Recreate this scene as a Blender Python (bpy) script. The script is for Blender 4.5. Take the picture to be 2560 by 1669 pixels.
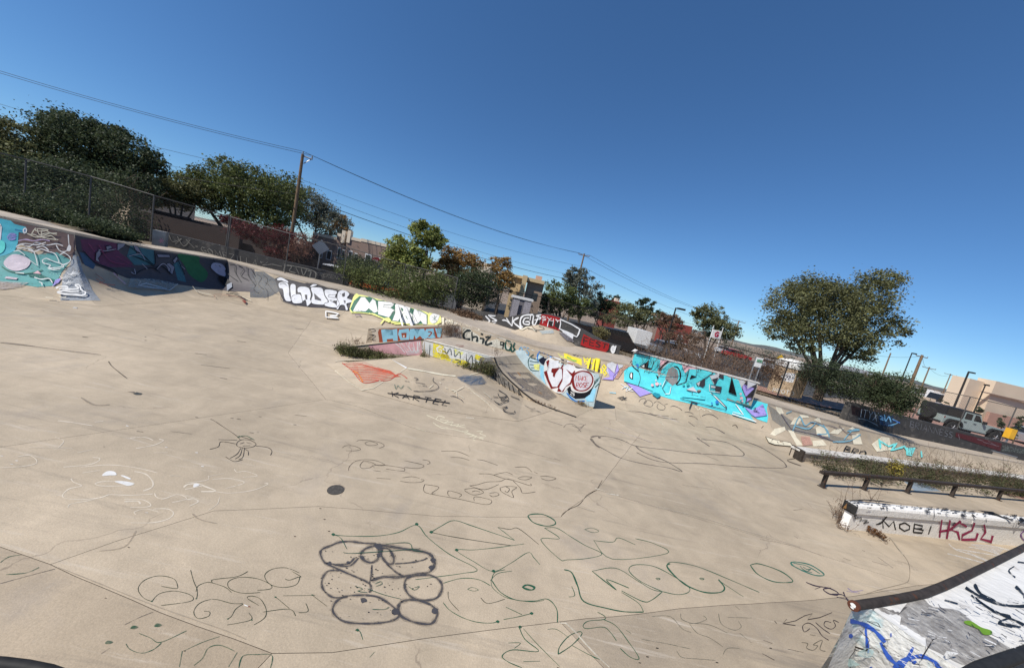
import bpy, bmesh, math, random
import numpy as np
from mathutils import Vector, Matrix
from mathutils.bvhtree import BVHTree
random.seed(7); rng = np.random.default_rng(7)
for o in list(bpy.data.objects): bpy.data.objects.remove(o)
S = bpy.context.scene; COL = S.collection

# ------------------------------------------------------------------ camera
FPX, CX, CY, EYE = 840.0, 1280.0, 834.5, 3.0
pit, rol = math.radians(7.4), math.radians(13.0)
F = np.array([0, math.cos(pit), -math.sin(pit)]); U0 = np.array([0, math.sin(pit), math.cos(pit)]); R0 = np.array([1., 0, 0])
RV = R0*math.cos(rol)+U0*math.sin(rol); UV = U0*math.cos(rol)-R0*math.sin(rol)
CAM = np.array([0, 0, EYE])
cd = bpy.data.cameras.new('camera'); cam = bpy.data.objects.new('camera', cd); COL.objects.link(cam)
cd.sensor_width = 36; cd.sensor_fit = 'HORIZONTAL'; cd.lens = 36*FPX/2560; cd.clip_start = .05; cd.clip_end = 6000
cam.matrix_world = Matrix(((RV[0], UV[0], -F[0], 0), (RV[1], UV[1], -F[1], 0), (RV[2], UV[2], -F[2], EYE), (0, 0, 0, 1)))
S.camera = cam
# ------------------------------------------------------------------ sky, sun, exposure
SUN_AZ, SUN_EL = math.radians(33), math.radians(47)      # shadows fall towards +X turned by SUN_AZ
sd = Vector((-math.cos(SUN_AZ)*math.cos(SUN_EL), -math.sin(SUN_AZ)*math.cos(SUN_EL), math.sin(SUN_EL)))
W = bpy.data.worlds.new('World'); S.world = W; W.use_nodes = True
nt = W.node_tree; bg = nt.nodes['Background']; sky = nt.nodes.new('ShaderNodeTexSky')
sky.sky_type = 'NISHITA'; sky.sun_disc = False; sky.sun_elevation = SUN_EL
sky.sun_rotation = math.atan2(sd.x, sd.y); sky.altitude = 2000; sky.air_density = 1.0; sky.dust_density = 0; sky.ozone_density = 3.0
hs = nt.nodes.new('ShaderNodeHueSaturation'); hs.inputs['Saturation'].default_value = 1.15; gm_ = nt.nodes.new('ShaderNodeGamma'); gm_.inputs[1].default_value = .82; nt.links.new(sky.outputs[0], gm_.inputs[0]); nt.links.new(gm_.outputs[0], hs.inputs['Color']); tint = nt.nodes.new('ShaderNodeMix'); tint.data_type = 'RGBA'; tint.blend_type = 'MULTIPLY'; tint.inputs[0].default_value = 1; tint.inputs[7].default_value = (.63, .87, 1.08, 1); nt.links.new(hs.outputs[0], tint.inputs[6]); nt.links.new(tint.outputs[2], bg.inputs[0]); bg.inputs[1].default_value = .12
sl = bpy.data.lights.new('sun', 'SUN'); sl.energy = 4.3; sl.angle = math.radians(.53); sl.color = (1, .955, .88)
so = bpy.data.objects.new('sun', sl); COL.objects.link(so); so.rotation_euler = sd.to_track_quat('Z', 'Y').to_euler()
S.view_settings.view_transform = 'Standard'; S.view_settings.look = 'None'; S.view_settings.exposure = .3; S.view_settings.gamma = 1
try: S.view_settings.use_curve_mapping = False
except Exception: pass
S.render.engine = 'CYCLES'; S.cycles.transparent_max_bounces = 24; S.cycles.max_bounces = 6

# ------------------------------------------------------------------ pixel -> place
def ray(x, y): return F+RV*(x-CX)/FPX-UV*(y-CY)/FPX
def P(x, y, z=0.):
    d = ray(x, y); return Vector(CAM+d*((z-EYE)/d[2]))
def at(x, y, dep): return Vector(CAM+ray(x, y)*dep)
def hgt(b, top):           # height over point b of the thing whose top shows at pixel top
    d = ray(*top); A = np.array([d, [0, 0, -1.]]).T
    return float(np.linalg.lstsq(A, np.array(b)-CAM, rcond=None)[0][1])

# ------------------------------------------------------------------ materials
MATS = {}
def mat(name, base, rough=.8, var=.12, scale=6., bump=.0, bscale=60., metal=0., dark=None, dscale=2., dth=.6, spec=.3, isl=0., detail=6):
    if name in MATS: return MATS[name]
    m = bpy.data.materials.new(name); m.use_nodes = True; t = m.node_tree; N = t.nodes; L = t.links
    b = N['Principled BSDF']; b.inputs['Roughness'].default_value = rough; b.inputs['Metallic'].default_value = metal
    b.inputs['Specular IOR Level'].default_value = spec
    g = N.new('ShaderNodeNewGeometry'); n = N.new('ShaderNodeTexNoise'); n.inputs['Scale'].default_value = scale; n.inputs['Detail'].default_value = detail
    n.inputs['Roughness'].default_value = .65
    L.new(g.outputs['Position'], n.inputs['Vector'])
    r = N.new('ShaderNodeMapRange'); r.inputs[1].default_value = .3; r.inputs[2].default_value = .7
    r.inputs[3].default_value = 1-var; r.inputs[4].default_value = 1+var; L.new(n.outputs[0], r.inputs[0])
    mul = N.new('ShaderNodeVectorMath'); mul.operation = 'SCALE'; mul.inputs[0].default_value = base[:3]; L.new(r.outputs[0], mul.inputs['Scale'])
    out = mul.outputs[0]
    if isl:
        r2 = N.new('ShaderNodeMapRange'); r2.inputs[3].default_value = 1-isl; r2.inputs[4].default_value = 1+isl; L.new(g.outputs['Random Per Island'], r2.inputs[0])
        m2 = N.new('ShaderNodeVectorMath'); m2.operation = 'SCALE'; L.new(out, m2.inputs[0]); L.new(r2.outputs[0], m2.inputs['Scale']); out = m2.outputs[0]
    if dark:
        n2 = N.new('ShaderNodeTexNoise'); n2.inputs['Scale'].default_value = dscale; n2.inputs['Detail'].default_value = 8; n2.inputs['Roughness'].default_value = .7
        L.new(g.outputs['Position'], n2.inputs['Vector'])
        r3 = N.new('ShaderNodeMapRange'); r3.inputs[1].default_value = dth; r3.inputs[2].default_value = dth+.08; L.new(n2.outputs[0], r3.inputs[0])
        mx = N.new('ShaderNodeMix'); mx.data_type = 'RGBA'; L.new(r3.outputs[0], mx.inputs[0]); L.new(out, mx.inputs[6]); mx.inputs[7].default_value = (*dark, 1); out = mx.outputs[2]
    L.new(out, b.inputs['Base Color'])
    if bump:
        n4 = N.new('ShaderNodeTexNoise'); n4.inputs['Scale'].default_value = bscale; n4.inputs['Detail'].default_value = 4; L.new(g.outputs['Position'], n4.inputs['Vector'])
        bp = N.new('ShaderNodeBump'); bp.inputs['Strength'].default_value = bump; bp.inputs['Distance'].default_value = .02; L.new(n4.outputs[0], bp.inputs['Height']); L.new(bp.outputs[0], b.inputs['Normal'])
    MATS[name] = m; return m

def concrete(name, base, streak=1.):
    """weathered concrete: broad blotches, fine grain, long scuffs, small dark and pale marks"""
    if name in MATS: return MATS[name]
    m = bpy.data.materials.new(name); m.use_nodes = True; t = m.node_tree; N = t.nodes; L = t.links
    b = N['Principled BSDF']; b.inputs['Roughness'].default_value = .72; b.inputs['Specular IOR Level'].default_value = .25
    g = N.new('ShaderNodeNewGeometry'); pos = g.outputs['Position']
    def noise(scale, det=5, rough=.6, vec=None, dist=0.):
        n = N.new('ShaderNodeTexNoise'); n.inputs['Scale'].default_value = scale; n.inputs['Detail'].default_value = det; n.inputs['Roughness'].default_value = rough
        n.inputs['Distortion'].default_value = dist; L.new(vec or pos, n.inputs['Vector']); return n.outputs[0]
    def rng_(x, a, b_, c, d):
        r = N.new('ShaderNodeMapRange'); 
        for i, v in enumerate((a, b_, c, d)): r.inputs[i+1].default_value = v
        L.new(x, r.inputs[0]); return r.outputs[0]
    def mulf(a, b_):
        k = N.new('ShaderNodeMath'); k.operation = 'MULTIPLY'; L.new(a, k.inputs[0])
        if isinstance(b_, float): k.inputs[1].default_value = b_
        else: L.new(b_, k.inputs[1])
        return k.outputs[0]
    def mix(fac, a, bcol):
        mx = N.new('ShaderNodeMix'); mx.data_type = 'RGBA'; L.new(fac, mx.inputs[0]); L.new(a, mx.inputs[6]); mx.inputs[7].default_value = (*bcol, 1); return mx.outputs[2]
    f = mulf(rng_(noise(.3, 7, .62), .3, .7, .76, 1.19), rng_(noise(2.2, 8, .72, None, .5), .3, .7, .86, 1.12))
    f = mulf(f, rng_(noise(70, 3, .7), .25, .75, .86, 1.14))
    oi = N.new('ShaderNodeObjectInfo'); f = mulf(f, rng_(oi.outputs['Random'], 0, 1, .91, 1.06))
    sc = N.new('ShaderNodeVectorMath'); sc.operation = 'SCALE'; sc.inputs[0].default_value = base; L.new(f, sc.inputs['Scale']); c = sc.outputs[0]
    mp = N.new('ShaderNodeMapping'); mp.inputs['Rotation'].default_value = (0, 0, math.radians(-14)); mp.inputs['Scale'].default_value = (.22, 3.2, 1); L.new(pos, mp.inputs['Vector'])
    c = mix(mulf(rng_(noise(1.6, 9, .68, mp.outputs[0], .6), .54, .70, 0, .48*streak), rng_(noise(.5, 2), .4, .6, .2, 1)), c, (.13, .115, .10))
    mp2 = N.new('ShaderNodeMapping'); mp2.inputs['Rotation'].default_value = (0, 0, math.radians(-6)); mp2.inputs['Scale'].default_value = (.35, 4.5, 1); mp2.inputs['Location'].default_value = (31, 7, 0); L.new(pos, mp2.inputs['Vector'])
    c = mix(rng_(noise(2.2, 8, .72, mp2.outputs[0], .4), .57, .72, 0, .5*streak), c, (.60, .53, .44))
    c = mix(rng_(noise(9, 5, .75), .70, .74, 0, .5), c, (.12, .10, .085))
    c = mix(mulf(rng_(noise(26, 4, .8), .66, .70, 0, .55), rng_(noise(.7, 3), .45, .6, 0, 1)), c, (.16, .13, .10))
    c = mix(rng_(noise(5.5, 8, .8, None, 1.2), .63, .72, 0, .45), c, (.62, .55, .45))
    vo = N.new('ShaderNodeTexVoronoi'); vo.feature = 'DISTANCE_TO_EDGE'; vo.inputs['Scale'].default_value = .33; mpd = N.new('ShaderNodeVectorMath'); mpd.operation = 'ADD'
    nz = N.new('ShaderNodeTexNoise'); nz.inputs['Scale'].default_value = 2.2; nz.inputs['Detail'].default_value = 6; L.new(pos, nz.inputs['Vector']); nsc = N.new('ShaderNodeVectorMath'); nsc.operation = 'SCALE'; nsc.inputs['Scale'].default_value = .55; L.new(nz.outputs['Color'], nsc.inputs[0])
    L.new(pos, mpd.inputs[0]); L.new(nsc.outputs[0], mpd.inputs[1]); L.new(mpd.outputs[0], vo.inputs['Vector'])
    c = mix(mulf(rng_(vo.outputs[0], .0, .0035, .55, 0), rng_(noise(.8, 3), .5, .58, 0, 1)), c, (.15, .115, .09))
    c = mix(rng_(noise(.8, 7, .62, None, .8), .56, .75, 0, .35), c, (.25, .225, .21))
    L.new(c, b.inputs['Base Color'])
    bp = N.new('ShaderNodeBump'); bp.inputs['Strength'].default_value = .5; bp.inputs['Distance'].default_value = .006; L.new(noise(45, 5, .7), bp.inputs['Height']); L.new(bp.outputs[0], b.inputs['Normal'])
    MATS[name] = m; return m

def paint(col, wear=.25, soft=0.):
    key = 'paint_%03d_%03d_%03d_%02d_%02d' % (int(col[0]*255), int(col[1]*255), int(col[2]*255), int(wear*99), int(soft*99))
    if key in MATS: return MATS[key]
    m = bpy.data.materials.new(key); m.use_nodes = True; t = m.node_tree; N = t.nodes; L = t.links
    b = N['Principled BSDF']; b.inputs['Roughness'].default_value = .55; b.inputs['Specular IOR Level'].default_value = .25
    lin = [c/12.92 if c <= .04045 else ((c+.055)/1.055)**2.4 for c in col]; lin = [min(v*.86, .8) for v in lin]
    g = N.new('ShaderNodeNewGeometry')
    def noise(s, d, r):
        n = N.new('ShaderNodeTexNoise'); n.inputs['Scale'].default_value = s; n.inputs['Detail'].default_value = d; n.inputs['Roughness'].default_value = r; L.new(g.outputs['Position'], n.inputs['Vector']); return n.outputs[0]
    r = N.new('ShaderNodeMapRange'); r.inputs[1].default_value = .3; r.inputs[2].default_value = .7; r.inputs[3].default_value = .82; r.inputs[4].default_value = 1.14; L.new(noise(5, 8, .7), r.inputs[0])
    sc = N.new('ShaderNodeVectorMath'); sc.operation = 'SCALE'; sc.inputs[0].default_value = lin; L.new(r.outputs[0], sc.inputs['Scale']); L.new(sc.outputs[0], b.inputs['Base Color'])
    r2 = N.new('ShaderNodeMapRange'); lo = .74-.42*wear; r2.inputs[1].default_value = lo-.03-soft*.35; r2.inputs[2].default_value = lo+.03+soft*.2; r2.inputs[3].default_value = 1-.3*soft; r2.inputs[4].default_value = .12; L.new(noise(16, 9, .78), r2.inputs[0])
    L.new(r2.outputs[0], b.inputs['Alpha'])
    MATS[key] = m; return m

CONC = concrete('weathered_concrete', (.45, .366, .264))
CONC2 = concrete('deck_concrete', (.44, .37, .29), .8)
DARKJ = mat('joint_dirt', (.15, .12, .095), .95, .3, 20)
METAL = mat('galvanised_steel', (.34, .34, .34), .45, .15, 9, metal=.7)
BLACKM = mat('black_painted_steel', (.024, .023, .022), .65, .3, 30, spec=.2)
RUST = mat('rusty_dark_pipe', (.058, .046, .038), .7, .4, 14, spec=.2, dark=(.13, .05, .025), dscale=9, dth=.58, metal=.3)
WOODP = mat('weathered_pole_wood', (.19, .125, .075), .9, .3, 5, bump=.5)
WHITEP = mat('white_paint', (.72, .71, .68), .5, .08, 8)

# ------------------------------------------------------------------ object helpers
def tag(o, label=None, cat=None, group=None, kind=None):
    if label: o['label'] = label
    if cat: o['category'] = cat
    if group: o['group'] = group
    if kind: o['kind'] = kind
    return o
def empty(name, loc, label, cat, group=None, rz=0., kind=None):
    o = bpy.data.objects.new(name, None); COL.objects.link(o); o.location = loc; o.rotation_euler = (0, 0, rz); o.empty_display_size = .1
    return tag(o, label, cat, group, kind)
def mesh_obj(name, verts, faces, material, parent=None, local=False, smooth=False, idx=None):
    me = bpy.data.meshes.new(name); me.from_pydata([tuple(v) for v in verts], [], faces); me.update()
    for m_ in (material if isinstance(material, (list, tuple)) else [material]): me.materials.append(m_)
    if idx is not None: me.polygons.foreach_set('material_index', idx)
    if smooth: me.polygons.foreach_set('use_smooth', [True]*len(me.polygons))
    o = bpy.data.objects.new(name, me); COL.objects.link(o)
    if parent:
        o.parent = parent
        if not local:      # vertices given in world space: bring them into the parent's space
            M = Matrix.LocRotScale(parent.location, parent.rotation_euler, None) if parent.parent is None else Matrix.LocRotScale(parent.parent.location, parent.parent.rotation_euler, None) @ Matrix.LocRotScale(parent.location, parent.rotation_euler, None)
            me.transform(M.inverted())
    return o
class MB:
    def __init__(s): s.v = []; s.f = []; s.i = []
    def add(s, v, f, mi=0):
        n = len(s.v); s.v += [Vector(p) for p in v]; s.f += [tuple(k+n for k in q) for q in f]; s.i += [mi]*len(f); return s
    def box(s, x0, x1, y0, y1, z0, z1, mi=0, M=None, taper=0.):
        v = [Vector((x, y, z)) for z in (z0, z1) for y in (y0, y1) for x in (x0, x1)]
        if taper:
            for k in range(4, 8):
                v[k].x += taper*(1 if v[k].x < (x0+x1)/2 else -1); v[k].y += taper*(1 if v[k].y < (y0+y1)/2 else -1)
        if M: v = [M @ p for p in v]
        return s.add(v, [(0, 2, 3, 1), (4, 5, 7, 6), (0, 1, 5, 4), (2, 6, 7, 3), (0, 4, 6, 2), (1, 3, 7, 5)], mi)
    def tube(s, pts, r, n=6, mi=0, cap=True):
        pts = [Vector(p) for p in pts]; rs = r if isinstance(r, (list, tuple)) else [r]*len(pts); rings = []
        for k, p in enumerate(pts):
            d = (pts[min(k+1, len(pts)-1)]-pts[max(k-1, 0)]).normalized(); a = d.cross(Vector((0, 0, 1)) if abs(d.z) < .9 else Vector((1, 0, 0))).normalized(); b = d.cross(a)
            rings.append([p+(a*math.cos(2*math.pi*j/n)+b*math.sin(2*math.pi*j/n))*rs[k] for j in range(n)])
        v = [q for rg in rings for q in rg]; f = []
        for k in range(len(pts)-1):
            for j in range(n): f.append((k*n+j, k*n+(j+1) % n, (k+1)*n+(j+1) % n, (k+1)*n+j))
        if cap: f += [tuple(reversed(range(n))), tuple(range((len(pts)-1)*n, len(pts)*n))]
        return s.add(v, f, mi)
    def prism(s, poly, z0, z1, mi=0, M=None):       # poly in xy
        n = len(poly); v = [Vector((p[0], p[1], z0)) for p in poly]+[Vector((p[0], p[1], z1)) for p in poly]
        if M: v = [M @ p for p in v]
        return s.add(v, [tuple(reversed(range(n))), tuple(range(n, 2*n))]+[(k, (k+1) % n, n+(k+1) % n, n+k) for k in range(n)], mi)
    def side(s, prof, y0, y1, mi=0):                 # profile in xz, extruded along y
        n = len(prof); v = [(p[0], y0, p[1]) for p in prof]+[(p[0], y1, p[1]) for p in prof]
        return s.add(v, [tuple(range(n)), tuple(reversed(range(n, 2*n)))]+[(k, n+k, n+(k+1) % n, (k+1) % n) for k in range(n)], mi)
    def build(s, name, material, parent=None, local=False, smooth=False, fix=True):
        o = mesh_obj(name, s.v, s.f, material, parent, local, smooth, s.i if isinstance(material, (list, tuple)) else None)
        if fix:
            bm = bmesh.new(); bm.from_mesh(o.data); bmesh.ops.recalc_face_normals(bm, faces=bm.faces); bm.to_mesh(o.data); bm.free()
        return o
def wall_line(a, b, thick, z0, za, zb=None, away=True):
    """upright slab standing on line a-b, thickness going away from the camera; tops za, zb"""
    a = Vector(a); b = Vector(b); d = (b-a); d.z = 0; n = Vector((-d.y, d.x, 0)).normalized()
    if (n.dot(a-Vector(CAM)) < 0): n = -n
    zb = za if zb is None else zb; o = n*thick
    v = [(a.x, a.y, z0), (b.x, b.y, z0), (b.x+o.x, b.y+o.y, z0), (a.x+o.x, a.y+o.y, z0), (a.x, a.y, za), (b.x, b.y, zb), (b.x+o.x, b.y+o.y, zb), (a.x+o.x, a.y+o.y, za)]
    return v, [(0, 1, 2, 3), (4, 5, 6, 7), (0, 1, 5, 4), (1, 2, 6, 5), (2, 3, 7, 6), (3, 0, 4, 7)]
def slab(name, a, b, thick, z0, za, zb, material, parent=None):
    v, f = wall_line(a, b, thick, z0, za, zb); return MB().add(v, f).build(name, material, parent)

# ------------------------------------------------------------------ painting on surfaces
def catmull(pts, closed=False, n=5):
    if len(pts) < 3: return pts
    out = []; m = len(pts); rngk = range(m if closed else m-1)
    for k in rngk:
        g = (lambda i: pts[i % m]) if closed else (lambda i: pts[max(0, min(m-1, i))])
        p0, p1, p2, p3 = [np.array(g(k+j), float) for j in (-1, 0, 1, 2)]
        for j in range(n):
            t = j/n; out.append(tuple(.5*((2*p1)+(-p0+p2)*t+(2*p0-5*p1+4*p2-p3)*t*t+(-p0+3*p1-3*p2+p3)*t**3)))
    out.append(tuple(pts[0]) if closed else tuple(pts[-1])); return out
def world_tree(objs):
    V = []; Fc = []
    for o in objs:
        if o.type != 'MESH': continue
        M = o.matrix_world if not o.parent else None
        if o.parent:
            p = o.parent; M = Matrix.LocRotScale(o.location, o.rotation_euler, None)
            while p: M = Matrix.LocRotScale(p.location, p.rotation_euler, None) @ M; p = p.parent
        else: M = Matrix.LocRotScale(o.location, o.rotation_euler, None)
        n = len(V); V += [M @ v.co for v in o.data.vertices]; Fc += [tuple(i+n for i in p.vertices) for p in o.data.polygons]
    return BVHTree.FromPolygons(V, Fc)
class Mural:
    def __init__(s, name, targets, parent, x0=0, y0=0, sc=1., off=.004, sub=22, wear=.25, step=.0004):
        if sub < 20: sub = 7; step = .0013
        s.step = step
        s.t = world_tree(targets); s.name = name; s.parent = parent; s.tr = (x0, y0, sc); s.v = []; s.f = []; s.i = []; s.m = []; s.off = off; s.lay = 0; s.sub = sub; s.last = 10.; s.wear = wear
    def frame(s, x0, y0, sc): s.tr = (x0, y0, sc); return s
    def px(s, p): return (s.tr[0]+p[0]/s.tr[2], s.tr[1]+p[1]/s.tr[2])
    def hit(s, q):
        d = Vector(ray(*q)); dn = d.normalized(); c = Vector(CAM); loc, nor, i, dist = s.t.ray_cast(c, dn)
        if loc is None or abs(dist-s.last) > 6:
            l2, n2, i2, _ = s.t.find_nearest(c+dn*s.last)
            if loc is None or abs(dist-s.last) > 6: loc, nor = l2, n2
        else: s.last = dist
        if nor.dot(dn) > 0: nor = -nor
        return loc+nor*(s.off+s.lay*s.step)
    def mi(s, col, wear, soft):
        m = paint(col, s.wear if wear is None else wear, soft)
        if m not in s.m: s.m.append(m)
        return s.m.index(m)
    def emit(s, bm, k):
        n = len(s.v); bm.verts.ensure_lookup_table(); bm.verts.index_update(); s.last = None
        for v in bm.verts:
            if s.last is None:
                d = Vector(ray(v.co.x, v.co.y)).normalized(); r = s.t.ray_cast(Vector(CAM), d); s.last = r[3] if r[0] is not None else 12.
            s.v.append(s.hit((v.co.x, v.co.y)))
        for f in bm.faces: s.f.append(tuple(v.index+n for v in f.verts)); s.i.append(k)
        bm.free(); s.lay += 1
    def fill(s, col, pts, smooth=False, wear=None, soft=0.):
        q = [s.px(p) for p in (catmull(pts, True, 4) if smooth else pts)]
        bm = bmesh.new(); vs = [bm.verts.new((x, y, 0)) for x, y in q]
        try: bm.faces.new(vs)
        except Exception: bm.free(); return s
        bmesh.ops.triangulate(bm, faces=bm.faces)
        for _ in range(5):
            e = [e for e in bm.edges if e.calc_length() > s.sub]
            if not e: break
            bmesh.ops.subdivide_edges(bm, edges=e, cuts=1); bmesh.ops.triangulate(bm, faces=[f for f in bm.faces if len(f.verts) > 3])
        s.emit(bm, s.mi(col, wear, soft)); return s
    def line(s, col, w, pts, closed=False, smooth=True, asp=1., wear=None, soft=0.):
        """ribbon w source pixels wide; asp < 1 thins it vertically as on a surface seen at a slant"""
        q = [s.px(p) for p in (catmull(pts, closed, 5) if smooth else (list(pts)+([pts[0]] if closed else [])))]
        if not smooth:
            r = [q[0]]
            for a, b in zip(q[:-1], q[1:]):
                L_ = math.hypot(b[0]-a[0], b[1]-a[1]); k = max(1, int(L_/s.sub)); r += [(a[0]+(b[0]-a[0])*j/k, a[1]+(b[1]-a[1])*j/k) for j in range(1, k+1)]
            q = r
        bm = bmesh.new(); prev = None; m = len(q)
        for k, (x, y) in enumerate(q):
            a = q[max(0, k-1)]; b = q[min(m-1, k+1)]; dx, dy = b[0]-a[0], (b[1]-a[1])/asp; L_ = math.hypot(dx, dy) or 1; nx, ny = -dy/L_, dx/L_*asp
            ww = w*.5*(1+.2*math.sin(k*.9+s.lay)+random.uniform(-.14, .14))*(.75 if (not closed and k in (0, m-1)) else 1)
            c = (bm.verts.new((x+nx*ww, y+ny*ww, 0)), bm.verts.new((x-nx*ww, y-ny*ww, 0)))
            if prev: bm.faces.new((prev[0], prev[1], c[1], c[0]))
            prev = c
        s.emit(bm, s.mi(col, wear, soft)); return s
    def lines(s, col, w, L_, **k):
        for p in L_: s.line(col, w, p, **k)
        return s
    def text(s, col, w, string, quad, asp=1., gap=.25, **k):
        """stroke lettering inside the quad (top left, top right, bottom right, bottom left)"""
        wd = sum(FONT.get(c, (.6, []))[0]+gap for c in string)-gap; x = 0
        for c in string:
            cw, st = FONT.get(c, (.6, []))
            for path in st:
                pp = []
                for (u, v) in path:
                    a = (x+u*cw)/wd; t_ = [quad[0][i]*(1-a)+quad[1][i]*a for i in (0, 1)]; b_ = [quad[3][i]*(1-a)+quad[2][i]*a for i in (0, 1)]
                    pp.append((t_[0]*(1-v)+b_[0]*v, t_[1]*(1-v)+b_[1]*v))
                s.line(col, w, pp, smooth=False, asp=asp, **k)
            x += cw+gap
        return s
    def build(s, label=None):
        if not s.f: return None
        o = mesh_obj(s.name, s.v, s.f, s.m, s.parent, idx=s.i)
        if s.name == 'graffiti_tags': o['kind'] = 'stuff'
        if label: o['label'] = label
        return o
FONT = {
 'A': (1, [[(0, 1), (.5, 0), (1, 1)], [(.2, .65), (.8, .65)]]), 'B': (.9, [[(0, 1), (0, 0), (.8, .1), (.8, .4), (0, .5), (1, .6), (.9, .95), (0, 1)]]),
 'C': (.9, [[(1, .15), (.6, 0), (.1, .2), (0, .6), (.3, 1), (1, .9)]]), 'D': (.9, [[(0, 0), (0, 1), (.7, .9), (1, .5), (.7, .1), (0, 0)]]),
 'E': (.8, [[(1, 0), (0, 0), (0, 1), (1, 1)], [(0, .5), (.8, .5)]]), 'F': (.8, [[(1, 0), (0, 0), (0, 1)], [(0, .5), (.8, .5)]]),
 'G': (.9, [[(1, .1), (.5, 0), (0, .4), (.2, .95), (.9, .95), (1, .55), (.55, .55)]]), 'H': (.9, [[(0, 0), (0, 1)], [(1, 0), (1, 1)], [(0, .5), (1, .5)]]),
 'I': (.3, [[(.5, 0), (.5, 1)]]), 'J': (.7, [[(1, 0), (1, .8), (.5, 1), (0, .8)]]), 'K': (.9, [[(0, 0), (0, 1)], [(1, 0), (0, .5), (1, 1)]]),
 'L': (.7, [[(0, 0), (0, 1), (1, .95)]]), 'M': (1.2, [[(0, 1), (.1, 0), (.5, .7), (.9, 0), (1, 1)]]), 'N': (1, [[(0, 1), (0, 0), (1, 1), (1, 0)]]),
 'O': (.9, [[(.5, 0), (0, .3), (0, .7), (.5, 1), (1, .7), (1, .3), (.5, 0)]]), 'P': (.8, [[(0, 1), (0, 0), (1, .1), (.9, .5), (0, .55)]]),
 'R': (.9, [[(0, 1), (0, 0), (.9, .1), (.9, .4), (0, .5), (1, 1)]]), 'S': (.8, [[(1, .05), (.2, 0), (0, .3), (1, .65), (.8, 1), (0, .95)]]),
 'T': (.9, [[(0, 0), (1, 0)], [(.5, 0), (.5, 1)]]), 'U': (.9, [[(0, 0), (.1, .9), (.5, 1), (.9, .9), (1, 0)]]), 'W': (1.2, [[(0, 0), (.25, 1), (.5, .3), (.75, 1), (1, 0)]]),
 'X': (.9, [[(0, 0), (1, 1)], [(1, 0), (0, 1)]]), 'Y': (.9, [[(0, 0), (.5, .5), (1, 0)], [(.5, .5), (.5, 1)]]), 'Z': (.9, [[(0, 0), (1, 0), (0, 1), (1, 1)]]),
 '1': (.4, [[(0, .2), (.6, 0), (.6, 1)]]), '9': (.7, [[(1, .4), (.3, .5), (0, .2), (.5, 0), (1, .15), (.9, 1)]]), '8': (.7, [[(.5, .5), (0, .25), (.5, 0), (1, .25), (.5, .5), (0, .75), (.5, 1), (1, .75), (.5, .5)]]),
 '3': (.7, [[(0, .05), (.9, .1), (.4, .45), (1, .75), (.6, 1), (0, .95)]]), '2': (.7, [[(0, .2), (.5, 0), (1, .25), (0, 1), (1, 1)]]), '5': (.7, [[(1, 0), (0, 0), (0, .4), (.9, .5), (.9, .9), (0, 1)]]),
 '7': (.7, [[(0, 0), (1, 0), (.4, 1)]]), '0': (.7, [[(.5, 0), (0, .5), (.5, 1), (1, .5), (.5, 0)]]), '"': (.4, [[(.2, 0), (.1, .3)], [(.8, 0), (.7, .3)]]), ' ': (.5, []),
 '6': (.7, [[(.9, .05), (.2, .3), (0, .7), (.5, 1), (1, .75), (.6, .5), (.05, .65)]]), '4': (.7, [[(.7, 1), (.7, 0), (0, .65), (1, .65)]]), 'V': (.9, [[(0, 0), (.5, 1), (1, 0)]]),
}
BLK = (.10, .10, .11); WHT = (.93, .92, .90); GRN = (.16, .42, .33); TUR = (.36, .84, .87); LIL = (.66, .60, .86); DKG = (.24, .23, .25)

# ------------------------------------------------------------------ the setting: ground
GR = concrete('x', (.3, .25, .2)); bpy.data.materials.remove(GR); MATS.pop('x')
dirt = mat('dry_dirt', (.30, .225, .165), .95, .3, .9, bump=.6, bscale=9, dark=(.17, .13, .09), dscale=.35, dth=.52)
N_ = 48; gv = [(0, 30, -.06)]; gf = []
for rr in (60, 300, 1500, 4500): gv += [(rr*math.cos(2*math.pi*k/N_), 30+rr*math.sin(2*math.pi*k/N_), -.06) for k in range(N_)]
gf += [(0, 1+k, 1+(k+1) % N_) for k in range(N_)]
for j in range(3): gf += [(1+j*N_+k, 1+(j+1)*N_+k, 1+(j+1)*N_+(k+1) % N_, 1+j*N_+(k+1) % N_) for k in range(N_)]
ground = mesh_obj('ground', gv, gf, dirt); tag(ground, 'dry brown dirt ground beyond the concrete skatepark', kind='structure')

# rim and foot of the long bank that closes the bowl
RIM = [(-250, 478, 1.8), (0, 539, 1.8), (187, 581, 1.72), (376, 619, 1.5), (568, 649, 1.38), (687, 684, 1.28), (887, 733, 1.22), (1101, 789, 1.15), (1239, 835, 1.05), (1338, 863, 1.03), (1452, 887, 1.12), (1575, 910, 1.25), (1750, 961, 1.17), (1920, 1006, 1.12), (2039, 1040, .97), (2310, 1112, .54), (2560, 1157, .48), (2800, 1210, .5)]
RUN = [2., 2., 2., 2., 2., 2., 2., 1.9, 1.5, 1.4, 1.6, 2., 1.8, 1.7, 1.6, 1.2, 1.1, 1.1]
DWD = [1.1, 1.1, 1.2, 1.3, 1.6, 2.0, 2.3, 2.7, 3.3, 3.6, 3.4, 2.4, 2.2, 2.2, 2.2, 2.2, 2.2, 2.2]
rim = [P(*q) for q in RIM]; M_ = len(rim)
def miter(k, pts):
    n = []
    for a, b in ((k-1, k), (k, k+1)):
        if a < 0 or b >= len(pts): continue
        d = pts[b]-pts[a]; d.z = 0; v = Vector((d.y, -d.x, 0)).normalized(); n.append(v)
    if len(n) == 1: return n[0]
    m = (n[0]+n[1]).normalized(); return m/max(.5, m.dot(n[0]))
mit = [miter(k, rim) for k in range(M_)]
foot = [Vector((r.x+m.x*w, r.y+m.y*w, 0)) for r, m, w in zip(rim, mit, RUN)]
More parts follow.
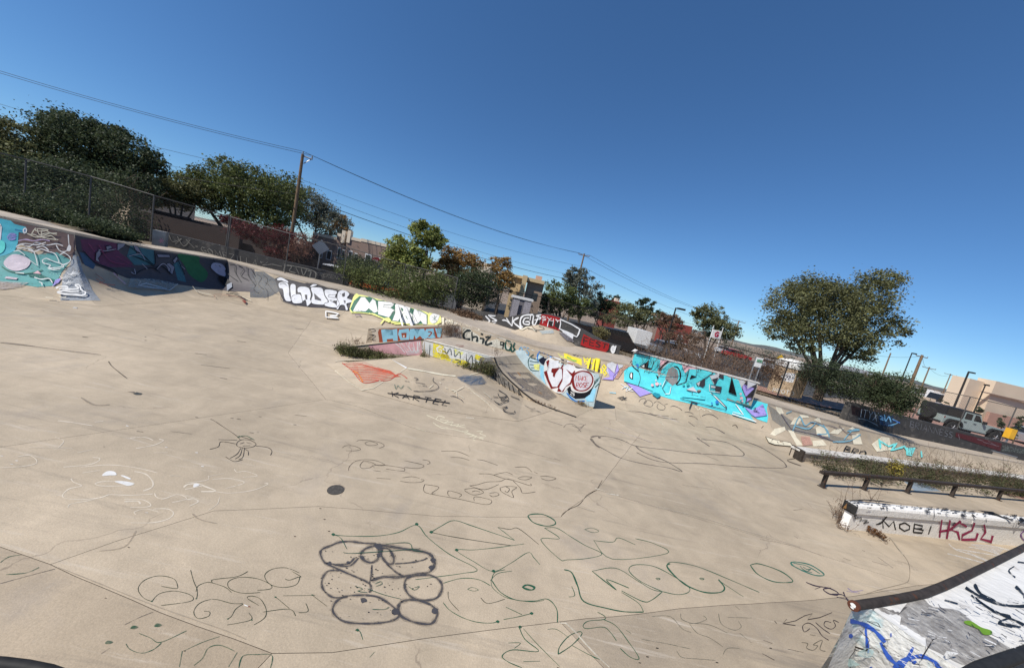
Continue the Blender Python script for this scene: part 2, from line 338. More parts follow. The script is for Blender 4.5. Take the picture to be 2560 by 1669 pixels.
back = [Vector((r.x-m.x*w, r.y-m.y*w, r.z)) for r, m, w in zip(rim, mit, DWD)]
# floor slabs with recessed joints
def pw(q): return P(*q) if len(q) == 2 else Vector(q[1:])
A0 = ('w', -26, -2, 0); A = (-500, 1190); B = (815, 998); Cc = (720, 882); E_ = (700, 812)
J1 = [(947, 1013), (1165, 1039)]; F1 = (1294, 1053); F2 = (1380, 1025); F3 = (1440, 1043); F4 = (1482, 1021); G_ = (1541, 1050); U_ = (1600, 1085); K1 = (1493, 1223)
J5 = [(1421, 1272), (1402, 1291), (1100, 1290), (795, 1265), (535, 1276), (290, 1352)]; Q_ = (126, 1410); P_ = (0, 1366); P0_ = (-500, 1230)
T1 = (400, 1530); T_ = (680, 1632); J6 = [(830, 1630), (1060, 1595)]; V_ = (1400, 1553); J6b = [(1700, 1520), (2130, 1490)]; W2 = (2290, 1463); K2 = (2000, 1370); RR = (2700, 1430)
X_ = (1510, 1669)
slabs = [
 [A0, ('w', -26, 14, 0), ('w', -17, 16, 0), ('w', -8.6, 14.5, 0), Cc, B, A],
 [A, B]+J1+[F1, F3, G_, U_, K1]+J5+[Q_, P_, P0_, ('w', -26, -4, 0)],
 [Q_]+J5[::-1]+[K1, K2, W2]+J6b[::-1]+[V_]+J6[::-1]+[T_, T1],
 [G_, ('w', 4.6, 14, 0), ('w', 30, 14, 0), ('w', 30, 2.2, 0), RR, W2, K2, K1, U_],
 [P0_, P_, Q_, T1, T_, (645, 1669), ('w', -1.4, -5, 0), ('w', -26, -5, 0)],
 [T_]+J6+[V_, X_, ('w', 1.2, -5, 0), ('w', -1.35, -5, 0), (645, 1669)],
 [V_]+J6b+[W2, RR, ('w', 30, 2.1, 0), ('w', 30, -5, 0), ('w', 1.25, -5, 0), X_],
 [Cc, ('w', -8.6, 14.5, 0), ('w', 4.6, 14, 0), G_, F3, F1]+J1[::-1]+[B]]
floor = empty('bowl_floor', (0, 0, 0), 'tan weathered concrete floor of the skate bowl, scribbled with marker tags', None, kind='structure')
base_sheet = mesh_obj('joint_bed', [(-27, -6, -.03), (31, -6, -.03), (31, 18, -.03), (-27, 18, -.03)], [(0, 1, 2, 3)], DARKJ, floor)
slab_objs = []
for sl_ in slabs:
    pts = [pw(q) for q in sl_]; pp = []
    for a, b in zip(pts, pts[1:]+pts[:1]):       # joints wander a little; both slabs share the same wandering line
        pp.append(a); fl = (a.x, a.y) > (b.x, b.y); p_, q_ = (b, a) if fl else (a, b); L_ = (q_-p_).length
        if L_ > 12 or L_ < .6: continue
        kk = max(2, int(L_/.25)); rj = random.Random(int(p_.x*97+p_.y*131+q_.x*17)); n_j = Vector((-(q_-p_).y, (q_-p_).x, 0)).normalized(); w = 0; seg = []
        for j in range(1, kk): w = w*.6+rj.gauss(0, .004)*math.sin(math.pi*j/kk); seg.append(p_.lerp(q_, j/kk)+n_j*w)
        pp += seg[::-1] if fl else seg
    pts = pp
    area = sum(a.x*b.y-b.x*a.y for a, b in zip(pts, pts[1:]+pts[:1])); pts = pts if area > 0 else pts[::-1]; ins = []
    for k in range(len(pts)):
        a, b, c = pts[k-1], pts[k], pts[(k+1) % len(pts)]; e1 = (b-a).normalized(); e2 = (c-b).normalized()
        m1 = Vector((-e1.y, e1.x, 0)); m2 = Vector((-e2.y, e2.x, 0)); mm = m1+m2; mm = mm.normalized() if mm.length > 1e-4 else m1
        ins.append(b+mm*(.0023/max(.35, mm.dot(m1))))
    bm = bmesh.new(); f = bm.faces.new([bm.verts.new(p) for p in ins]); bm.normal_update()
    r = bmesh.ops.extrude_face_region(bm, geom=[f]); 
    for v in [g for g in r['geom'] if isinstance(g, bmesh.types.BMVert)]: v.co.z = 0
    for v in bm.verts:
        pass
    newf = [g for g in r['geom'] if isinstance(g, bmesh.types.BMFace)]; top = newf[0]
    tv = set(top.verts); top.material_index = 0
    for v in bm.verts:
        if v not in tv: v.co.z = -.028
    bmesh.ops.triangulate(bm, faces=bm.faces); bmesh.ops.recalc_face_normals(bm, faces=bm.faces)
    for q in bm.faces: q.material_index = 0 if abs(q.normal.z) > .5 else 1
    me = bpy.data.meshes.new('concrete_slab'); bm.to_mesh(me); bm.free(); me.materials.append(CONC); me.materials.append(DARKJ)
    o = bpy.data.objects.new('concrete_slab', me); COL.objects.link(o); o.parent = floor; slab_objs.append(o)
slab_objs[6].data.materials[0] = concrete('stained_concrete', (.39, .318, .232), 1.5)
slab_objs[4].data.materials[0] = concrete('stained_concrete_pinkish', (.415, .332, .236), 1.2)

# bank panels: concave transition from foot to rim
bank = empty('skate_bank', (0, 0, 0), 'long curved concrete bank around the back of the bowl, covered in graffiti pieces', 'skate ramp')
def prof(t):   # 0 foot .. 1 rim ; returns (run fraction, height fraction)
    p1 = (.62, 0.); p2 = (.86, .42)
    b = lambda a, b_, c, d: (1-t)**3*a+3*(1-t)**2*t*b_+3*(1-t)*t*t*c+t**3*d
    return b(0, p1[0], p2[0], 1), b(0, p1[1], p2[1], 1)
NP = 14; bank_objs = []
for k in range(M_-1):
    v = []; gap = .0006
    for s_ in (gap, 1-gap):
        ft = foot[k].lerp(foot[k+1], s_); rm = rim[k].lerp(rim[k+1], s_)
        for j in range(NP+1):
            a, h = prof(j/NP); q = ft.lerp(rm, a); v.append(Vector((q.x, q.y, rm.z*h+.003)))
    nv = NP+1; f = [(j, nv+j, nv+j+1, j+1) for j in range(NP)]
    o = mesh_obj('ramp_panel', v, f, CONC, bank, smooth=True); bank_objs.append(o)
# coping line: pale chipped edge, deck slabs, skirt to the ground
for k in range(M_-1):
    v = [rim[k], rim[k+1], back[k+1], back[k]]
    low = [Vector((q.x, q.y, -.1)) for q in v]
    n = Vector((mit[k].x, mit[k].y, 0))*.03; n2 = Vector((mit[k+1].x, mit[k+1].y, 0))*.03
    v[0] = v[0]+n; v[1] = v[1]+n2
    vv = v+[q-Vector((0, 0, .07)) for q in v]
    mb = MB().add(vv, [(0, 1, 2, 3), (4, 5, 6, 7), (0, 1, 5, 4), (1, 2, 6, 5), (2, 3, 7, 6), (3, 0, 4, 7)])
    o = mb.build('deck_slab', CONC2, bank)
skirt = MB()
for k in range(M_-1):
    skirt.add([rim[k]-Vector((0, 0, .08)), rim[k+1]-Vector((0, 0, .08)), Vector((rim[k+1].x, rim[k+1].y, -.1)), Vector((rim[k].x, rim[k].y, -.1))], [(0, 1, 2, 3)])
skirt.build('core', DARKJ, bank)
# verge behind the deck: earth strip level with the deck, then falling to the parking ground
grassdirt = mat('dry_grass_soil', (.23, .17, .11), .95, .35, 2.5, bump=.8, bscale=14, dark=(.12, .10, .06), dscale=1.2, dth=.5)
v1 = [Vector((b.x-m.x*-.05, b.y-m.y*-.05, b.z-.05)) for b, m in zip(back, mit)]
v2 = [Vector((b.x-m.x*2.6, b.y-m.y*2.6, b.z-.1)) for b, m in zip(back, mit)]
v3 = [Vector((b.x-m.x*7.5, b.y-m.y*7.5, -.055)) for b, m in zip(back, mit)]
vv = v1+v2+v3; ff = [(k, k+1, M_+k+1, M_+k) for k in range(M_-1)]+[(M_+k, M_+k+1, 2*M_+k+1, 2*M_+k) for k in range(M_-1)]
verge = mesh_obj('verge', vv, ff, grassdirt); tag(verge, 'strip of dry grass and soil behind the bank deck', kind='structure')
# ================================================================== funbox in the middle of the bowl
def on_plane(px, a, b):      # pixel -> point on the upright plane through a and b
    a = Vector(a); b = Vector(b); d = b-a; n = Vector((-d.y, d.x, 0)); r = Vector(ray(*px)); c = Vector(CAM)
    return c+r*((a-c).dot(n)/r.dot(n))
ZM = .92
c1 = P(1060, 848, ZM); c2 = P(1235, 893, ZM); l0 = P(835, 873, .0)
u0 = P(915, 857, .1); u1 = P(1150, 812, 1.36); e0 = P(1482, 1021, 0); r1 = P(1440, 1043, 0)
hu0 = hgt((u0.x, u0.y, 0), (918, 820)); he = hgt((e0.x, e0.y, 0), (1497, 936))
funbox = empty('funbox', (0, 0, 0), 'two tier concrete funbox with painted walls and curved ramp mid bowl', 'skate ramp')
home_wall = slab('tall_wall', (u0.x, u0.y, 0), (u1.x, u1.y, 0), .3, -.02, hu0, 1.36, CONC, funbox)
sco_wall = slab('side_wall', (u1.x, u1.y, 0), (e0.x, e0.y, 0), .3, -.02, 1.36, he, CONC, funbox)
u1g = Vector((u1.x, u1.y, ZM))
s0 = on_plane((1292, 888), u1, e0); s0 = Vector((s0.x, s0.y, ZM))
pink_wall = MB().add([(l0.x, l0.y, -.02), (c1.x, c1.y, -.02), (c1.x, c1.y, ZM), (l0.x, l0.y, .01)], [(0, 1, 2, 3)]).build('front_wall', CONC, funbox)
yel_wall = MB().add([(c1.x, c1.y, -.02), (c2.x, c2.y, -.02), c2, c1], [(0, 1, 2, 3)]).build('front_wall', CONC, funbox)
edge_px = [(1235, 893), (1242, 911), (1255, 931), (1276, 952), (1308, 981), (1340, 1005), (1372, 1023), (1405, 1034), (1440, 1043)]
wall_px = [(1292, 888), (1308, 909), (1331, 932), (1350, 949), (1368, 964), (1388, 979), (1410, 993), (1440, 1007), (1482, 1021)]
ea = [on_plane(q, c2, r1) for q in edge_px]; wa = [on_plane(q, u1, e0) for q in wall_px]
ea[0] = Vector(c2); wa[0] = Vector(s0); ea[-1].z = .004; wa[-1].z = .004
for L_ in (ea, wa):
    for q in L_: q.z = max(q.z, .004)
NN = len(ea); v = ea+wa
ramp_s = mesh_obj('curved_ramp', v, [(k, k+1, NN+k+1, NN+k) for k in range(NN-1)], CONC, funbox, smooth=True)
nelly = mesh_obj('ramp_side_wall', ea+[Vector((q.x, q.y, -.02)) for q in ea], [(k, k+1, NN+k+1, NN+k) for k in range(NN-1)], CONC, funbox)
MB().tube([q+Vector((0, 0, .004)) for q in ea], .022, 6).build('steel_edge', BLACKM, funbox)
platform = mesh_obj('middle_deck', [c1, c2, s0, u1g], [(0, 1, 2, 3)], CONC2, funbox)
uu = Vector((u0.x, u0.y, .08))
lramp = mesh_obj('left_ramp', [l0+Vector((0, 0, .01)), c1, u1g, uu], [(0, 1, 2), (0, 2, 3)], CONC, funbox)
# painted steel angle along the ledge edges
MB().tube([l0+Vector((0, 0, .03)), c1], .018, 5).build('steel_edge', BLACKM, funbox)
MB().tube([c1, c2], .018, 5).build('steel_edge', mat('worn_white_steel', (.6, .58, .52), .5, .3, 12, dark=(.1, .08, .06), dscale=8), funbox)
wz = hgt(c1-Vector((0, 0, ZM)), (1060, 888)); w0 = Vector((c1.x, c1.y, wz))
w1 = on_plane((1102, 898), c1, c2); w2 = on_plane((1159, 916), c1, c2); w3 = on_plane((1206, 931), c1, c2)
w4 = on_plane((1250, 961), c2, r1); w5 = on_plane((1309, 994), c2, r1); w6 = on_plane((1368, 1021), c2, r1); w6.z = max(w6.z, .01)
t1 = P(976, 896, wz*.95); t2 = P(1017, 921, wz); t3 = P(1141, 942, wz); g0 = P(815, 910); g1 = P(906, 976); g2 = P(1080, 1024); g3 = P(1294, 1053); g4 = P(1380, 1026)
vb = [w0, w1, w2, w3, w4, w5, w6, t1, t2, t3, g0, g1, g2, g3, g4, Vector((t1.x, t1.y, -.02)), Vector((w0.x, w0.y, -.02)), Vector((c2.x, c2.y, w3.z))]
for q in vb[10:15]: q.z = .006
lowbank = mesh_obj('low_bank', vb, [(7, 8, 0), (0, 8, 1), (1, 8, 2), (8, 9, 2), (2, 9, 3), (3, 9, 17), (17, 9, 4), (10, 11, 8), (10, 8, 7), (11, 12, 8), (12, 9, 8), (12, 13, 9), (13, 14, 5), (13, 5, 9), (9, 5, 4), (14, 6, 5), (7, 0, 16), (7, 16, 15), (10, 7, 15)], CONC, funbox)
fun_objs = [home_wall, sco_wall, pink_wall, yel_wall, ramp_s, nelly, platform, lramp, lowbank]

# ================================================================== walls standing on the bank
def zrim(x):
    for a, b in zip(RIM[:-1], RIM[1:]):
        if a[0] <= x <= b[0]: return a[2]+(b[2]-a[2])*(x-a[0])/(b[0]-a[0])
    return 1.2
blkconc = mat('dark_painted_concrete', (.055, .052, .05), .8, .25, 4, dark=(.12, .11, .10), dscale=3, dth=.56)
mural_wall = empty('mural_wall', (0, 0, 0), 'raised concrete wall with a huge turquoise graffiti piece', 'wall')
ma = P(1578, 911, 1.25)+Vector((0, .03, 0)); mb_ = P(1885, 997, 1.17)+Vector((0, .03, 0))
mw = slab('wall_slab', ma, mb_, .22, .9, hgt((ma.x, ma.y, 0), (1588, 880)), hgt((mb_.x, mb_.y, 0), (1891, 957)), CONC2, mural_wall)
mcap = slab('wall_cap', ma+Vector((-.03, -.03, 0)), mb_+Vector((.03, -.03, 0)), .28, hgt((ma.x, ma.y, 0), (1588, 880))-.0, hgt((ma.x, ma.y, 0), (1588, 880))+.04, hgt((mb_.x, mb_.y, 0), (1891, 957))+.04, mat('cap_concrete', (.55, .52, .48), .8), mural_wall)
for v_ in mcap.data.vertices:      # the cap follows the sloping wall top
    pass
bm = bmesh.new(); bm.from_mesh(mcap.data); ha, hb = hgt((ma.x, ma.y, 0), (1588, 880)), hgt((mb_.x, mb_.y, 0), (1891, 957)); L2 = (Vector(mb_)-Vector(ma)).length
for v_ in bm.verts:
    t_ = max(0, min(1, (v_.co-Vector(ma)).dot((Vector(mb_)-Vector(ma)).normalized())/L2)); zz = ha+(hb-ha)*t_
    v_.co.z = zz+(.04 if v_.co.z > ha+.02 or (v_.co.z > zz+.001 and t_ > .9 and v_.co.z > hb+.02) else .002)
bm.to_mesh(mcap.data); bm.free()

gz = empty('ledge_wall', (0, 0, 0), 'low black wall along the left deck with GOMEZILLA lettering', 'wall')
ga = P(412, 607, 1.5); gb = P(868, 716, 1.22)
gwall = slab('wall_slab', ga, gb, .3, 1.1, hgt((ga.x, ga.y, 0), (411, 580)), hgt((gb.x, gb.y, 0), (869, 690)), blkconc, gz)
gm = P(640, 667, 1.38)
gb_ = empty('concrete_block', (0, 0, 0), 'grey rectangular block with a small pink star at the left end of the black wall', 'block')
ba = P(379, 606, 1.5); bb = P(411, 612, 1.5)
gblock = slab('block_body', ba, bb, .5, 1.2, hgt((ba.x, ba.y, 0), (378, 573)), hgt((bb.x, bb.y, 0), (411, 580)), mat('block_grey', (.30, .29, .27), .85, .25, 4), gb_)

# arched wall with small hump behind the middle of the deck
arch = empty('arched_wall', (0, 0, 0), 'black arched wall with red and white graffiti on the far deck', 'wall')
aa = P(1209, 801, 1.1); ab = P(1545, 888, 1.2)
top_px = [(1209, 780), (1235, 786), (1262, 793), (1282, 790), (1302, 785), (1332, 783), (1355, 784), (1378, 787), (1395, 791), (1408, 797), (1428, 807), (1448, 818), (1483, 838), (1505, 850), (1517, 855), (1534, 860), (1552, 865)]
tw = [on_plane(q, aa, ab) for q in top_px]; nrm = Vector((-(ab-aa).y, (ab-aa).x, 0)).normalized()*.25; n_ = len(tw)
lo = [Vector((q.x, q.y, .9)) for q in tw]; v = lo+tw+[q+nrm for q in lo]+[q+nrm for q in tw]
fa = []
for k in range(n_-1): fa += [(k, k+1, n_+k+1, n_+k), (2*n_+k, 3*n_+k, 3*n_+k+1, 2*n_+k+1), (n_+k, n_+k+1, 3*n_+k+1, 3*n_+k)]
fa += [(0, n_, 3*n_, 2*n_), (n_-1, 3*n_-1, 4*n_-1, 2*n_-1)]
arch_w = mesh_obj('wall_slab', v, fa, blkconc, arch)
hump = empty('deck_hump', (0, 0, 0), 'small smooth concrete mound in front of the black arched wall', 'skate ramp')
hc = P(1378, 838, 1.15); ax = (ab-aa).normalized(); ay = Vector((-ax.y, ax.x, 0)); hv = []; hf = []
for i in range(25):
    for j in range(11):
        s_ = -1+2*i/24; t_ = -1+1.0*j/10*1.06; hh = .62*max(0, math.cos(s_*math.pi/2))**1.3*(max(0, math.cos(t_*math.pi/2)) if t_ < 0 else 1)**1.5 if True else 0
        w = aa.lerp(ab, .50)+ax*s_*1.75+ay*(t_*1.5-.02); hv.append(Vector((w.x, w.y, 1.0+hh*1.15)))
for i in range(24):
    for j in range(10): a = i*11+j; hf.append((a, a+1, a+12, a+11))
hump_o = mesh_obj('mound', hv, hf, CONC, hump, smooth=True)

# right: low wall and grind ledge on the deck
rw = empty('ledge_wall', (0, 0, 0), 'low dark graffiti wall running along the right deck below the jeep', 'wall')
ra = P(2117, 1040, .9); rb = P(2570, 1152, .5)
rwall = slab('wall_slab', ra, rb, .25, .3, hgt((ra.x, ra.y, 0), (2126, 1005)), hgt((rb.x, rb.y, 0), (2580, 1122)), blkconc, rw)
gl = empty('grind_ledge', (0, 0, 0), 'low concrete curb with worn steel edge on the right deck', 'ledge')
la = P(2236, 1070, .66); lb = P(2540, 1148, .5)
lcurb = slab('curb_body', la, lb, .3, .3, .80, .62, CONC2, gl)
MB().tube([Vector((la.x, la.y, .80)), Vector((lb.x, lb.y, .62))], .025, 5).build('steel_edge', METAL, gl)

# ================================================================== planter wall, flat rail, white ledge at the right
PLW = mat('chipped_white_wall', (.58, .55, .50), .8, .15, 4, dark=(.30, .27, .23), dscale=3.5, dth=.55, bump=.4, bscale=30)
pl = empty('planter_wall', (0, 0, 0), 'long low concrete planter wall with pale top behind the weeds', 'ledge')
pa = P(2000, 1152, 0); pb = pa+Vector((15, 4.3, 0)); ph = ph2 = .27
MB().add(*wall_line(pa, pb, .3, 0, ph, ph2)).build('wall_body', CONC2, pl)
MB().add(*wall_line(pa+Vector((-.03, -.05, 0)), pb+Vector((0, -.05, 0)), .36, ph-.0, ph+.05, ph2+.05)).build('wall_cap', PLW, pl)
MB().add(*wall_line(pa+Vector((-.06, -.07, 0)), pa+Vector((-.0, -.07, 0)), .42, 0, ph+.07)).build('end_post', RUST, pl)
rail = empty('grind_rail', (0, 0, 0), 'long flat rusty steel rail on short posts', 'rail')
posts = [((2055, 1217), (2071, 1181)), ((2159, 1223), (2173, 1187)), ((2267, 1231), (2284, 1198)), ((2378, 1240), (2397, 1206)), ((2494, 1249), (2516, 1217)), ((2614, 1259), (2636, 1226))]
ptop = []
for b_, t_ in posts:
    q = P(*b_); h = .39; ptop.append(Vector((q.x, q.y, h)))
    MB().box(-.035, .035, -.035, .035, 0, h-.03, M=Matrix.Translation((q.x, q.y, .003)) @ Matrix.Rotation(.29, 4, 'Z')).box(-.07, .07, -.07, .07, 0, .012, M=Matrix.Translation((q.x, q.y, .003)) @ Matrix.Rotation(.29, 4, 'Z')).build('post', RUST, rail)
dr = (ptop[1]-ptop[0]).normalized(); dr.z = 0; pts = [ptop[0]-dr*.22]+ptop
railbar = MB()
for a, b in zip(pts[:-1], pts[1:]):
    d = (b-a); d.z = 0; nn = Vector((-d.y, d.x, 0)).normalized()*.045
    railbar.add([a-nn+Vector((0, 0, -.04)), b-nn+Vector((0, 0, -.04)), b+nn+Vector((0, 0, -.04)), a+nn+Vector((0, 0, -.04)), a-nn+Vector((0, 0, .03)), b-nn+Vector((0, 0, .03)), b+nn+Vector((0, 0, .03)), a+nn+Vector((0, 0, .03))], [(0, 1, 2, 3), (4, 5, 6, 7), (0, 1, 5, 4), (1, 2, 6, 5), (2, 3, 7, 6), (3, 0, 4, 7)])
rail_o = railbar.build('top_bar', RUST, rail)
led = empty('concrete_ledge', (0, 0, 0), 'white painted ledge with black scuffed cap and MOBI lettering', 'ledge')
la_ = P(2116, 1322, 0); lb_ = P(2660, 1376, 0); lh = hgt((la_.x, la_.y, 0), (2122, 1276)); lh2 = hgt((lb_.x, lb_.y, 0), (2676, 1326))
white_led = mat('white_ledge_paint', (.80, .77, .72), .7, .08, 5, dark=(.48, .43, .36), dscale=5, dth=.64, bump=.5, bscale=25)
scuff = mat('black_scuffed_white', (.72, .70, .66), .6, .1, 6, dark=(.04, .037, .035), dscale=7, dth=.53)
led_body = MB().add(*wall_line(la_, lb_, .12, -.01, lh, lh2)).build('wall_body', white_led, led)
dl = (lb_-la_).normalized(); nl = Vector((-dl.y, dl.x, 0))
def capseg(t0, t1, name, m_, lift=0):
    a = la_.lerp(lb_, t0); b = la_.lerp(lb_, t1); za = lh+(lh2-lh)*t0; zb = lh+(lh2-lh)*t1; v = []
    for q, z in ((a, za), (b, zb)):
        for off, hz in ((-.03, 0.), (-.034, .12), (-.015, .16), (.15, .16), (.15, 0.)): v.append(q+nl*off+Vector((0, 0, z+hz+lift)))
    return MB().add(v, [(0, 1, 2, 3, 4), (5, 6, 7, 8, 9)]+[(k, (k+1) % 5, 5+(k+1) % 5, 5+k) for k in range(5)]).build(name, m_, led)
capn = [0, .48, .73, 1.]; cap_objs = []
for k in range(3): cap_objs.append(capseg(capn[k]+(.0015 if k else -.002), capn[k+1]-.0015, 'cap_stone', [white_led, white_led, white_led][k]))
MB().add([la_-dl*.04+nl*-.065+Vector((0, 0, lh-.02)), la_-dl*.04+nl*.16+Vector((0, 0, lh-.02)), la_-dl*.04+nl*.16+Vector((0, 0, lh+.16)), la_-dl*.04+nl*-.065+Vector((0, 0, lh+.16))]
 +[la_-dl*.06+nl*.0+Vector((0, 0, lh+.02)), la_-dl*.06+nl*.12+Vector((0, 0, lh+.02)), la_-dl*.06+nl*.12+Vector((0, 0, lh+.12)), la_-dl*.06+nl*.0+Vector((0, 0, lh+.12))], [(0, 1, 2, 3), (4, 5, 6, 7), (0, 1, 5, 4), (1, 2, 6, 5), (2, 3, 7, 6), (3, 0, 4, 7)]).build('end_cap', BLACKM, led)

# ================================================================== foreground: white island with steel copings, deck behind the camera
isl = empty('quarter_ramp', (0, 0, 0), 'white chipped quarter ramp top with black steel coping at the lower right', 'skate ramp')
ZI = 1.35
cop = [P(*q, ZI) for q in ((2135, 1510), (2200, 1500), (2255, 1491), (2310, 1480), (2355, 1463), (2400, 1443), (2480, 1405), (2560, 1366), (2680, 1305), (2900, 1225))]
cop2 = [P(*q, ZI) for q in ((2330, 1765), (2400, 1700), (2450, 1671), (2505, 1651), (2560, 1632), (2680, 1590), (2900, 1500))]
ledge_e = [P(*q, ZI-.03) for q in ((2184, 1524), (2240, 1562), (2300, 1606), (2350, 1640), (2390, 1668), (2400, 1700))]
ISLP = mat('chipped_white_paint', (.68, .66, .62), .75, .1, 5, dark=(.42, .39, .36), dscale=2.6, dth=.57, bump=.6, bscale=18)
top_poly = cop[::-1]+[ledge_e[k] for k in range(5)]+cop2[1:]
tp = [Vector((q.x, q.y, ZI-.03)) for q in top_poly]
bm = bmesh.new(); f_ = bm.faces.new([bm.verts.new(q) for q in tp]); bmesh.ops.triangulate(bm, faces=[f_])
me = bpy.data.meshes.new('top'); bm.to_mesh(me); bm.free(); me.materials.append(ISLP); isl_top = bpy.data.objects.new('top', me); COL.objects.link(isl_top); isl_top.parent = isl
c0 = tp[len(cop)-1]
lefts = [cop[0]+Vector((0, 0, -.03))]+ledge_e[:5]+[Vector((cop2[1].x, cop2[1].y, ZI-.03))]
sil = [(P(2128, 1545, 1.22)), P(2104, 1588, .95), P(2070, 1632, .62), P(2038, 1672, .30), P(2010, 1712, 0)]
cen = Vector((sum(q.x for q in lefts)/len(lefts), sum(q.y for q in lefts)/len(lefts), 0)); side_v = []; rows = 6; cols = len(lefts)
gdir = Vector((sil[-1].x-cop[0].x, sil[-1].y-cop[0].y, 0))
for j in range(rows):
    t_ = j/(rows-1); g = gdir*(t_**1.8)
    for q in lefts: side_v.append(Vector((q.x+g.x, q.y+g.y, (ZI-.03)*(1-t_)+.0*t_)))
isl_side = mesh_obj('end_wall', side_v, [(j*cols+k, j*cols+k+1, (j+1)*cols+k+1, (j+1)*cols+k) for j in range(rows-1) for k in range(cols-1)], mat('cracked_white_paint', (.70, .69, .65), .8, .1, 3, dark=(.45, .60, .62), dscale=2.2, dth=.56, bump=.9, bscale=22), isl)
fv = [q-Vector((0, 0, .03)) for q in cop]+[Vector((q.x, q.y, 0)) for q in cop]; nc = len(cop)
mesh_obj('ramp_face', fv, [(k, k+1, nc+k+1, nc+k) for k in range(nc-1)], ISLP, isl)
pipe = MB().tube([q-Vector((0, 0, .012)) for q in [cop[0]]+cop[1:]], .030, 14, cap=False).build('coping_pipe', RUST, isl, smooth=True)
d0 = (cop[1]-cop[0]).normalized(); 
ring = MB(); ring.tube([cop[0]-Vector((0, 0, .012))-d0*.004, cop[0]-Vector((0, 0, .012))+d0*.02], .034, 16); ring.build('pipe_end', mat('rust_brown', (.10, .035, .02), .8, .3, 30), isl)
fz = cop[0]-Vector((0, 0, .012))-d0*.007; uu_ = Vector((0, 0, 1)); vv_ = d0.cross(uu_).normalized()
bl = MB()
for (cx_, cz_, r_) in ((0, .006, .018), (0, -.015, .008)):
    pts_ = [fz+vv_*(cx_+r_*math.cos(k*math.pi/5)*(1 if k % 2 else .8)*(1.5 if cz_ < 0 else 1))+uu_*(cz_+r_*.8*math.sin(k*math.pi/5)) for k in range(10)]
    bl.add(pts_, [tuple(range(10))])
bl.build('paint_blot', WHITEP, isl)
MB().tube([q-Vector((0, 0, .0)) for q in cop2], .036, 14).build('coping_pipe', BLACKM, isl, smooth=True)
dk = empty('viewing_deck', (0, 0, 0), 'raised deck edge with black steel coping at the bottom left corner', 'skate ramp')
cop3 = [P(*q, ZI) for q in ((-200, 1665), (-80, 1652), (0, 1657), (60, 1664), (120, 1676), (220, 1712), (330, 1770), (420, 1850))]
MB().tube(cop3, .018, 12).build('coping_pipe', BLACKM, dk, smooth=True)
dpl = [(q.x, q.y) for q in cop3]+[(q.x, q.y) for q in cop2[::1]][:3]+[(3.2, -1.5), (-3, -1.5)]
MB().prism([(cop3[0].x, cop3[0].y)]+[(q.x, q.y) for q in cop3[1:]]+[(-.3, .35), (1.5, .5), (3.6, 1.0), (3.8, -2), (-4.5, -2)], .0, ZI-.04).build('deck_body', CONC2, dk)
island_objs = [isl_top, isl_side]
# ================================================================== foliage
def leafmat(name, col, isl=.45, big=.4, bs=1.1, rough=.55):
    m = mat(name, col, rough, big, bs, isl=isl, spec=.2, detail=3); t = m.node_tree; b = t.nodes['Principled BSDF']
    if not t.nodes.get('Translucent BSDF'):
        tr = t.nodes.new('ShaderNodeBsdfTranslucent'); mx = t.nodes.new('ShaderNodeMixShader'); mx.inputs[0].default_value = .32; src = b.inputs['Base Color'].links[0].from_socket
        t.links.new(src, tr.inputs[0]); t.links.new(b.outputs[0], mx.inputs[1]); t.links.new(tr.outputs[0], mx.inputs[2]); t.links.new(mx.outputs[0], t.nodes['Material Output'].inputs[0])
    return m
def leaf_mesh(name, blobs, n, size, material, parent, clump=26, spread=.16, flat=.5, seed=1, droop=0., hollow=.45, floorz=None):
    """n leaf quads in clumps spread through ellipsoids; blobs: (centre, rx, ry, rz)"""
    n = int(n*1.9); size = size*.72; clump = int(clump*2.2); spread = spread*.86; hollow = min(.6, hollow+.08)
    g = np.random.default_rng(seed); vol = np.array([b[1]*b[2]*b[3] for b in blobs])**.75; pr = vol/vol.sum(); nc = max(3, n//clump)
    bi = g.choice(len(blobs), nc, p=pr); d = g.normal(size=(nc, 3)); d /= np.linalg.norm(d, axis=1)[:, None]
    r = (hollow+(1-hollow)*g.random(nc)**.6)*(1+.14*g.normal(size=nc)*.8)
    C0 = np.array([list(b[0]) for b in blobs])[bi]; R_ = np.array([b[1:4] for b in blobs])[bi]
    c = C0+d*r[:, None]*R_; sc = R_.mean(axis=1)*spread*(.6+.8*g.random(nc))
    p = np.repeat(c, clump, axis=0)+g.normal(size=(nc*clump, 3))*np.repeat(sc, clump)[:, None]*np.array([1, 1, .7])
    if floorz is not None: p[:, 2] = np.maximum(p[:, 2], floorz+.02+.1*g.random(len(p)))
    m = len(p); a = g.normal(size=(m, 3)); a[:, 2] *= flat; a[:, 2] -= droop; a /= np.linalg.norm(a, axis=1)[:, None]
    b_ = np.cross(a, g.normal(size=(m, 3))); b_ /= np.linalg.norm(b_, axis=1)[:, None]
    s_ = size*(.55+.9*g.random(m))[:, None]; L_ = a*s_; Wd = b_*s_*.36
    V = np.stack([p-L_*.5, p+Wd, p+L_*.5, p-Wd], axis=1).reshape(-1, 3)
    if parent is not None: V = V-np.array(parent.location)
    me = bpy.data.meshes.new(name); me.vertices.add(len(V)); me.vertices.foreach_set('co', V.astype(np.float32).ravel())
    me.loops.add(4*m); me.loops.foreach_set('vertex_index', np.arange(4*m, dtype=np.int32)); me.polygons.add(m)
    me.polygons.foreach_set('loop_start', np.arange(0, 4*m, 4, dtype=np.int32)); me.polygons.foreach_set('loop_total', np.full(m, 4, dtype=np.int32))
    me.update(calc_edges=True); me.validate(); me.materials.append(material)
    o = bpy.data.objects.new(name, me); COL.objects.link(o)
    if parent is not None: o.parent = parent
    return o
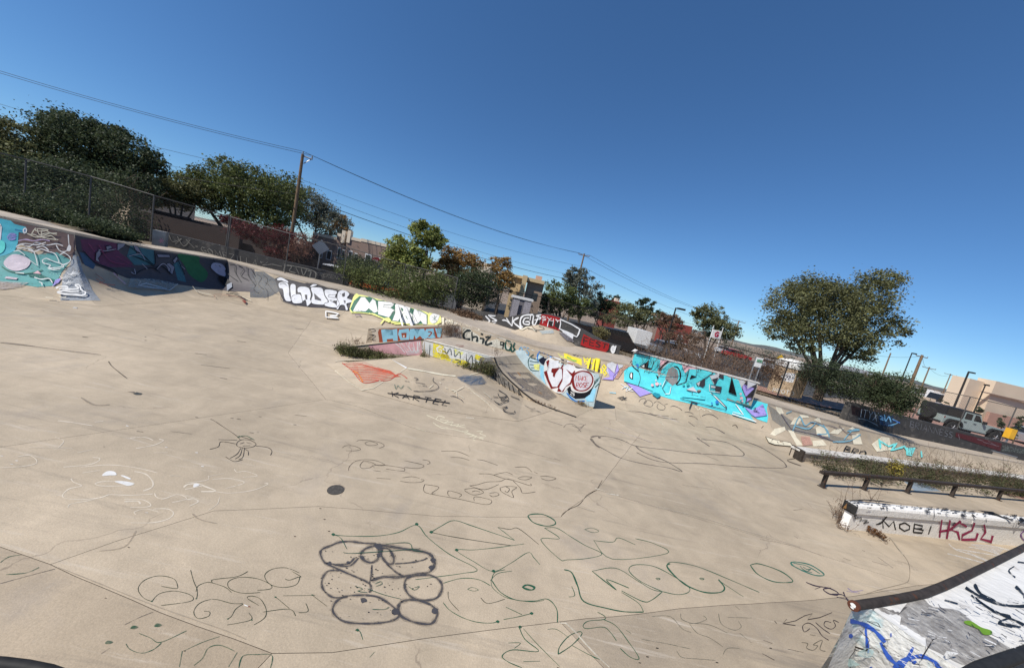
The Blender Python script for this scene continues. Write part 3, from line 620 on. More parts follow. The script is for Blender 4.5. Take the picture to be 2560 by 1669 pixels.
BARK = mat('bark', (.085, .065, .05), .95, .35, 6, bump=.8, bscale=20)
def blob(px, py, dep, rx, ry, dd=None):
    c = at(px, py, dep); rX = rx/FPX*dep; rY = ry/FPX*dep; return (c, rX*.97, (dd or rX*.8), rY*.97)
def tree(label, trunk_px, dep, blobs, n, size, m, group=None, zg=-.05, tr=.16, name='tree', limbs=6, clump=26, spread=.16, seed=1, cat='tree', hollow=.45, droop=0.):
    bs = [blob(b[0], b[1], dep+(b[4] if len(b) > 4 else 0), b[2], b[3]) for b in blobs]
    base = at(trunk_px[0], trunk_px[1], dep); base.z = zg
    e = empty(name, base, label, cat, group)
    mb = MB(); rr = random.Random(seed)
    mid = bs[0][0]
    for k in range(limbs):
        b = bs[k % len(bs)]; tgt = Vector(b[0])+Vector((rr.uniform(-.55, .55)*b[1], rr.uniform(-.5, .5)*b[2], rr.uniform(-.3, .6)*b[3]))
        h = tgt.z-base.z; p1 = base.lerp(tgt, .22)+Vector((rr.uniform(-.1, .1)*h*.3, 0, .16*h)); p2 = base.lerp(tgt, .6)+Vector((rr.uniform(-.1, .1)*h*.3, rr.uniform(-.1, .1)*h*.3, .12*h))
        j = Vector((rr.uniform(-1, 1), rr.uniform(-1, 1), 0))*tr*.5
        mb.tube([base+j+Vector((0, 0, -.05)), base+j*1.2+Vector((0, 0, .12*h)), p1, p2, tgt], [tr*.8, tr*.62, tr*.48, tr*.28, tr*.08], 6)
        for q in range(3):
            s_ = p2.lerp(tgt, rr.random()); mb.tube([s_, s_+Vector((rr.uniform(-1, 1), rr.uniform(-1, 1), rr.uniform(0, .8)))*b[1]*.5], [tr*.16, tr*.04], 4)
    mb.build('trunk', BARK, e)
    leaf_mesh('crown', bs, n, size, m, e, clump, spread, seed=seed, hollow=hollow, droop=droop); return e
def twigs(name, spots, material, parent, h=(.4, .9), n=6, r=.006, lean=.35, seed=3, branch=4):
    g = random.Random(seed); mb = MB()
    for (q, hh) in spots:
        for _ in range(n):
            H_ = hh*g.uniform(*h); d = Vector((g.gauss(0, lean), g.gauss(0, lean), 1)); b = q+Vector((g.gauss(0, .06), g.gauss(0, .06), 0)); t_ = b+d*H_
            mb.tube([b, b.lerp(t_, .5)+Vector((g.gauss(0, .03), 0, 0)), t_], [r, r*.8, r*.4], 3, cap=False)
            for k in range(branch):
                s_ = b.lerp(t_, g.uniform(.3, .95)); mb.tube([s_, s_+Vector((g.gauss(0, .5), g.gauss(0, .5), g.uniform(.2, .9)))*H_*.28], [r*.6, r*.3], 3, cap=False)
    o = mesh_obj(name, mb.v, mb.f, material, parent); o['kind'] = 'stuff'; return o
GDARK = leafmat('leaf_dark', (.066, .084, .040)); GMID = leafmat('leaf_mid', (.125, .145, .050)); GOLIVE = leafmat('leaf_olive', (.155, .158, .072)); GBRIGHT = leafmat('leaf_bright', (.26, .285, .085))
GRED = leafmat('leaf_red', (.11, .020, .022)); GORANGE = leafmat('leaf_orange', (.32, .20, .075)); GBLUE = leafmat('leaf_greyblue', (.16, .17, .13)); GBROWN = leafmat('leaf_brown', (.17, .105, .065)); GPINK = leafmat('leaf_pinkish', (.28, .15, .11))
TWIG = mat('dry_twig', (.15, .10, .07), .9, .3, 8); TWIGL = mat('pale_twig', (.30, .22, .14), .9, .3, 8); GJUN = leafmat('juniper', (.062, .080, .042)); WEED = leafmat('weed_leaf', (.11, .115, .045)); GYEL = leafmat('leaf_yellow', (.32, .26, .05))

# left grove
tree('big dark elm with grey-green top at the left, leaning over the wall', (245, 560), 23, [(215, 368, 100, 68), (320, 390, 72, 55), (165, 325, 52, 36, 1), (250, 440, 95, 55), (385, 412, 26, 38), (275, 335, 44, 26)], 24000, .19, GDARK, tr=.34, limbs=12, seed=11)
tree('tall grey-green elm cut by the left edge of the photo', (20, 560), 21, [(25, 345, 75, 48), (-60, 360, 90, 80), (40, 430, 90, 75)], 15000, .18, GOLIVE, tr=.3, limbs=6, seed=12)
tree('bushy green tree right behind the left fence', (100, 560), 19, [(90, 470, 120, 70), (20, 470, 90, 70), (190, 460, 90, 50)], 14000, .16, GDARK, tr=.2, limbs=6, seed=13)
def shrub(label, px, py, dep, rx, ry, n, size, m, zg=None, group=None, seed=1, name='shrub', cat='shrub', extra=(), hollow=.25, tw=None, spread=.18):
    bs = [blob(px, py, dep, rx, ry)]+[blob(a, b, dep+(q[4] if len(q) > 4 else 0), c, d) for q in extra for (a, b, c, d) in [q[:4]]]
    z = bs[0][0].z-bs[0][3] if zg is None else zg; e = empty(name, (bs[0][0].x, bs[0][0].y, z), label, cat, group)
    leaf_mesh('foliage', bs, n, size, m, e, 20, spread, seed=seed, hollow=hollow)
    sp = [(Vector((b[0].x+random.uniform(-.5, .5)*b[1], b[0].y, b[0].z-b[3])), b[3]*2) for b in bs for _ in range(6)]
    twigs('stems', sp, tw or TWIG, e, h=(.5, .95), n=3, r=.014 if dep > 16 else .008, seed=seed); return e
shrub('dense dark shrub at the far left end above the squid-coloured mural'.replace('squid-coloured', 'turquoise'), 60, 520, 17.0, 110, 50, 9000, .13, GDARK, seed=21)
shrub('loose dark shrub hanging over the left fence', 245, 530, 17.6, 105, 55, 8000, .12, GDARK, seed=22, extra=[(330, 470, 60, 45)])
shrub('dark low shrub on the deck edge below the big elm', 215, 565, 16.4, 70, 22, 4000, .11, GDARK, seed=23)
shrub('black-green shrub spilling onto the deck above the turquoise mural', 20, 508, 11.3, 100, 26, 8000, .085, GDARK, seed=81, extra=[(110, 532, 55, 20), (-80, 480, 80, 30)])
shrub('dark shrub hugging the deck edge at the hip corner', 225, 562, 12.0, 75, 16, 6500, .08, GDARK, seed=82, extra=[(305, 584, 45, 13, 1.2), (160, 545, 45, 18)])
tree('broad green tree behind the brown wall left of the near power pole', (600, 640), 28, [(620, 480, 85, 70), (560, 450, 60, 40), (700, 500, 70, 70), (470, 470, 60, 35), (660, 560, 70, 40)], 19000, .2, GMID, tr=.25, limbs=10, seed=14)
tree('slim tree with a single tufted top sticking out above the grove', (590, 620), 31, [(562, 405, 17, 16), (578, 425, 22, 18), (585, 470, 45, 30)], 2600, .2, GOLIVE, tr=.16, limbs=4, seed=15)
tree('olive tree filling the gap behind the left fence', (440, 620), 27, [(420, 480, 65, 38), (500, 490, 55, 36), (370, 480, 40, 40)], 9000, .2, GOLIVE, tr=.2, limbs=5, seed=16)
tree('grey-green tree behind the near power pole', (790, 640), 33, [(770, 520, 60, 50), (830, 560, 40, 35), (720, 500, 40, 35)], 9000, .2, GBLUE, tr=.2, limbs=5, seed=17)
tree('small orange-tinged tree beside the adobe house roof', (850, 600), 38, [(855, 562, 24, 24)], 1500, .22, GORANGE, tr=.12, limbs=3, seed=18)
shrub('deep red sumac bush on the left fence', 620, 578, 20.5, 42, 20, 2600, .12, GRED, seed=24, extra=[(572, 550, 22, 13), (650, 600, 24, 20)])
shrub('dark red creeper climbing below the near power pole', 700, 590, 20, 34, 28, 2200, .12, GRED, seed=25, extra=[(690, 640, 30, 24)], tw=TWIG)
shrub('pale pinkish half bare bush by the near power pole', 742, 610, 22, 48, 36, 2600, .12, GPINK, seed=26, extra=[(700, 640, 40, 22)])
tree('bright green cottonwood right of the adobe house', (1060, 700), 24, [(1065, 585, 38, 32), (1010, 620, 45, 30), (1085, 600, 30, 26), (1000, 660, 50, 24), (1040, 650, 40, 30)], 9500, .2, GBRIGHT, tr=.16, limbs=7, seed=19)
tree('tree with orange autumn patches right of the cottonwood', (1160, 720), 26, [(1130, 640, 32, 26), (1160, 670, 50, 40), (1110, 680, 40, 30)], 6000, .19, GORANGE, tr=.14, limbs=5, seed=20)
shrub('green bush below the cottonwood against the fence', 1010, 715, 18.0, 110, 42, 11000, .11, GMID, seed=27, extra=[(900, 690, 60, 30), (1090, 720, 60, 40)])
shrub('dark dense bush between the cottonwood and the gate', 1190, 720, 20, 62, 52, 6500, .12, GDARK, seed=28)
shrub('tall dark bush behind the fence in front of the adobe house', 905, 670, 19.5, 60, 26, 4200, .11, GDARK, seed=29)
tree('golden-topped tree beside the yellow adobe house', (1250, 740), 30, [(1258, 672, 24, 34), (1235, 660, 14, 20), (1262, 705, 30, 30)], 3600, .19, GORANGE, tr=.13, limbs=4, seed=31)
shrub('dry brown grass tussock at the fence foot', 1165, 790, 17.2, 40, 12, 1800, .1, GBROWN, seed=32, cat='grass')
tree('round green tree right of the yellow adobe house', (1400, 800), 38, [(1400, 735, 46, 34), (1375, 760, 34, 26), (1440, 765, 40, 28)], 5600, .25, GMID, tr=.2, limbs=5, seed=33)
tree('grey leaved tree behind the second power pole', (1450, 790), 42, [(1445, 700, 32, 34), (1470, 740, 36, 40), (1430, 690, 24, 24)], 4400, .25, GBLUE, tr=.18, limbs=5, seed=34)
tree('dark green tree right of the second power pole', (1510, 800), 44, [(1510, 760, 28, 22), (1490, 775, 30, 20)], 2600, .26, GDARK, tr=.18, limbs=3, seed=35)
tree('yellow-olive tree below the red roof', (1590, 830), 46, [(1575, 785, 44, 24), (1620, 795, 36, 22)], 3800, .27, GOLIVE, tr=.18, limbs=4, seed=36)
tree('small rounded dark tree beside the red roof', (1535, 790), 62, [(1540, 748, 13, 9)], 500, .3, GDARK, tr=.14, limbs=2, seed=37)
tree('pointed green tree right of the yellow-olive tree', (1618, 800), 50, [(1616, 762, 22, 18), (1640, 785, 22, 14)], 1600, .28, GDARK, tr=.16, limbs=3, seed=38)
tree('grey-green tree behind the white sign', (1775, 850), 36, [(1775, 795, 40, 30), (1800, 825, 44, 26), (1745, 790, 22, 20)], 4600, .22, GOLIVE, tr=.2, limbs=5, seed=39)
tree('brown half bare tree around the parking lamp', (1680, 870), 30, [(1675, 805, 34, 26), (1640, 800, 22, 16)], 1700, .17, GBROWN, tr=.14, limbs=6, seed=40)
shrub('round yellow-green bush at the foot of the arched wall', 1502, 832, 20.5, 22, 17, 1500, .09, leafmat('leaf_sage', (.22, .20, .09)), seed=41)
sb = shrub('large bare brown thicket behind the turquoise mural wall', 1790, 905, 16.2, 80, 46, 2600, .07, GBROWN, seed=42, extra=[(1730, 880, 50, 34), (1850, 900, 40, 30)], spread=.3)
twigs('branches', [(P(1640+k*9, 950+k*2.2, 1.1)+Vector((0, 1.2+(k % 5)*.35, 0)), 1.15) for k in range(30)], TWIG, sb, h=(.6, 1.15), n=5, r=.009, lean=.3, seed=5, branch=6)
shrub('reddish bare bush beside the white notice sign', 1935, 905, 15.5, 34, 30, 900, .06, GBROWN, seed=43, spread=.3)
tree('big rounded elm standing alone at the right', (2062, 945), 17.5, [(1985, 760, 62, 55), (2040, 740, 65, 55), (2110, 770, 70, 55), (2165, 745, 60, 62), (2190, 800, 55, 50), (1960, 820, 50, 42), (2060, 820, 90, 40), (2235, 825, 34, 34), (2140, 850, 50, 32), (2215, 700, 40, 26), (2000, 858, 42, 24), (2150, 885, 44, 20)], 26000, .125, GOLIVE, tr=.17, limbs=9, seed=44, hollow=.4, spread=.2, zg=1.0)
shrub('spreading dark juniper under the big elm', 2110, 955, 15.6, 95, 42, 9500, .08, GJUN, seed=45, extra=[(2050, 930, 50, 40)])
shrub('rounded blackish juniper right of the big elm', 2225, 985, 13.4, 58, 52, 9000, .07, GDARK, seed=46, extra=[(2195, 960, 30, 30), (2262, 1010, 26, 26)])
for px, py, dep, ry, lb_s in ((2405, 1040, 24, 14, 'small spindly conifer behind the jeep roof'), (2505, 1050, 24, 22, 'spindly dark conifer in front of the tan building'), (2545, 1062, 22, 30, 'tall spindly conifer at the right edge of the photo'), (2370, 1010, 30, 14, 'thin brownish conifer near the far parking lot'), (2347, 1012, 30, 12, 'thin conifer next to the tall street lamp')):
    tree(lb_s, (px-6, py+ry), dep, [(px, py, 7, ry), (px-3, py+ry*.5, 9, ry*.4)], 500, .13, GJUN, tr=.05, limbs=2, seed=px, cat='conifer')
for k, (px, py, dep, r_) in enumerate(((2330, 1015, 36, 9), (2310, 975, 70, 12), (2345, 985, 70, 10), (2450, 1025, 30, 9))):
    shrub(('small round dust-green bush on the pink gravel slope', 'dark bush on the skyline left of the street lamp', 'dark bush on the skyline beside the street lamp', 'low bush in front of the tan building corner')[k], px, py, dep, r_, r_*.8, 400, .16, GJUN, seed=50+k)

shrub('olive brush in front of the far red house', 1548, 802, 42, 34, 16, 1500, .2, GOLIVE, seed=91, extra=[(1510, 795, 26, 14)])
shrub('brown brush below the parking lamp', 1712, 848, 26, 40, 22, 1300, .13, GBROWN, seed=92, extra=[(1672, 835, 30, 18), (1740, 840, 26, 18)])
shrub('dry reddish brush left of the portable toilet', 1915, 935, 15.0, 44, 20, 1100, .07, GBROWN, seed=93, spread=.3)
shrub('low grey-green brush on the skyline left of the elm', 1905, 885, 48, 60, 14, 1500, .2, GBLUE, seed=94, extra=[(1820, 865, 40, 12), (1985, 905, 40, 12)])
# weeds in the bowl
def weeds(label, spots, hs, n, size, m, name='weed_patch', lw=.06, twn=4, tw=TWIG, seed=1, br=3):
    e = empty(name, spots[0], label, 'weeds'); bl = [(q+Vector((0, 0, h*.5)), w, w, h*.5) for q, h, w in zip(spots, hs, [lw]*len(spots))]
    leaf_mesh('leaves', bl, n, size, m, e, 12, .5, seed=seed, hollow=.1, floorz=0.01); twigs('stems', [(q, h) for q, h in zip(spots, hs)], tw, e, h=(.6, 1.4), n=twn, r=.004, seed=seed, branch=br); return e
g = random.Random(4)
sp = [l0.lerp(c1, t_)*1. for t_ in [g.uniform(.08, .86) for _ in range(60)]]; sp = [Vector((q.x+g.uniform(-.02, .06), q.y-g.uniform(.05, .5)*(1-abs(.35-k/60)), 0)) for k, q in enumerate(sp)]
weeds('dry olive weeds growing in the pit before the pink wall', sp, [g.uniform(.12, .34) for _ in sp], 5200, .05, WEED, lw=.16, seed=61)
sp = [c1.lerp(c2, t_) for t_ in (.02, .05, .1, .52, .62, .7, .78, .84, .9, .95, .98, 1.0)]; sp = [Vector((q.x, q.y-.12, wz*.8)) for q in sp]
weeds('straggly green weeds at the foot of the yellow wall', sp, [.12, .3, .12, .15, .25, .3, .35, .4, .45, .4, .5, .5], 1500, .045, WEED, lw=.1, seed=62)
q0 = on_plane((1128, 838), u1, u0); sp = [Vector((q0.x+g.uniform(-.45, .4), q0.y-.12, ZM)) for _ in range(9)]
weeds('bare brown twig bush in the corner of the upper deck', sp, [g.uniform(.3, .5) for _ in sp], 160, .04, GBROWN, lw=.12, twn=9, seed=63, br=6)
sp = [u0+Vector((-.08-.06*k, -.1, 0)) for k in range(7)]; weeds('dry twigs at the left end of the tall funbox wall', [Vector((q.x, q.y, 0)) for q in sp], [.3, .25, .22, .2, .3, .25, .2], 60, .04, GBROWN, lw=.1, twn=3, seed=64)
q0 = on_plane((1236, 888), c1, c2); weeds('thin dry stalks at the top of the curved ramp', [q0+Vector((.03*k, .03, 0)) for k in range(4)], [.28]*4, 30, .03, GBROWN, lw=.06, twn=2, seed=65)
weeds('small tan tuft below the red and white SCO lettering', [P(1446+k*3, 1009+k, 0.03) for k in range(6)], [.07]*6, 260, .03, leafmat('straw', (.38, .27, .13)), lw=.05, twn=5, tw=TWIGL, seed=66)
weeds('short brown weeds along the foot of the curved ramp edge', [P(1330+k*8, 1001+k*3, .05) for k in range(8)], [.05]*8, 260, .025, GBROWN, lw=.04, twn=3, seed=67)
# planter weeds
sp = [pa.lerp(pb, t_)+Vector((.1, -g.uniform(.08, .95), 0)) for t_ in [g.random() for _ in range(170)]]
for q in sp: q.z = 0
weeds('long band of dark green weeds in front of the planter wall', sp, [g.uniform(.16, .4)*(1.25 if g.random() < .2 else 1) for _ in sp], 15000, .05, leafmat('planter_weed', (.085, .088, .042)), name='weed_bed', lw=.24, seed=68)
sp = [pa.lerp(pb, t_)+Vector((0, -g.uniform(.0, .5), 0)) for t_ in [.03, .04, .05, .22, .24, .34]+[g.uniform(.3, 1) for _ in range(40)]]
for q in sp: q.z = .1
weeds('tall feathery stalks rising above the planter weeds', sp, [g.uniform(.45, .8) for _ in sp], 1800, .045, WEED, name='tall_weeds', lw=.1, twn=4, seed=69, br=7)
q0 = pa.lerp(pb, .215); weeds('yellow leafed weed in the planter', [Vector((q0.x+.03*k, q0.y-.45-.02*k, .1)) for k in range(5)], [.4, .5, .45, .35, .4], 420, .06, GYEL, name='yellow_weed', lw=.11, seed=70)
sp = [P(2095+k*2.2, 1290+k*6, 0) for k in range(7)]; weeds('dry twiggy weed at the left end of the white ledge', sp, [.3, .34, .26, .22, .18, .14, .12], 260, .03, GBROWN, lw=.07, twn=5, seed=71)
sp = [P(2150+k*6.5, 1316+k*4, 0) for k in range(9)]; weeds('reddish tuft along the foot of the white ledge', [q-Vector((0, .02, 0)) for q in sp], [.06]*9, 420, .03, leafmat('rust_grass', (.22, .11, .05)), lw=.05, twn=4, seed=72)
sp = [la_.lerp(lb_, t_)+nl*.6 for t_ in (.14, .20, .23)]; weeds('thin bare weed behind the white ledge', [Vector((q.x, q.y, 0)) for q in sp], [.55, .75, .5], 60, .03, GBROWN, lw=.1, twn=3, seed=73, br=6)
# dry grass along the fence behind the deck
gb2 = [(back[k].lerp(back[k+1], g.random())+Vector((g.uniform(-.2, .2), g.uniform(.1, .9), 0))) for k in range(6, 16) for _ in range(70)]
e = MB()
for q in gb2:
    for _ in range(7):
        d = Vector((g.gauss(0, .12), g.gauss(0, .12), g.uniform(.1, .32))); b = q+Vector((g.gauss(0, .15), g.gauss(0, .15), -.06)); w = Vector((.008, .004, 0)); e.add([b-w, b+w, b+d], [(0, 1, 2)])
o = mesh_obj('dry_grass', e.v, e.f, leafmat('straw_grass', (.33, .24, .13), .3)); tag(o, 'dry straw grass along the fence behind the right deck', 'grass', kind='stuff')

# ================================================================== fences
FDARK = mat('dull_fence_steel', (.085, .08, .075), .6, .2, 9)
def fence(label, posts, zend, group=None, mid=None, blk=False, mesh=True, hmesh=None, toprail=True):
    """posts: (base point, height)"""
    fm = BLACKM if blk else FDARK; e = empty('chain_link_fence', posts[0][0], label, 'fence', group)
    for q, h in posts: MB().tube([q, q+Vector((0, 0, h))], .026, 8).build('post', fm, e)
    tops = [q+Vector((0, 0, h)) for q, h in posts]
    if toprail:
        for a, b in zip(tops[:-1], tops[1:]): MB().tube([a, b], .024, 6).build('top_rail', fm, e)
    mb = MB(); pit_ = .11; w = .0035
    if mesh:
        for (q, h), (q2, h2) in zip(posts[:-1], posts[1:]):
            L_ = (q2-q); ln = L_.length; k = -h
            hh = min(h, h2)
            nrm_ = Vector((-L_.y, L_.x, 0)).normalized()*.002
            s_ = -hh
            while s_ < ln:
                for sg in (1, -1):
                    x0, z0_, x1, z1_ = (s_, 0, s_+hh, hh) if sg > 0 else (s_, hh, s_+hh, 0)
                    a0 = max(0, -x0); a1 = min(hh, ln-x0)
                    if a1 <= a0: continue
                    def pt(a): return q.lerp(q2, (x0+a)/ln)+Vector((0, 0, z0_+(a if sg > 0 else -a)))+nrm_*sg
                    p_, r_ = pt(a0), pt(a1); o_ = Vector((0, 0, w)); mb.add([p_-o_, r_-o_, r_+o_, p_+o_], [(0, 1, 2, 3)])
                s_ += pit_
        mo = mesh_obj('chain_link_mesh', mb.v, mb.f, fm, e); mo['kind'] = 'stuff'
    return e
def fp(bx, by, tx, ty, z):
    q = P(bx, by, z); return (q, hgt(q-Vector((0, 0, z)), (tx, ty))-z)
fence('tall chain link fence behind the left mural under the trees', [fp(-170, 500, -165, 345, 1.55), fp(60, 540, 64, 398, 1.55), fp(220, 573, 222, 440, 1.5), fp(376, 605, 379, 487, 1.5), fp(562, 643, 565, 539, 1.4)], 0)
fence('chain link fence span behind the black GOMEZILLA wall', [fp(566, 645, 568, 540, 1.4), fp(712, 682, 716, 582, 1.3), fp(855, 712, 861, 617, 1.25), fp(1000, 745, 1008, 660, 1.2), fp(1128, 778, 1133, 692, 1.15)], 0)
fence('chain link fence of the gate span behind the brown grass', [fp(1137, 781, 1145, 700, 1.12), fp(1232, 800, 1241, 722, 1.1), fp(1358, 812, 1367, 744, 1.1), fp(1478, 842, 1492, 778, 1.1)], 0, blk=True)
fence('dark chain link fence behind the turquoise mural wall', [fp(1482, 843, 1494, 779, 1.1), fp(1636, 889, 1658, 820, 1.1), fp(1790, 937, 1810, 862, 1.12), fp(1943, 990, 1967, 903, 1.15), fp(2150, 1030, 2182, 938, 1.0)], 0, blk=True)
fence('tall thin chain link fence at the right in front of the jeep', [fp(2281, 1043, 2313, 968, .9), fp(2392, 1072, 2433, 993, .9), fp(2505, 1100, 2545, 1019, .9), fp(2640, 1135, 2690, 1050, .9)], 0)
gate = empty('barrier', P(545, 634, 1.45), 'white tubular metal barrier leaning behind the black left wall', 'barrier')
a = P(543, 628, 1.5); b = P(705, 667, 1.35)
for o1, o2 in (((540, 612), (705, 659)), ((545, 622), (640, 646)), ((540, 612), (545, 628)), ((548, 612), (575, 628))):
    MB().tube([on_plane(o1, a, b), on_plane(o2, a, b)], .025, 6).build('bar', WHITEP, gate)

# ================================================================== power poles and wires
ppw = {}
def power_pole(label, top_px, dep, ztilt=0, arm=1.2, r=.15, extra=True, armdir=None, zg=0):
    t_ = at(*top_px, dep); e = empty('power_pole', (t_.x, t_.y, zg), label, 'power pole')
    MB().tube([Vector((t_.x, t_.y, zg-.05)), Vector((t_.x, t_.y, t_.z))], [r, r*.68], 10).build('pole', WOODP, e)
    ad = armdir or Vector((1, 0, 0)); z = t_.z-.25
    a = Vector((t_.x, t_.y, z))-ad*arm*.5; b = Vector((t_.x, t_.y, z))+ad*arm*.5
    if arm:
        MB().tube([a, b], .055, 4).build('crossarm', WOODP, e)
        for q in (a, b): MB().tube([q, q+Vector((0, 0, .2))], .045, 6).build('insulator', METAL, e)
    return t_, e
p1, e1 = power_pole('near wooden power pole left of the adobe house', (757, 386), 26, arm=0, r=.15)
MB().tube([p1+Vector((0, 0, -.1)), p1+Vector((.62, .2, -.15))], .05, 6).build('bracket', METAL, e1); MB().tube([p1+Vector((.6, .2, -.15)), p1+Vector((.12, .04, -.65))], .03, 6).build('brace', METAL, e1)
MB().tube([p1+Vector((.62, .2, -.2)), p1+Vector((.62, .2, .12))], .05, 6).build('insulator', METAL, e1); MB().tube([p1, p1+Vector((0, 0, .22))], .05, 6).build('insulator', METAL, e1)
p2, e2 = power_pole('second wooden power pole with short crossarm behind the fence', (1461, 634), 49, arm=1.6)
MB().tube([p2+Vector((.25, 0, -3.6)), p2+Vector((.25, 0, -2.7))], .22, 8).build('transformer', METAL, e2)
MB().tube([Vector((p2.x-.9, p2.y, 0)), Vector((p2.x-.2, p2.y, p2.z-3))], .06, 6).build('brace_pole', WOODP, e2)
p3, e3 = power_pole('distant power pole with crossarm right of the white sign', (1848, 801), 78, arm=3, r=.17)
p4 = at(-700, 30, 20)
def wire(label, a, b, sag, r=.014):
    a = Vector(a); b = Vector(b); pts = [a.lerp(b, k/16)-Vector((0, 0, sag*4*(k/16)*(1-k/16))) for k in range(17)]
    o = MB().tube(pts, r, 4, cap=False).build('power_line', BLACKM); tag(o, label, 'power line', 'power lines strung between the poles'); return o
h1 = hgt((p1.x, p1.y, 0), (748, 447)); h1b = hgt((p1.x, p1.y, 0), (745, 470)); h1c = hgt((p1.x, p1.y, 0), (743, 486))
h2 = hgt((p2.x, p2.y, 0), (1453, 665)); h2b = hgt((p2.x, p2.y, 0), (1446, 690)); h2c = hgt((p2.x, p2.y, 0), (1443, 702))
L0t = at(0, 180, 24); L0b = at(0, 190, 24.6)
far = [(p1+Vector((0, 0, .22)), at(-500, 15, 21)), (p1+Vector((.62, .2, .12)), at(-500, 22, 21.6))]
wire('upper overhead wire leaving the near pole to the left, from the pole tip', far[0][0], far[0][1], .5); wire('upper overhead wire leaving the near pole to the left, from its side bracket', far[1][0], far[1][1], .5)
wire('top wire between the wooden poles, tied to the near pole tip', p1+Vector((0, 0, .22)), p2+Vector((-.8, 0, -.05)), .9); wire('top wire between the wooden poles, tied to the side bracket', p1+Vector((.62, .2, .12)), p2+Vector((.8, 0, -.05)), .9)
for ha_, hb_, yy, r_, wn in ((h1, h2, 230, .011, 'thin wire, highest of the three lower wires'), (h1b, h2b, 300, .011, 'thin wire, middle of the three lower wires'), (h1c, h2c, 342, .024, 'thick cable, lowest of the three lower wires')):
    wire(wn+' between the wooden poles', (p1.x, p1.y, ha_), (p2.x, p2.y, hb_), .7, r_)
    wire(wn+' left of the near pole', (p1.x, p1.y, ha_), at(-300, yy-65, 22), .5, r_)
wire('upper wire right of the second pole, from the left crossarm end', p2+Vector((-.8, 0, -.05)), p3+Vector((-1, 0, 0)), 1.2, .018); wire('upper wire right of the second pole, from the right crossarm end', p2+Vector((.8, 0, -.05)), p3+Vector((1, 0, 0)), 1.2, .018)
wire('lower thin wire right of the second pole', (p2.x, p2.y, h2), (p3.x, p3.y, p3.z-2), 1., .016); wire('lowest heavy wire right of the second pole', (p2.x, p2.y, h2c), (p3.x, p3.y, p3.z-3.2), 1., .02)
for lb_s, q, dep, arm in (('thin bare pole right of the elm', (2227, 882), 60, 0), ('thick leaning-looking power pole with short crossarm right of the elm', (2306, 887), 46, 1.6), ('power pole with crossarm, third right of the elm', (2324, 917), 66, 2.6), ('faint distant power pole with crossarm before the street lamp', (2377, 934), 90, 3.2)):
    t_, e = power_pole(lb_s, q, dep, arm=arm, r=.13 if arm != 1.6 else .2)
    if lb_s.startswith('power pole'): q3 = t_
wire('wire from the thick pole to the third pole right of the elm', at(2306, 890, 46), at(2324, 920, 66), .6, .015); wire('wire from the third pole to the faint distant pole', at(2324, 920, 66), at(2377, 937, 90), .8, .02); wire('wire running from the faint distant pole past the tan building', at(2377, 937, 90), at(2700, 1010, 90), .8, .02); wire('wire from behind the elm to the thick pole', at(2100, 860, 46), at(2306, 890, 46), .8, .015)
def lamp(label, top, dep, armpx, r=.07):
    t_ = at(*top, dep); e = empty('street_lamp', (t_.x, t_.y, 0), label, 'street lamp')
    MB().tube([Vector((t_.x, t_.y, 0)), t_], [r, r*.7], 8).build('pole', BLACKM, e); b = at(*armpx, dep); d = (b-t_); d.z = 0
    a_ = t_+d*.25; MB().tube([t_-Vector((0, 0, .05)), a_], .05, 6).build('arm', BLACKM, e)
    n = Vector((-d.y, d.x, 0)).normalized()*.16; v = [a_-n, t_+d-n, t_+d+n, a_+n]; mb = MB(); mb.add([q-Vector((0, 0, .08)) for q in v]+[q+Vector((0, 0, .05)) for q in v], [(0, 1, 2, 3), (4, 5, 6, 7), (0, 1, 5, 4), (1, 2, 6, 5), (2, 3, 7, 6), (3, 0, 4, 7)]); mb.build('lamp_head', BLACKM, e)
lamp('black parking lamp with flat head behind the mural wall', (1690, 769), 26, (1711, 777), .08)
lamp('black street lamp right of the elm', (2280, 882), 40, (2289, 884)); lamp('black street lamp beside the tan building', (2422, 929), 32, (2434, 932), .09); lamp('small black lamp in front of the tan building', (2464, 961), 30, (2469, 962), .06)

# ================================================================== buildings
ADOBE = mat('adobe_brown', (.26, .185, .15), .9, .12, .8, bump=.3, bscale=6); ADOBE_SHADED = mat('adobe_maroon_shaded', (.050, .036, .032), .9, .15, .8, bump=.3, bscale=6); ADOBEY = mat('adobe_yellow', (.56, .42, .24), .9, .08, .8); PARAP = mat('parapet_cream', (.66, .56, .44), .85, .08, 1)  # maroon adobe is darkened so its colour carries the left walls' shade
GLASS = mat('window_glass', (.03, .035, .04), .15, .2, 1, spec=.6); TANB = mat('tan_stucco', (.62, .50, .37), .9, .07, .4, bump=.2, bscale=3); WHB = mat('white_metal_roof', (.75, .75, .74), .5, .05, .5); REDR = mat('red_brick', (.26, .06, .045), .9, .2, 2)
def line_box(name, pl_, pr_, depl, depr, thick, zb, m, parent, top=None):
    a = at(*pl_, depl); b = at(*pr_, depr); z = (a.z+b.z)/2 if top is None else top
    o = MB().add(*wall_line((a.x, a.y, 0), (b.x, b.y, 0), thick, zb, z)).build(name, m, parent); return a, b, z
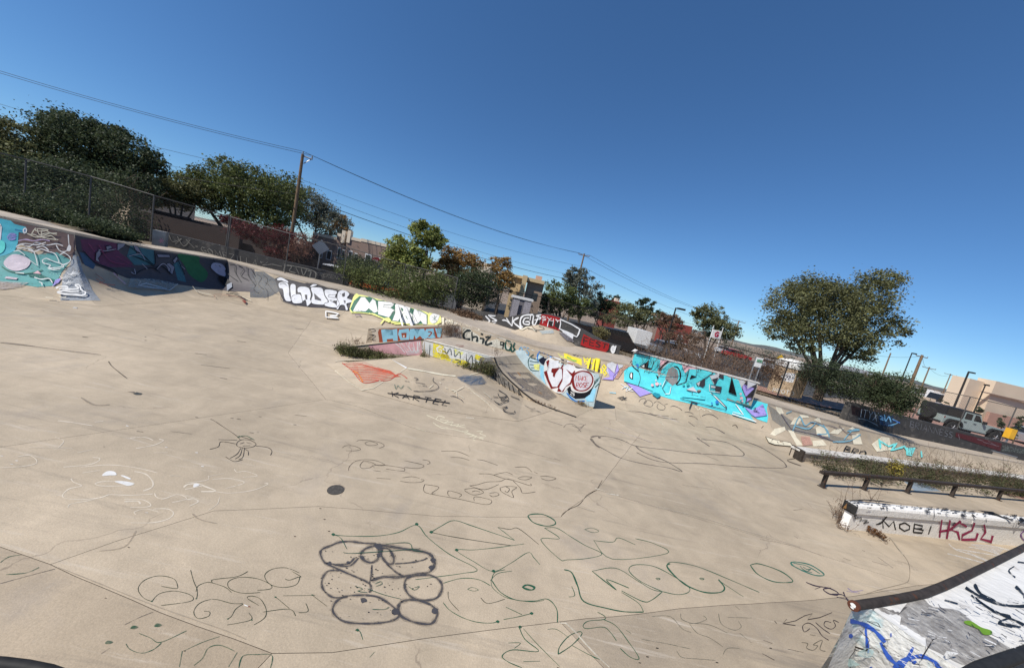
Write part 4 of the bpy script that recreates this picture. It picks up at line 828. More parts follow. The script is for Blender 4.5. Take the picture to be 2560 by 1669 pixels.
def window_on(a, b, z, t0, t1, z0, z1, parent, frame=WHITEP, prot=.03):
    a = Vector((a.x, a.y, 0)); b = Vector((b.x, b.y, 0)); n = Vector(((b-a).y, -(b-a).x, 0)).normalized()
    if n.dot(a-Vector(CAM)) > 0: n = -n
    p_, q = a.lerp(b, t0)+n*prot, a.lerp(b, t1)+n*prot; w = mesh_obj('window', [p_+Vector((0, 0, z0)), q+Vector((0, 0, z0)), q+Vector((0, 0, z1)), p_+Vector((0, 0, z1))], [(0, 1, 2, 3)], frame, parent)
    i = (q-p_)*.12; dz = (z1-z0)*.1; p2_, q2 = p_+i+n*.012, q-i+n*.012
    mesh_obj('pane', [p2_+Vector((0, 0, z0+dz)), q2+Vector((0, 0, z0+dz)), q2+Vector((0, 0, z1-dz)), p2_+Vector((0, 0, z1-dz))], [(0, 1, 2, 3)], GLASS, w)
def building(label, cat='building'): return empty('adobe_house', (0, 30, 0), label, cat)
b1 = building('low adobe building with shade-darkened stepped walls behind the left fence')
a, b, z = line_box('wall', (380, 515), (700, 612), 24, 25, 6, -.1, ADOBE_SHADED, b1)
line_box('garden_wall', (330, 520), (600, 585), 21.5, 22, .3, -.1, ADOBE_SHADED, b1); line_box('parapet', (375, 512), (470, 536), 23.9, 24.1, .3, z, ADOBE_SHADED, b1, top=z+.12)
a, b, z = line_box('wall', (590, 585), (790, 668), 22.5, 22.6, .3, -.1, ADOBE_SHADED, b1)
bg0 = building('brown rear building glimpsed through the leaves at the far left')
line_box('wall', (60, 390), (330, 450), 30, 30, 6, -.1, TANB, bg0)
b2 = building('pinkish brown adobe apartment house with stepped cream parapets')
segs = [((782, 585), (845, 600), 31, ADOBE), ((843, 588), (872, 596), 30.6, ADOBE), ((868, 596), (905, 604), 30.4, ADOBE), ((903, 600), (966, 618), 30.2, ADOBE_SHADED), ]
for k, (l_, r_, d_, m_) in enumerate(segs):
    a, b, z = line_box('wall', l_, r_, d_, d_+.1, 7, -.1, ADOBE, b2)
    line_box('parapet', (l_[0], l_[1]-2), (r_[0], r_[1]-2), d_-.05, d_+.05, 7.1, z-.05, PARAP, b2, top=z+.22)
    window_on(a, b, z, .25, .5, z-2.0, z-1.0, b2); window_on(a, b, z, .65, .85, z-2.0, z-1.1, b2)
for px_ in (858, 872): c_ = at(px_, 590, 30.3); MB().box(c_.x-.15, c_.x+.15, c_.y, c_.y+.4, c_.z-.6, c_.z+.5).build('chimney', PARAP, b2)
b3 = building('yellow adobe house with tall pilaster behind the gate')
a, b, z = line_box('wall', (1283, 688), (1312, 695), 32, 32, 6, -.1, ADOBEY, b3); 
a, b, z = line_box('wall', (1322, 695), (1362, 706), 31.6, 31.6, 6, -.1, mat('adobe_shade', (.30, .22, .16), .9), b3); window_on(a, b, z, .45, .75, z-1.9, z-1.2, b3, frame=GLASS)
line_box('parapet', (1281, 684), (1312, 692), 31.7, 31.7, 6.1, z-.15, ADOBEY, b3); a, b, z2 = line_box('parapet', (1318, 692), (1362, 703), 31.2, 31.2, 6.1, z-.25, ADOBEY, b3)
line_box('pilaster', (1308, 687), (1320, 690), 31.0, 31.0, .8, -.1, ADOBEY, b3); line_box('chimney', (1341, 688), (1356, 692), 33, 33, .8, z, mat('chimney_pink', (.52, .33, .24), .9), b3)
b4 = building('cream adobe roof seen over the bushes left of the golden tree'); line_box('wall', (1182, 648), (1228, 662), 36, 36, 6, -.1, PARAP, b4)
b5 = building('red walled house far behind the yellow-olive tree'); line_box('wall', (1522, 748), (1552, 756), 60, 60, 5, -.1, REDR, b5); line_box('parapet', (1540, 744), (1550, 747), 60, 60, 1, 3, PARAP, b5)
b6 = building('red and brown house behind the parking lamp'); a, b, z = line_box('wall', (1690, 806), (1732, 817), 50, 50, 6, -.1, REDR, b6); line_box('wall', (1672, 786), (1702, 797), 56, 56, 5, -.1, ADOBE, b6); window_on(a, b, z, .3, .6, 1., 2., b6)
b7 = empty('metal_building', (20, 60, 0), 'white metal roofed shed behind the elm', 'building'); a, b, z = line_box('wall', (2110, 925), (2225, 952), 50, 52, 2, -.1, PARAP, b7); line_box('roof', (2105, 912), (2235, 942), 49, 51.5, 2.5, z, WHB, b7)
b8 = empty('tan_building', (60, 45, 0), 'large windowless tan stucco building at the right edge', 'building')
a, b, z = line_box('wall', (2424, 949), (2500, 960), 40, 40.5, 1.5, -.1, TANB, b8); a2, b2_, z2 = line_box('wall', (2490, 955), (2720, 1003), 39.4, 40.4, 1.5, -.1, TANB, b8)
line_box('ledge_band', (2462, 976), (2720, 1030), 39.2, 40.0, .3, at(2462, 979, 39.3).z-.12, ADOBE, b8, top=at(2462, 979, 39.3).z); line_box('base_band', (2470, 1045), (2720, 1110), 39.1, 39.9, .3, -.05, mat('pink_stucco', (.40, .24, .18), .9), b8, top=1.6)
for k, (l_, r_, d_) in enumerate((((2335, 975), (2352, 980), 62), ((2352, 982), (2385, 990), 55), ((2285, 984), (2340, 1000), 40))):
    bb_ = building(('small white house on the skyline beyond the pink slope', 'cream houses below the far power poles', 'tan flat wall on the pink slope')[k]); line_box('wall', l_, r_, d_, d_, 1, -.1, (WHB, PARAP, TANB)[k], bb_)
# ground patches: asphalt car park, pink gravel
asph = mat('asphalt', (.06, .058, .055), .9, .2, 3, bump=.4, bscale=40); grav = mat('pink_gravel', (.37, .21, .155), .95, .35, 5, bump=1., bscale=18, dark=(.20, .11, .08), dscale=6, dth=.55)
def sheet(name, pts, z, m, label): o = mesh_obj(name, [(x, y, z) for x, y in pts], [tuple(range(len(pts)))], m); tag(o, label, kind='structure')
sheet('parking_lot', [(-14, 24.5), (16, 24.5), (26, 28), (60, 50), (40, 75), (-14, 60)], -.03, asph, 'dark asphalt car park beyond the fence')
sheet('far_street', [(33, 25), (90, 25), (120, 60), (60, 52)], -.025, asph, 'far street by the tan building')
gvs = [(v2[k]+Vector((0, .2, .05))) for k in range(8, 17)]; gws = [Vector((q.x+(.9 if k > 5 else 0), q.y+3.6, -.04)) for k, q in enumerate(gvs)]; gms = [a_.lerp(b_, .5)+Vector((0, 0, .42)) for a_, b_ in zip(gvs, gws)]
o = mesh_obj('gravel_slope', gvs+gms+gws, [(k, k+1, 9+k+1, 9+k) for k in range(8)]+[(9+k, 10+k, 19+k, 18+k) for k in range(8)], grav); tag(o, 'pink gravel slope behind the fence', kind='structure')
g1_ = [P(2200, 1040, .5), P(2360, 1080, .5), P(2700, 1150, .5)]; 
o = mesh_obj('gravel_slope', [P(2140, 1050, .6), P(2420, 1112, .22), P(2760, 1195, .15), P(2760, 1110, .02), P(2500, 1030, .02), P(2290, 990, .1)], [(0, 1, 2, 3, 4, 5)], grav); tag(o, 'pink gravel bank around the jeep', kind='structure')
far_hill = mat('far_trees', (.10, .105, .10), .95, .3, .05)
hv_ = []; n_ = 120
for k in range(n_+1):
    a_ = math.radians(15+150*k/n_); rr_ = 900; zz = 5+2.2*math.sin(k*.7)+1.6*math.sin(k*.23+1)+1.4*math.sin(k*1.9); hv_ += [(rr_*math.cos(a_), rr_*math.sin(a_), -1), ((rr_+60)*math.cos(a_), (rr_+60)*math.sin(a_), zz)]
o = mesh_obj('hills', hv_, [(2*k, 2*k+2, 2*k+3, 2*k+1) for k in range(n_)], far_hill); tag(o, 'low far wooded rise along the horizon', kind='structure')

# ================================================================== signs and small structures
def sign(label, cpx, dep, rpx, n, rot, m, basepx=None, name='road_sign', zg=0):
    c = at(*cpx, dep); e = empty(name, (c.x, c.y, zg), label, 'sign'); r = rpx/FPX*dep
    d = Vector((CAM[0]-c.x, CAM[1]-c.y, 0)).normalized(); s_ = Vector((-d.y, d.x, 0))
    MB().tube([Vector((c.x, c.y, zg)), c+Vector((0, 0, r*.9))], .035, 6).build('post', METAL, e)
    pts = [c+d*.05+s_*r*math.cos(rot+2*math.pi*k/n)+Vector((0, 0, r*math.sin(rot+2*math.pi*k/n))) for k in range(n)]
    mb = MB(); mb.add(pts+[q-d*.012 for q in pts], [tuple(range(n)), tuple(range(n, 2*n))]+[(k, (k+1) % n, n+(k+1) % n, n+k) for k in range(n)]); mb.build('sign_plate', m, e); return e, c, d, s_, r
SIGNB = mat('sign_back', (.42, .42, .40), .5, .1, 5, metal=.3)
sign('grey back of a diamond road sign by the left fence', (802, 618), 21.5, 19, 4, 0, SIGNB)
es, c, d, s_, r = sign('red octagonal stop sign half hidden behind the bush', (941, 653), 25, 11, 8, math.pi/8, mat('stop_red', (.35, .03, .04), .5), name='stop_sign')
def flat_text(string, c, s_, up, d, w, h, thick, m, name, parent, gap=.25):
    wd = sum(FONT.get(k, (.6, []))[0]+gap for k in string)-gap; x = 0; mb = MB()
    for k in string:
        cw, st = FONT.get(k, (.6, []))
        for path in st:
            pp = [c-s_*(w*.5)+s_*(w*(x+u*cw)/wd)+up*(h*(.5-v)) for u, v in path]
            for a, b in zip(pp[:-1], pp[1:]):
                t_ = (b-a).normalized(); o_ = t_.cross(d).normalized()*thick*.5; a1, b1 = a-t_*thick*.3, b+t_*thick*.3; mb.add([a1-o_+d*.004, b1-o_+d*.004, b1+o_+d*.004, a1+o_+d*.004], [(0, 1, 2, 3)])
        x += cw+gap
    return mb.build(name, m, parent, fix=False)
flat_text('STOP', c+d*.055, -s_, Vector((0, 0, 1)), d, r*1.3, r*.55, r*.09, WHITEP, 'lettering', es)
def panel(label, tl, tr, br, bl, dep, m, name='notice_sign', cat='sign', thick=.04, post=True, zg=0):
    a, b = at(*bl, dep), at(*br, dep); z1 = at(*tl, dep).z; e = empty(name, (a.x, a.y, zg), label, cat)
    v, f = wall_line((a.x, a.y, 0), (b.x, b.y, 0), thick, (a.z+b.z)/2, (z1+at(*tr, dep).z)/2); MB().add(v, f).build('panel', m, e)
    if post:
        for q in (a, b): MB().tube([Vector((q.x, q.y+.06, zg)), Vector((q.x, q.y+.06, z1+(.35 if post == 2 else 0)))], .03, 6).build('post', WHITEP if post == 2 else METAL, e)
    return e, a, b, z1
e, a, b, z1 = panel('white notice with a green heading hung on the fence', (1896, 893), (1914, 897), (1901, 920), (1886, 915), 14.6, WHITEP, zg=1.1)
d = Vector((b.y-a.y, -(b.x-a.x), 0)).normalized()*(-1 if Vector((b.y-a.y, -(b.x-a.x), 0)).dot(a-Vector(CAM)) > 0 else 1); s_ = (b-a); s_.z = 0; s_.normalize(); cc = a.lerp(b, .5); W_ = (b-a).length
flat_text('III', Vector((cc.x, cc.y, z1-.14))+d*.01, s_, Vector((0, 0, 1)), d, W_*.75, .06, .1, mat('sign_green', (.15, .35, .22), .5), 'heading', e, gap=.0)
e, a, b, z1 = panel('white sign with a red G emblem on two white posts', (1780, 822), (1803, 828), (1800, 848), (1777, 842), 30, WHITEP, post=2)
d = Vector((b.y-a.y, -(b.x-a.x), 0)).normalized(); d = -d if d.dot(a-Vector(CAM)) > 0 else d; s_ = (b-a); s_.z = 0; W_ = s_.length; s_.normalize(); cc = a.lerp(b, .5)
flat_text('G', Vector((cc.x, cc.y, (z1+a.z)/2))+d*.03, s_, Vector((0, 0, 1)), d, W_*.35, .42, .1, mat('sign_red', (.5, .02, .06), .5), 'emblem', e)
e, a, b, z1 = panel('white cargo container behind the bare trees', (1593, 822), (1630, 832), (1622, 866), (1586, 856), 26, WHITEP, name='container', cat='container', thick=2.4, post=False)
# portable toilet with stone pattern walls and white domed roof
pt = P(1972, 992, .9); pt2 = P(2012, 998, .9); ph_ = hgt(pt-Vector((0, 0, .9)), (1990, 915))
toil = empty('portable_toilet', (pt.x, pt.y, .9), 'tan stone patterned portable toilet with white domed roof and PROTO tag', 'portable toilet')
stone = mat('stone_print', (.42, .31, .20), .85, .4, 9, dark=(.14, .09, .06), dscale=14, dth=.54)
dx = (pt2-pt); dx.z = 0; dx = dx.normalized(); dy = Vector((-dx.y, dx.x, 0)); w_, d_ = 1.0, 1.05; H1 = ph_-.55
H1 = max(1.4, hgt(pt-Vector((0, 0, .9)), (1951, 932))-.9)
def pf(u, v, z): return pt+dx*u*w_+dy*v*d_+Vector((0, 0, z))
MB().add([pf(0, 0, 0), pf(1, 0, 0), pf(1, 1, 0), pf(0, 1, 0), pf(0, 0, H1), pf(1, 0, H1), pf(1, 1, H1), pf(0, 1, H1)], [(0, 1, 2, 3), (4, 5, 6, 7), (0, 1, 5, 4), (1, 2, 6, 5), (2, 3, 7, 6), (3, 0, 4, 7)]).build('cabin', stone, toil)
for u in (.0, .94): MB().add([pf(u, -.02, .02), pf(u+.06, -.02, .02), pf(u+.06, -.02, H1), pf(u, -.02, H1), pf(u, .0, .02), pf(u+.06, 0, .02), pf(u+.06, 0, H1), pf(u, 0, H1)], [(0, 1, 2, 3), (0, 4, 7, 3), (1, 5, 6, 2), (3, 2, 6, 7)]).build('corner_trim', stone, toil)
rf = []; 
for z_, s_ in ((0, 1.05), (.22, 1.07), (.24, .98), (.34, .86), (.41, .6), (.44, .25)):
    for u, v in ((0, 0), (.5, -.04), (1, 0), (1.04, .5), (1, 1), (.5, 1.04), (0, 1), (-.04, .5)): rf.append(pf(.5+(u-.5)*s_, .5+(v-.5)*s_, H1+z_))
MB().add(rf, [(8*j+k, 8*j+(k+1) % 8, 8*j+8+(k+1) % 8, 8*j+8+k) for j in range(5) for k in range(8)]+[tuple(range(40, 48))]).build('roof', WHITEP, toil)
toil_cab = toil.children[0]
kio = empty('trailer', at(1275, 775, 24)*1, 'grey flat roofed trailer behind the gate with pale side panels', 'trailer'); kio.location.z = 0
line_box('body', (1282, 742), (1330, 752), 24, 24, 2.2, .6, mat('trailer_grey', (.20, .19, .20), .6), kio); a, b, z = line_box('roof', (1279, 737), (1334, 750), 23.9, 23.9, 2.5, at(1281, 741, 24).z-.05, WHITEP, kio)
for l_, r_ in (((1284, 747), (1300, 750)), ((1312, 753), (1329, 757))): a = at(*l_, 23.85); b = at(*r_, 23.85); mesh_obj('side_panel', [(a.x, a.y, .8), (b.x, b.y, .8), (b.x, b.y, a.z), (a.x, a.y, a.z)], [(0, 1, 2, 3)], mat('panel_grey', (.36, .34, .36), .6, .25, 12), kio)
ybin = empty('yellow_box', P(2512, 1092, .5), 'orange-yellow box on a post beside the fence at the right', 'box'); q = P(2522, 1100, .4)
a = at(2512, 1078, q.dot(Vector(F))*0+14); c = at(2525, 1082, 17); ybin.location = (c.x, c.y, .3)
MB().box(c.x-.13, c.x+.13, c.y-.12, c.y+.12, c.z-.27, c.z+.24).build('box_body', mat('safety_yellow', (.75, .40, .03), .5), ybin); MB().tube([Vector((c.x, c.y, .1)), c], .04, 6).build('post', METAL, ybin)

# ================================================================== vehicles
TYRE = mat('tyre', (.02, .02, .02), .85); RIMM = mat('wheel_rim', (.03, .03, .032), .4, metal=.5); DGL = mat('car_glass', (.012, .014, .016), .08, spec=.7)
def wheel(x, y, r, w, parent, face=-1):
    mb = MB(); mb.tube([Vector((x, y-w/2, r)), Vector((x, y-w/2+.03, r)), Vector((x, y+w/2-.03, r)), Vector((x, y+w/2, r))], [r*.93, r, r, r*.93], 20); wh = mb.build('wheel', TYRE, parent, local=True)
    r_ = MB(); r_.tube([Vector((x, y+face*(w/2+.004), r)), Vector((x, y+face*(w/2-.03), r))], [r*.58, r*.58], 16); ro = r_.build('rim', RIMM, None); ro.parent = wh
    for k in range(5): 
        an = k*2*math.pi/5; sp_ = MB().tube([Vector((x, y+face*(w/2+.012), r)), Vector((x+r*.5*math.cos(an), y+face*(w/2+.012), r+r*.5*math.sin(an)))], .025, 4); so_ = sp_.build('spoke', METAL, None); so_.parent = wh
    return wh
jp = P(2374, 1081, .3); jq = P(2480, 1106, .3); jd = jq-jp; jd.z = 0; JS = jd.length/3.0
jeep = empty('jeep', (jp.x, jp.y, .3), 'pale grey-green four door off-road jeep with black hardtop parked beyond the fence', 'jeep', rz=math.atan2(jd.y, jd.x)); jeep.scale = (1, 1, 1)
# local frame: x forward from rear axle (0) to front axle (3), y = 0 near side .. 1.75 far side
JB = mat('jeep_paint', (.30, .355, .335), .35, .04, 2, spec=.5); JK = mat('black_plastic', (.018, .018, .019), .6, .2, 10)
body = MB().side([(-.72, .62), (-.36, .62), (-.30, .78), (-.12, .92), (.32, .92), (.50, .66), (.60, .50), (2.42, .50), (2.52, .70), (2.68, .90), (3.22, .90), (3.40, .72), (3.46, .70), (3.46, .98), (3.40, 1.10), (2.18, 1.18), (2.10, 1.16), (-.72, 1.20)], .06, 1.70).build('body', JB, jeep, local=True)
MB().side([(-.74, 1.2), (-.70, 1.80), (-.60, 1.84), (1.55, 1.84), (1.72, 1.80), (1.72, 1.74), (.62, 1.76), (.60, 1.2)], .10, 1.66).build('hardtop', JK, jeep, local=True)
MB().side([(.62, 1.17), (2.05, 1.14), (1.72, 1.74), (.62, 1.75)], .11, 1.65).build('cabin', JB, jeep, local=True)
for (x0, x1, x0t, x1t) in ((.70, 1.22, .72, 1.20), (1.36, 1.95, 1.36, 1.66)): mesh_obj('window', [(x0, .104, 1.22), (x1, .104, 1.22), (x1t, .104, 1.66), (x0t, .104, 1.68)], [(0, 1, 2, 3)], DGL, jeep, local=True)
mesh_obj('window', [(-.60, .094, 1.26), (.5, .094, 1.26), (.5, .094, 1.68), (-.55, .094, 1.70)], [(0, 1, 2, 3)], DGL, jeep, local=True)
mesh_obj('windscreen', [(2.06, .2, 1.16), (2.06, 1.56, 1.16), (1.735, 1.5, 1.72), (1.735, .26, 1.72)], [(0, 1, 2, 3)], DGL, jeep, local=True)
for x0, x1 in ((.64, 1.27), (1.31, 2.12)):
    mesh_obj('door', [(x0, .054, .54), (x1, .054, .54), (x1, .054, 1.14), (x0, .054, 1.14)], [(0, 1, 2, 3)], JB, jeep, local=True)
    MB().box(x0+.06, x0+.22, .02, .055, 1.0, 1.04).build('handle', JK, jeep, local=True)
for cx_ in (0, 3.0):
    MB().side([(cx_-.62, .62), (cx_-.5, .9), (cx_-.32, 1.02), (cx_+.34, 1.02), (cx_+.55, .88), (cx_+.68, .58), (cx_+.58, .58), (cx_+.46, .80), (cx_+.3, .93), (cx_-.28, .93), (cx_-.42, .82), (cx_-.52, .62)], -.06, .10).build('fender', JK, jeep, local=True)
for cx_ in (0, 3.0):
    for y_ in (.08, 1.66): wheel(cx_, y_, .42, .28, jeep, -1 if y_ < 1 else 1)
MB().tube([Vector((-.76, .9, 1.08)), Vector((-1.02, .9, 1.08))], .42, 18).build('spare_wheel', TYRE, jeep, local=True)
MB().box(3.44, 3.62, .1, 1.66, .58, .74).build('bumper', JK, jeep, local=True); MB().box(-.86, -.72, .15, 1.6, .55, .7).build('bumper', JK, jeep, local=True)
MB().box(1.88, 1.98, -.16, .04, 1.16, 1.36).build('mirror', JK, jeep, local=True); MB().box(.62, 2.4, .0, .1, .42, .50).build('sill', JK, jeep, local=True); MB().box(-.70, -.64, .045, .2, .98, 1.12).build('tail_light', mat('tail_red', (.2, .01, .01), .3), jeep, local=True)
jeep.scale = (JS, JS, JS)
def car(label, px, py, dep, az, L_, h, m, group=None, name='parked_car', zg=-.03, pickup=False):
    c = at(px, py, dep); e = empty(name, (c.x, c.y, zg), label, 'pickup truck' if pickup else 'car', group, rz=math.radians(az)); s_ = L_/4.5
    pr = [(-2.2, .35), (-2.25, .85), (-1.9, .95), (1.0, .98), (2.1, .82), (2.25, .6), (2.2, .32)]
    MB().side([(x*s_, z) for x, z in pr], -.88, .88).build('body', m, e, local=True)
    cabp = [(-1.75, .93), (-1.35, h), (.35, h), (1.1, .95)] if not pickup else [(-.5, .93), (-.4, h), (.5, h), (1.15, .95)]
    MB().side([(x*s_, z) for x, z in cabp], -.72, .72).build('cabin', DGL, e, local=True)
    MB().side([((cabp[1][0]-.03)*s_, h-.03), (cabp[1][0]*s_, h+.03), (cabp[2][0]*s_, h+.03), ((cabp[2][0]+.05)*s_, h-.03)], -.73, .73).build('roof', m, e, local=True)
    for x in (-1.4, 1.4):
        for y in (-.8, .8): wheel(x*s_, y, .33, .2, e, -1 if y < 0 else 1)
    return e
CARW = mat('car_white', (.72, .72, .72), .3, .03, 1, spec=.5); CARB = mat('car_black', (.02, .02, .022), .25, .1, 1, spec=.5); CARO = mat('car_orange', (.55, .12, .04), .4, .05, 1); CARS = mat('car_silver', (.38, .39, .40), .3, .04, 1, metal=.5); CARR = mat('car_red', (.4, .03, .03), .3, .05, 1)
car('white pickup truck behind the left bushes', 835, 668, 22.5, 12, 5.0, 1.6, CARW, name='pickup_truck', pickup=True, zg=.25)
car('orange car almost hidden in the bush below the stop sign', 938, 700, 22, 5, 4.2, 1.35, CARO, zg=.3)
car('black van parked behind the yellow-green bush', 1545, 850, 27, 5, 4.6, 1.75, CARB); car('black car behind the arched wall', 1470, 812, 28, 8, 4.5, 1.5, CARB)
car('silver car seen through the bare branches', 1680, 865, 33, 10, 4.4, 1.45, CARS); car('white car beyond the bare thicket', 1700, 858, 38, 0, 4.4, 1.45, CARW)
car('red car on the far street behind the thicket', 1842, 885, 60, 0, 4.5, 1.45, CARR); car('white car on the far street near the notice sign', 1820, 878, 66, 0, 4.5, 1.45, CARW)
car('white car far off between the toilet and the notice', 1935, 908, 50, 0, 4.5, 1.45, CARW); car('silver car cut by the right edge beside the yellow box', 2600, 1092, 27, 8, 4.3, 1.4, CARS, zg=.1)
car('white van on the skyline by the far bush', 2290, 980, 75, 0, 5, 1.9, CARW); car('white vehicle in the far yard beside the street lamp', 2360, 1000, 50, 0, 5, 2.2, CARW)
e = empty('pedestrian_sign', at(1949, 896, 34), 'yellow diamond warning sign beyond the portable toilet', 'sign'); e.location.z = 0; c = at(1950, 896, 34); MB().tube([Vector((c.x, c.y, 0)), c], .04, 6).build('post', METAL, e)
MB().add([c+Vector((-.42, -.05, 0)), c+Vector((0, -.05, .42)), c+Vector((.42, -.05, 0)), c+Vector((0, -.05, -.42))], [(0, 1, 2, 3)]).build('sign_plate', mat('warning_yellow', (.75, .45, .02), .5), e)
# ================================================================== graffiti, painted on the surfaces it lies on
RED = (.50, .10, .09); PINK = (.93, .74, .76); YEL = (.95, .88, .25); LYEL = (.93, .93, .55); SKB = (.55, .83, .93); BLU = (.22, .50, .80); GREY = (.78, .78, .79); MGREY = (.55, .53, .52); ORA = (.80, .42, .30); CREAM = (.90, .86, .76); PURP = (.33, .17, .27); TEAL = (.30, .62, .60)
bt = bank_objs+[mw]
# --- turquoise piece
m = Mural('graffiti_piece', bt, mural_wall, 1560, 860, 5.95, sub=14, wear=.10)
m.fill(GREY, [(150, 125), (540, 205), (1300, 400), (1975, 575), (1890, 830), (1880, 860), (1100, 640), (500, 520), (90, 330), (100, 240)], wear=.05)
m.fill(PINK, [(550, 210), (690, 235), (560, 330), (530, 300)]).fill(PINK, [(860, 300), (1150, 370), (950, 370), (900, 480)])
m.fill(LIL, [(20, 570), (200, 620), (450, 715), (235, 785)]).line(DKG, 1.4, [(20, 565), (235, 785), (455, 715)], smooth=False)
m.fill(DKG, [(690, 780), (850, 690), (1010, 700), (1180, 690), (1290, 860), (1100, 830), (840, 790)])
m.fill(MGREY, [(235, 440), (370, 460), (410, 575), (240, 530)], wear=.3)
m.fill(TUR, [(0, 400), (60, 345), (120, 330), (125, 240), (160, 140), (540, 210), (530, 330), (490, 400), (520, 500), (560, 380), (650, 290), (760, 255), (860, 310), (905, 430), (905, 520), (880, 575), (980, 370), (1230, 380), (1340, 415), (1230, 485), (1070, 580), (1110, 640), (1190, 680), (1200, 560), (1270, 480), (1330, 600), (1270, 590), (1270, 690), (1350, 710), (1400, 500), (1500, 460), (1690, 500), (1740, 640), (1810, 800), (1880, 930), (1760, 900), (1950, 1165), (1600, 1050), (1500, 1020), (1050, 900), (700, 820), (440, 740), (200, 620), (0, 560)], wear=.06)
m.fill(TUR, [(1900, 815), (2135, 890), (2120, 960), (2140, 1080), (2125, 1165), (1990, 1120), (1880, 1060), (1780, 930), (1870, 940)], wear=.12)
m.fill(MGREY, [(620, 470), (660, 370), (720, 330), (790, 380), (810, 470), (790, 570), (720, 620), (700, 530), (610, 525)], wear=.35)
m.line(BLK, 3.4, [(740, 330), (800, 350), (835, 430), (830, 520), (770, 605)]).line(BLK, 3.6, [(530, 390), (545, 350), (620, 280), (690, 245), (770, 255), (840, 290)])
m.line(BLK, 3.2, [(110, 240), (130, 330), (220, 410)]).line(DKG, 1.4, [(150, 150), (160, 140), (330, 165)]).line(BLK, 3, [(320, 170), (350, 150)], smooth=False)
m.fill(BLK, [(240, 330), (370, 240), (355, 345), (410, 355), (440, 240), (450, 240), (410, 375), (310, 370)])
m.fill(WHT, [(255, 328), (300, 300), (300, 345)])
m.fill(BLK, [(75, 500), (80, 440), (105, 415), (135, 430), (130, 525), (110, 525)]).fill(WHT, [(90, 490), (95, 440), (110, 425), (118, 450), (115, 515)])
m.line(DKG, 1.2, [(220, 420), (240, 510), (210, 620)]).line(DKG, 1.2, [(0, 560), (200, 620), (430, 710)], smooth=False)
m.fill(BLK, [(470, 455), (510, 485), (500, 540)]).fill(BLK, [(1000, 455), (1080, 480), (970, 520)]).line(DKG, 2.2, [(965, 360), (915, 560), (880, 580), (780, 610)], smooth=False)
m.line(BLK, 3, [(1130, 385), (1170, 365), (1210, 375)], smooth=False).line(DKG, 1.6, [(1340, 415), (1230, 485), (1070, 580), (1100, 640)], smooth=False)
m.fill(DKG, [(1080, 590), (1200, 500), (1200, 600), (1170, 640), (1110, 620)]).fill(GREY, [(1075, 580), (1130, 550), (1110, 620)])
m.fill(GREY, [(1270, 470), (1420, 425), (1410, 500), (1330, 590)], wear=.3).fill(DKG, [(1410, 430), (1485, 450), (1470, 520), (1400, 490)]).fill(DKG, [(1300, 520), (1400, 490), (1350, 600)])
m.fill(DKG, [(1285, 600), (1450, 630), (1430, 715), (1350, 700), (1350, 640)]).fill(GREY, [(1290, 610), (1355, 622), (1350, 650), (1290, 640)])
m.line(WHT, 1.6, [(1265, 590), (1265, 690), (1420, 715)], smooth=False)
m.fill(BLK, [(1590, 490), (1600, 490), (1668, 750), (1660, 755), (1595, 560), (1550, 712), (1545, 705)])
m.fill(DKG, [(1740, 640), (1820, 530), (1810, 670), (1970, 590), (1830, 775), (1900, 790), (1790, 880), (1810, 800)])
m.fill(LIL, [(1750, 640), (1775, 590), (1810, 690), (1930, 650), (1815, 765), (1800, 770)]).fill(GREY, [(1830, 545), (1965, 585), (1825, 655)]).fill(LIL, [(1825, 795), (1890, 800), (1810, 855)])
m.fill(LIL, [(1775, 935), (1890, 985), (2000, 920), (2050, 890), (1910, 1010), (2110, 1060), (1940, 1090), (1880, 1050)])
m.line(DKG, 1.6, [(560, 660), (640, 530)], smooth=False).line(DKG, 1.5, [(560, 660), (620, 760)], smooth=False).line(WHT, 1.8, [(690, 640), (670, 745), (600, 750)], smooth=False).line(WHT, 1.4, [(610, 530), (560, 640)], smooth=False)
m.fill(GREY, [(915, 680), (1020, 635), (1080, 720)]).line(DKG, 1.4, [(915, 680), (1010, 715), (1000, 790)], smooth=False).fill(TUR, [(1030, 725), (1190, 760), (1190, 830), (830, 790), (950, 740), (990, 790), (1025, 790)])
m.line(DKG, 1.3, [(1030, 765), (1190, 800)], smooth=False).line(DKG, 2., [(820, 815), (1495, 985), (1510, 945), (1280, 700)], smooth=False).line(WHT, 2., [(1275, 715), (1490, 940)], smooth=False)
m.line(WHT, 2.2, [(1640, 890), (1760, 1060), (1600, 1015)], smooth=False).line(WHT, 2.4, [(1590, 1045), (1950, 1165)], smooth=False).line(DKG, 3, [(1000, 860), (955, 985)], smooth=False)
m.fill(DKG, [(950, 850), (1110, 880), (1060, 900)]).fill((.15, .55, .62), [(400, 755), (450, 730), (530, 760), (520, 800), (480, 815)])
for x, y, r, c in ((195, 310, 22, BLU), (195, 345, 14, BLU), (165, 262, 10, (.2, .65, .7)), (235, 272, 9, (.2, .65, .7)), (480, 600, 28, PINK), (410, 620, 22, PINK), (465, 545, 12, PINK), (530, 600, 14, PINK), (935, 600, 26, (.25, .70, .68)), (870, 605, 20, (.25, .70, .68)), (990, 575, 14, (.3, .62, .72)), (1030, 600, 12, BLU), (1360, 870, 26, BLU), (1285, 888, 15, BLU), (1720, 730, 18, PINK), (1730, 790, 24, PINK), (1745, 835, 14, PINK)):
    m.fill(c, [(x+r*math.cos(k*.7), y+r*math.sin(k*.7)) for k in range(9)], wear=.4)
m.line(DKG, 1.3, [(1890, 960), (1930, 950), (1900, 1000), (1960, 990), (1930, 1000), (1980, 1020)])
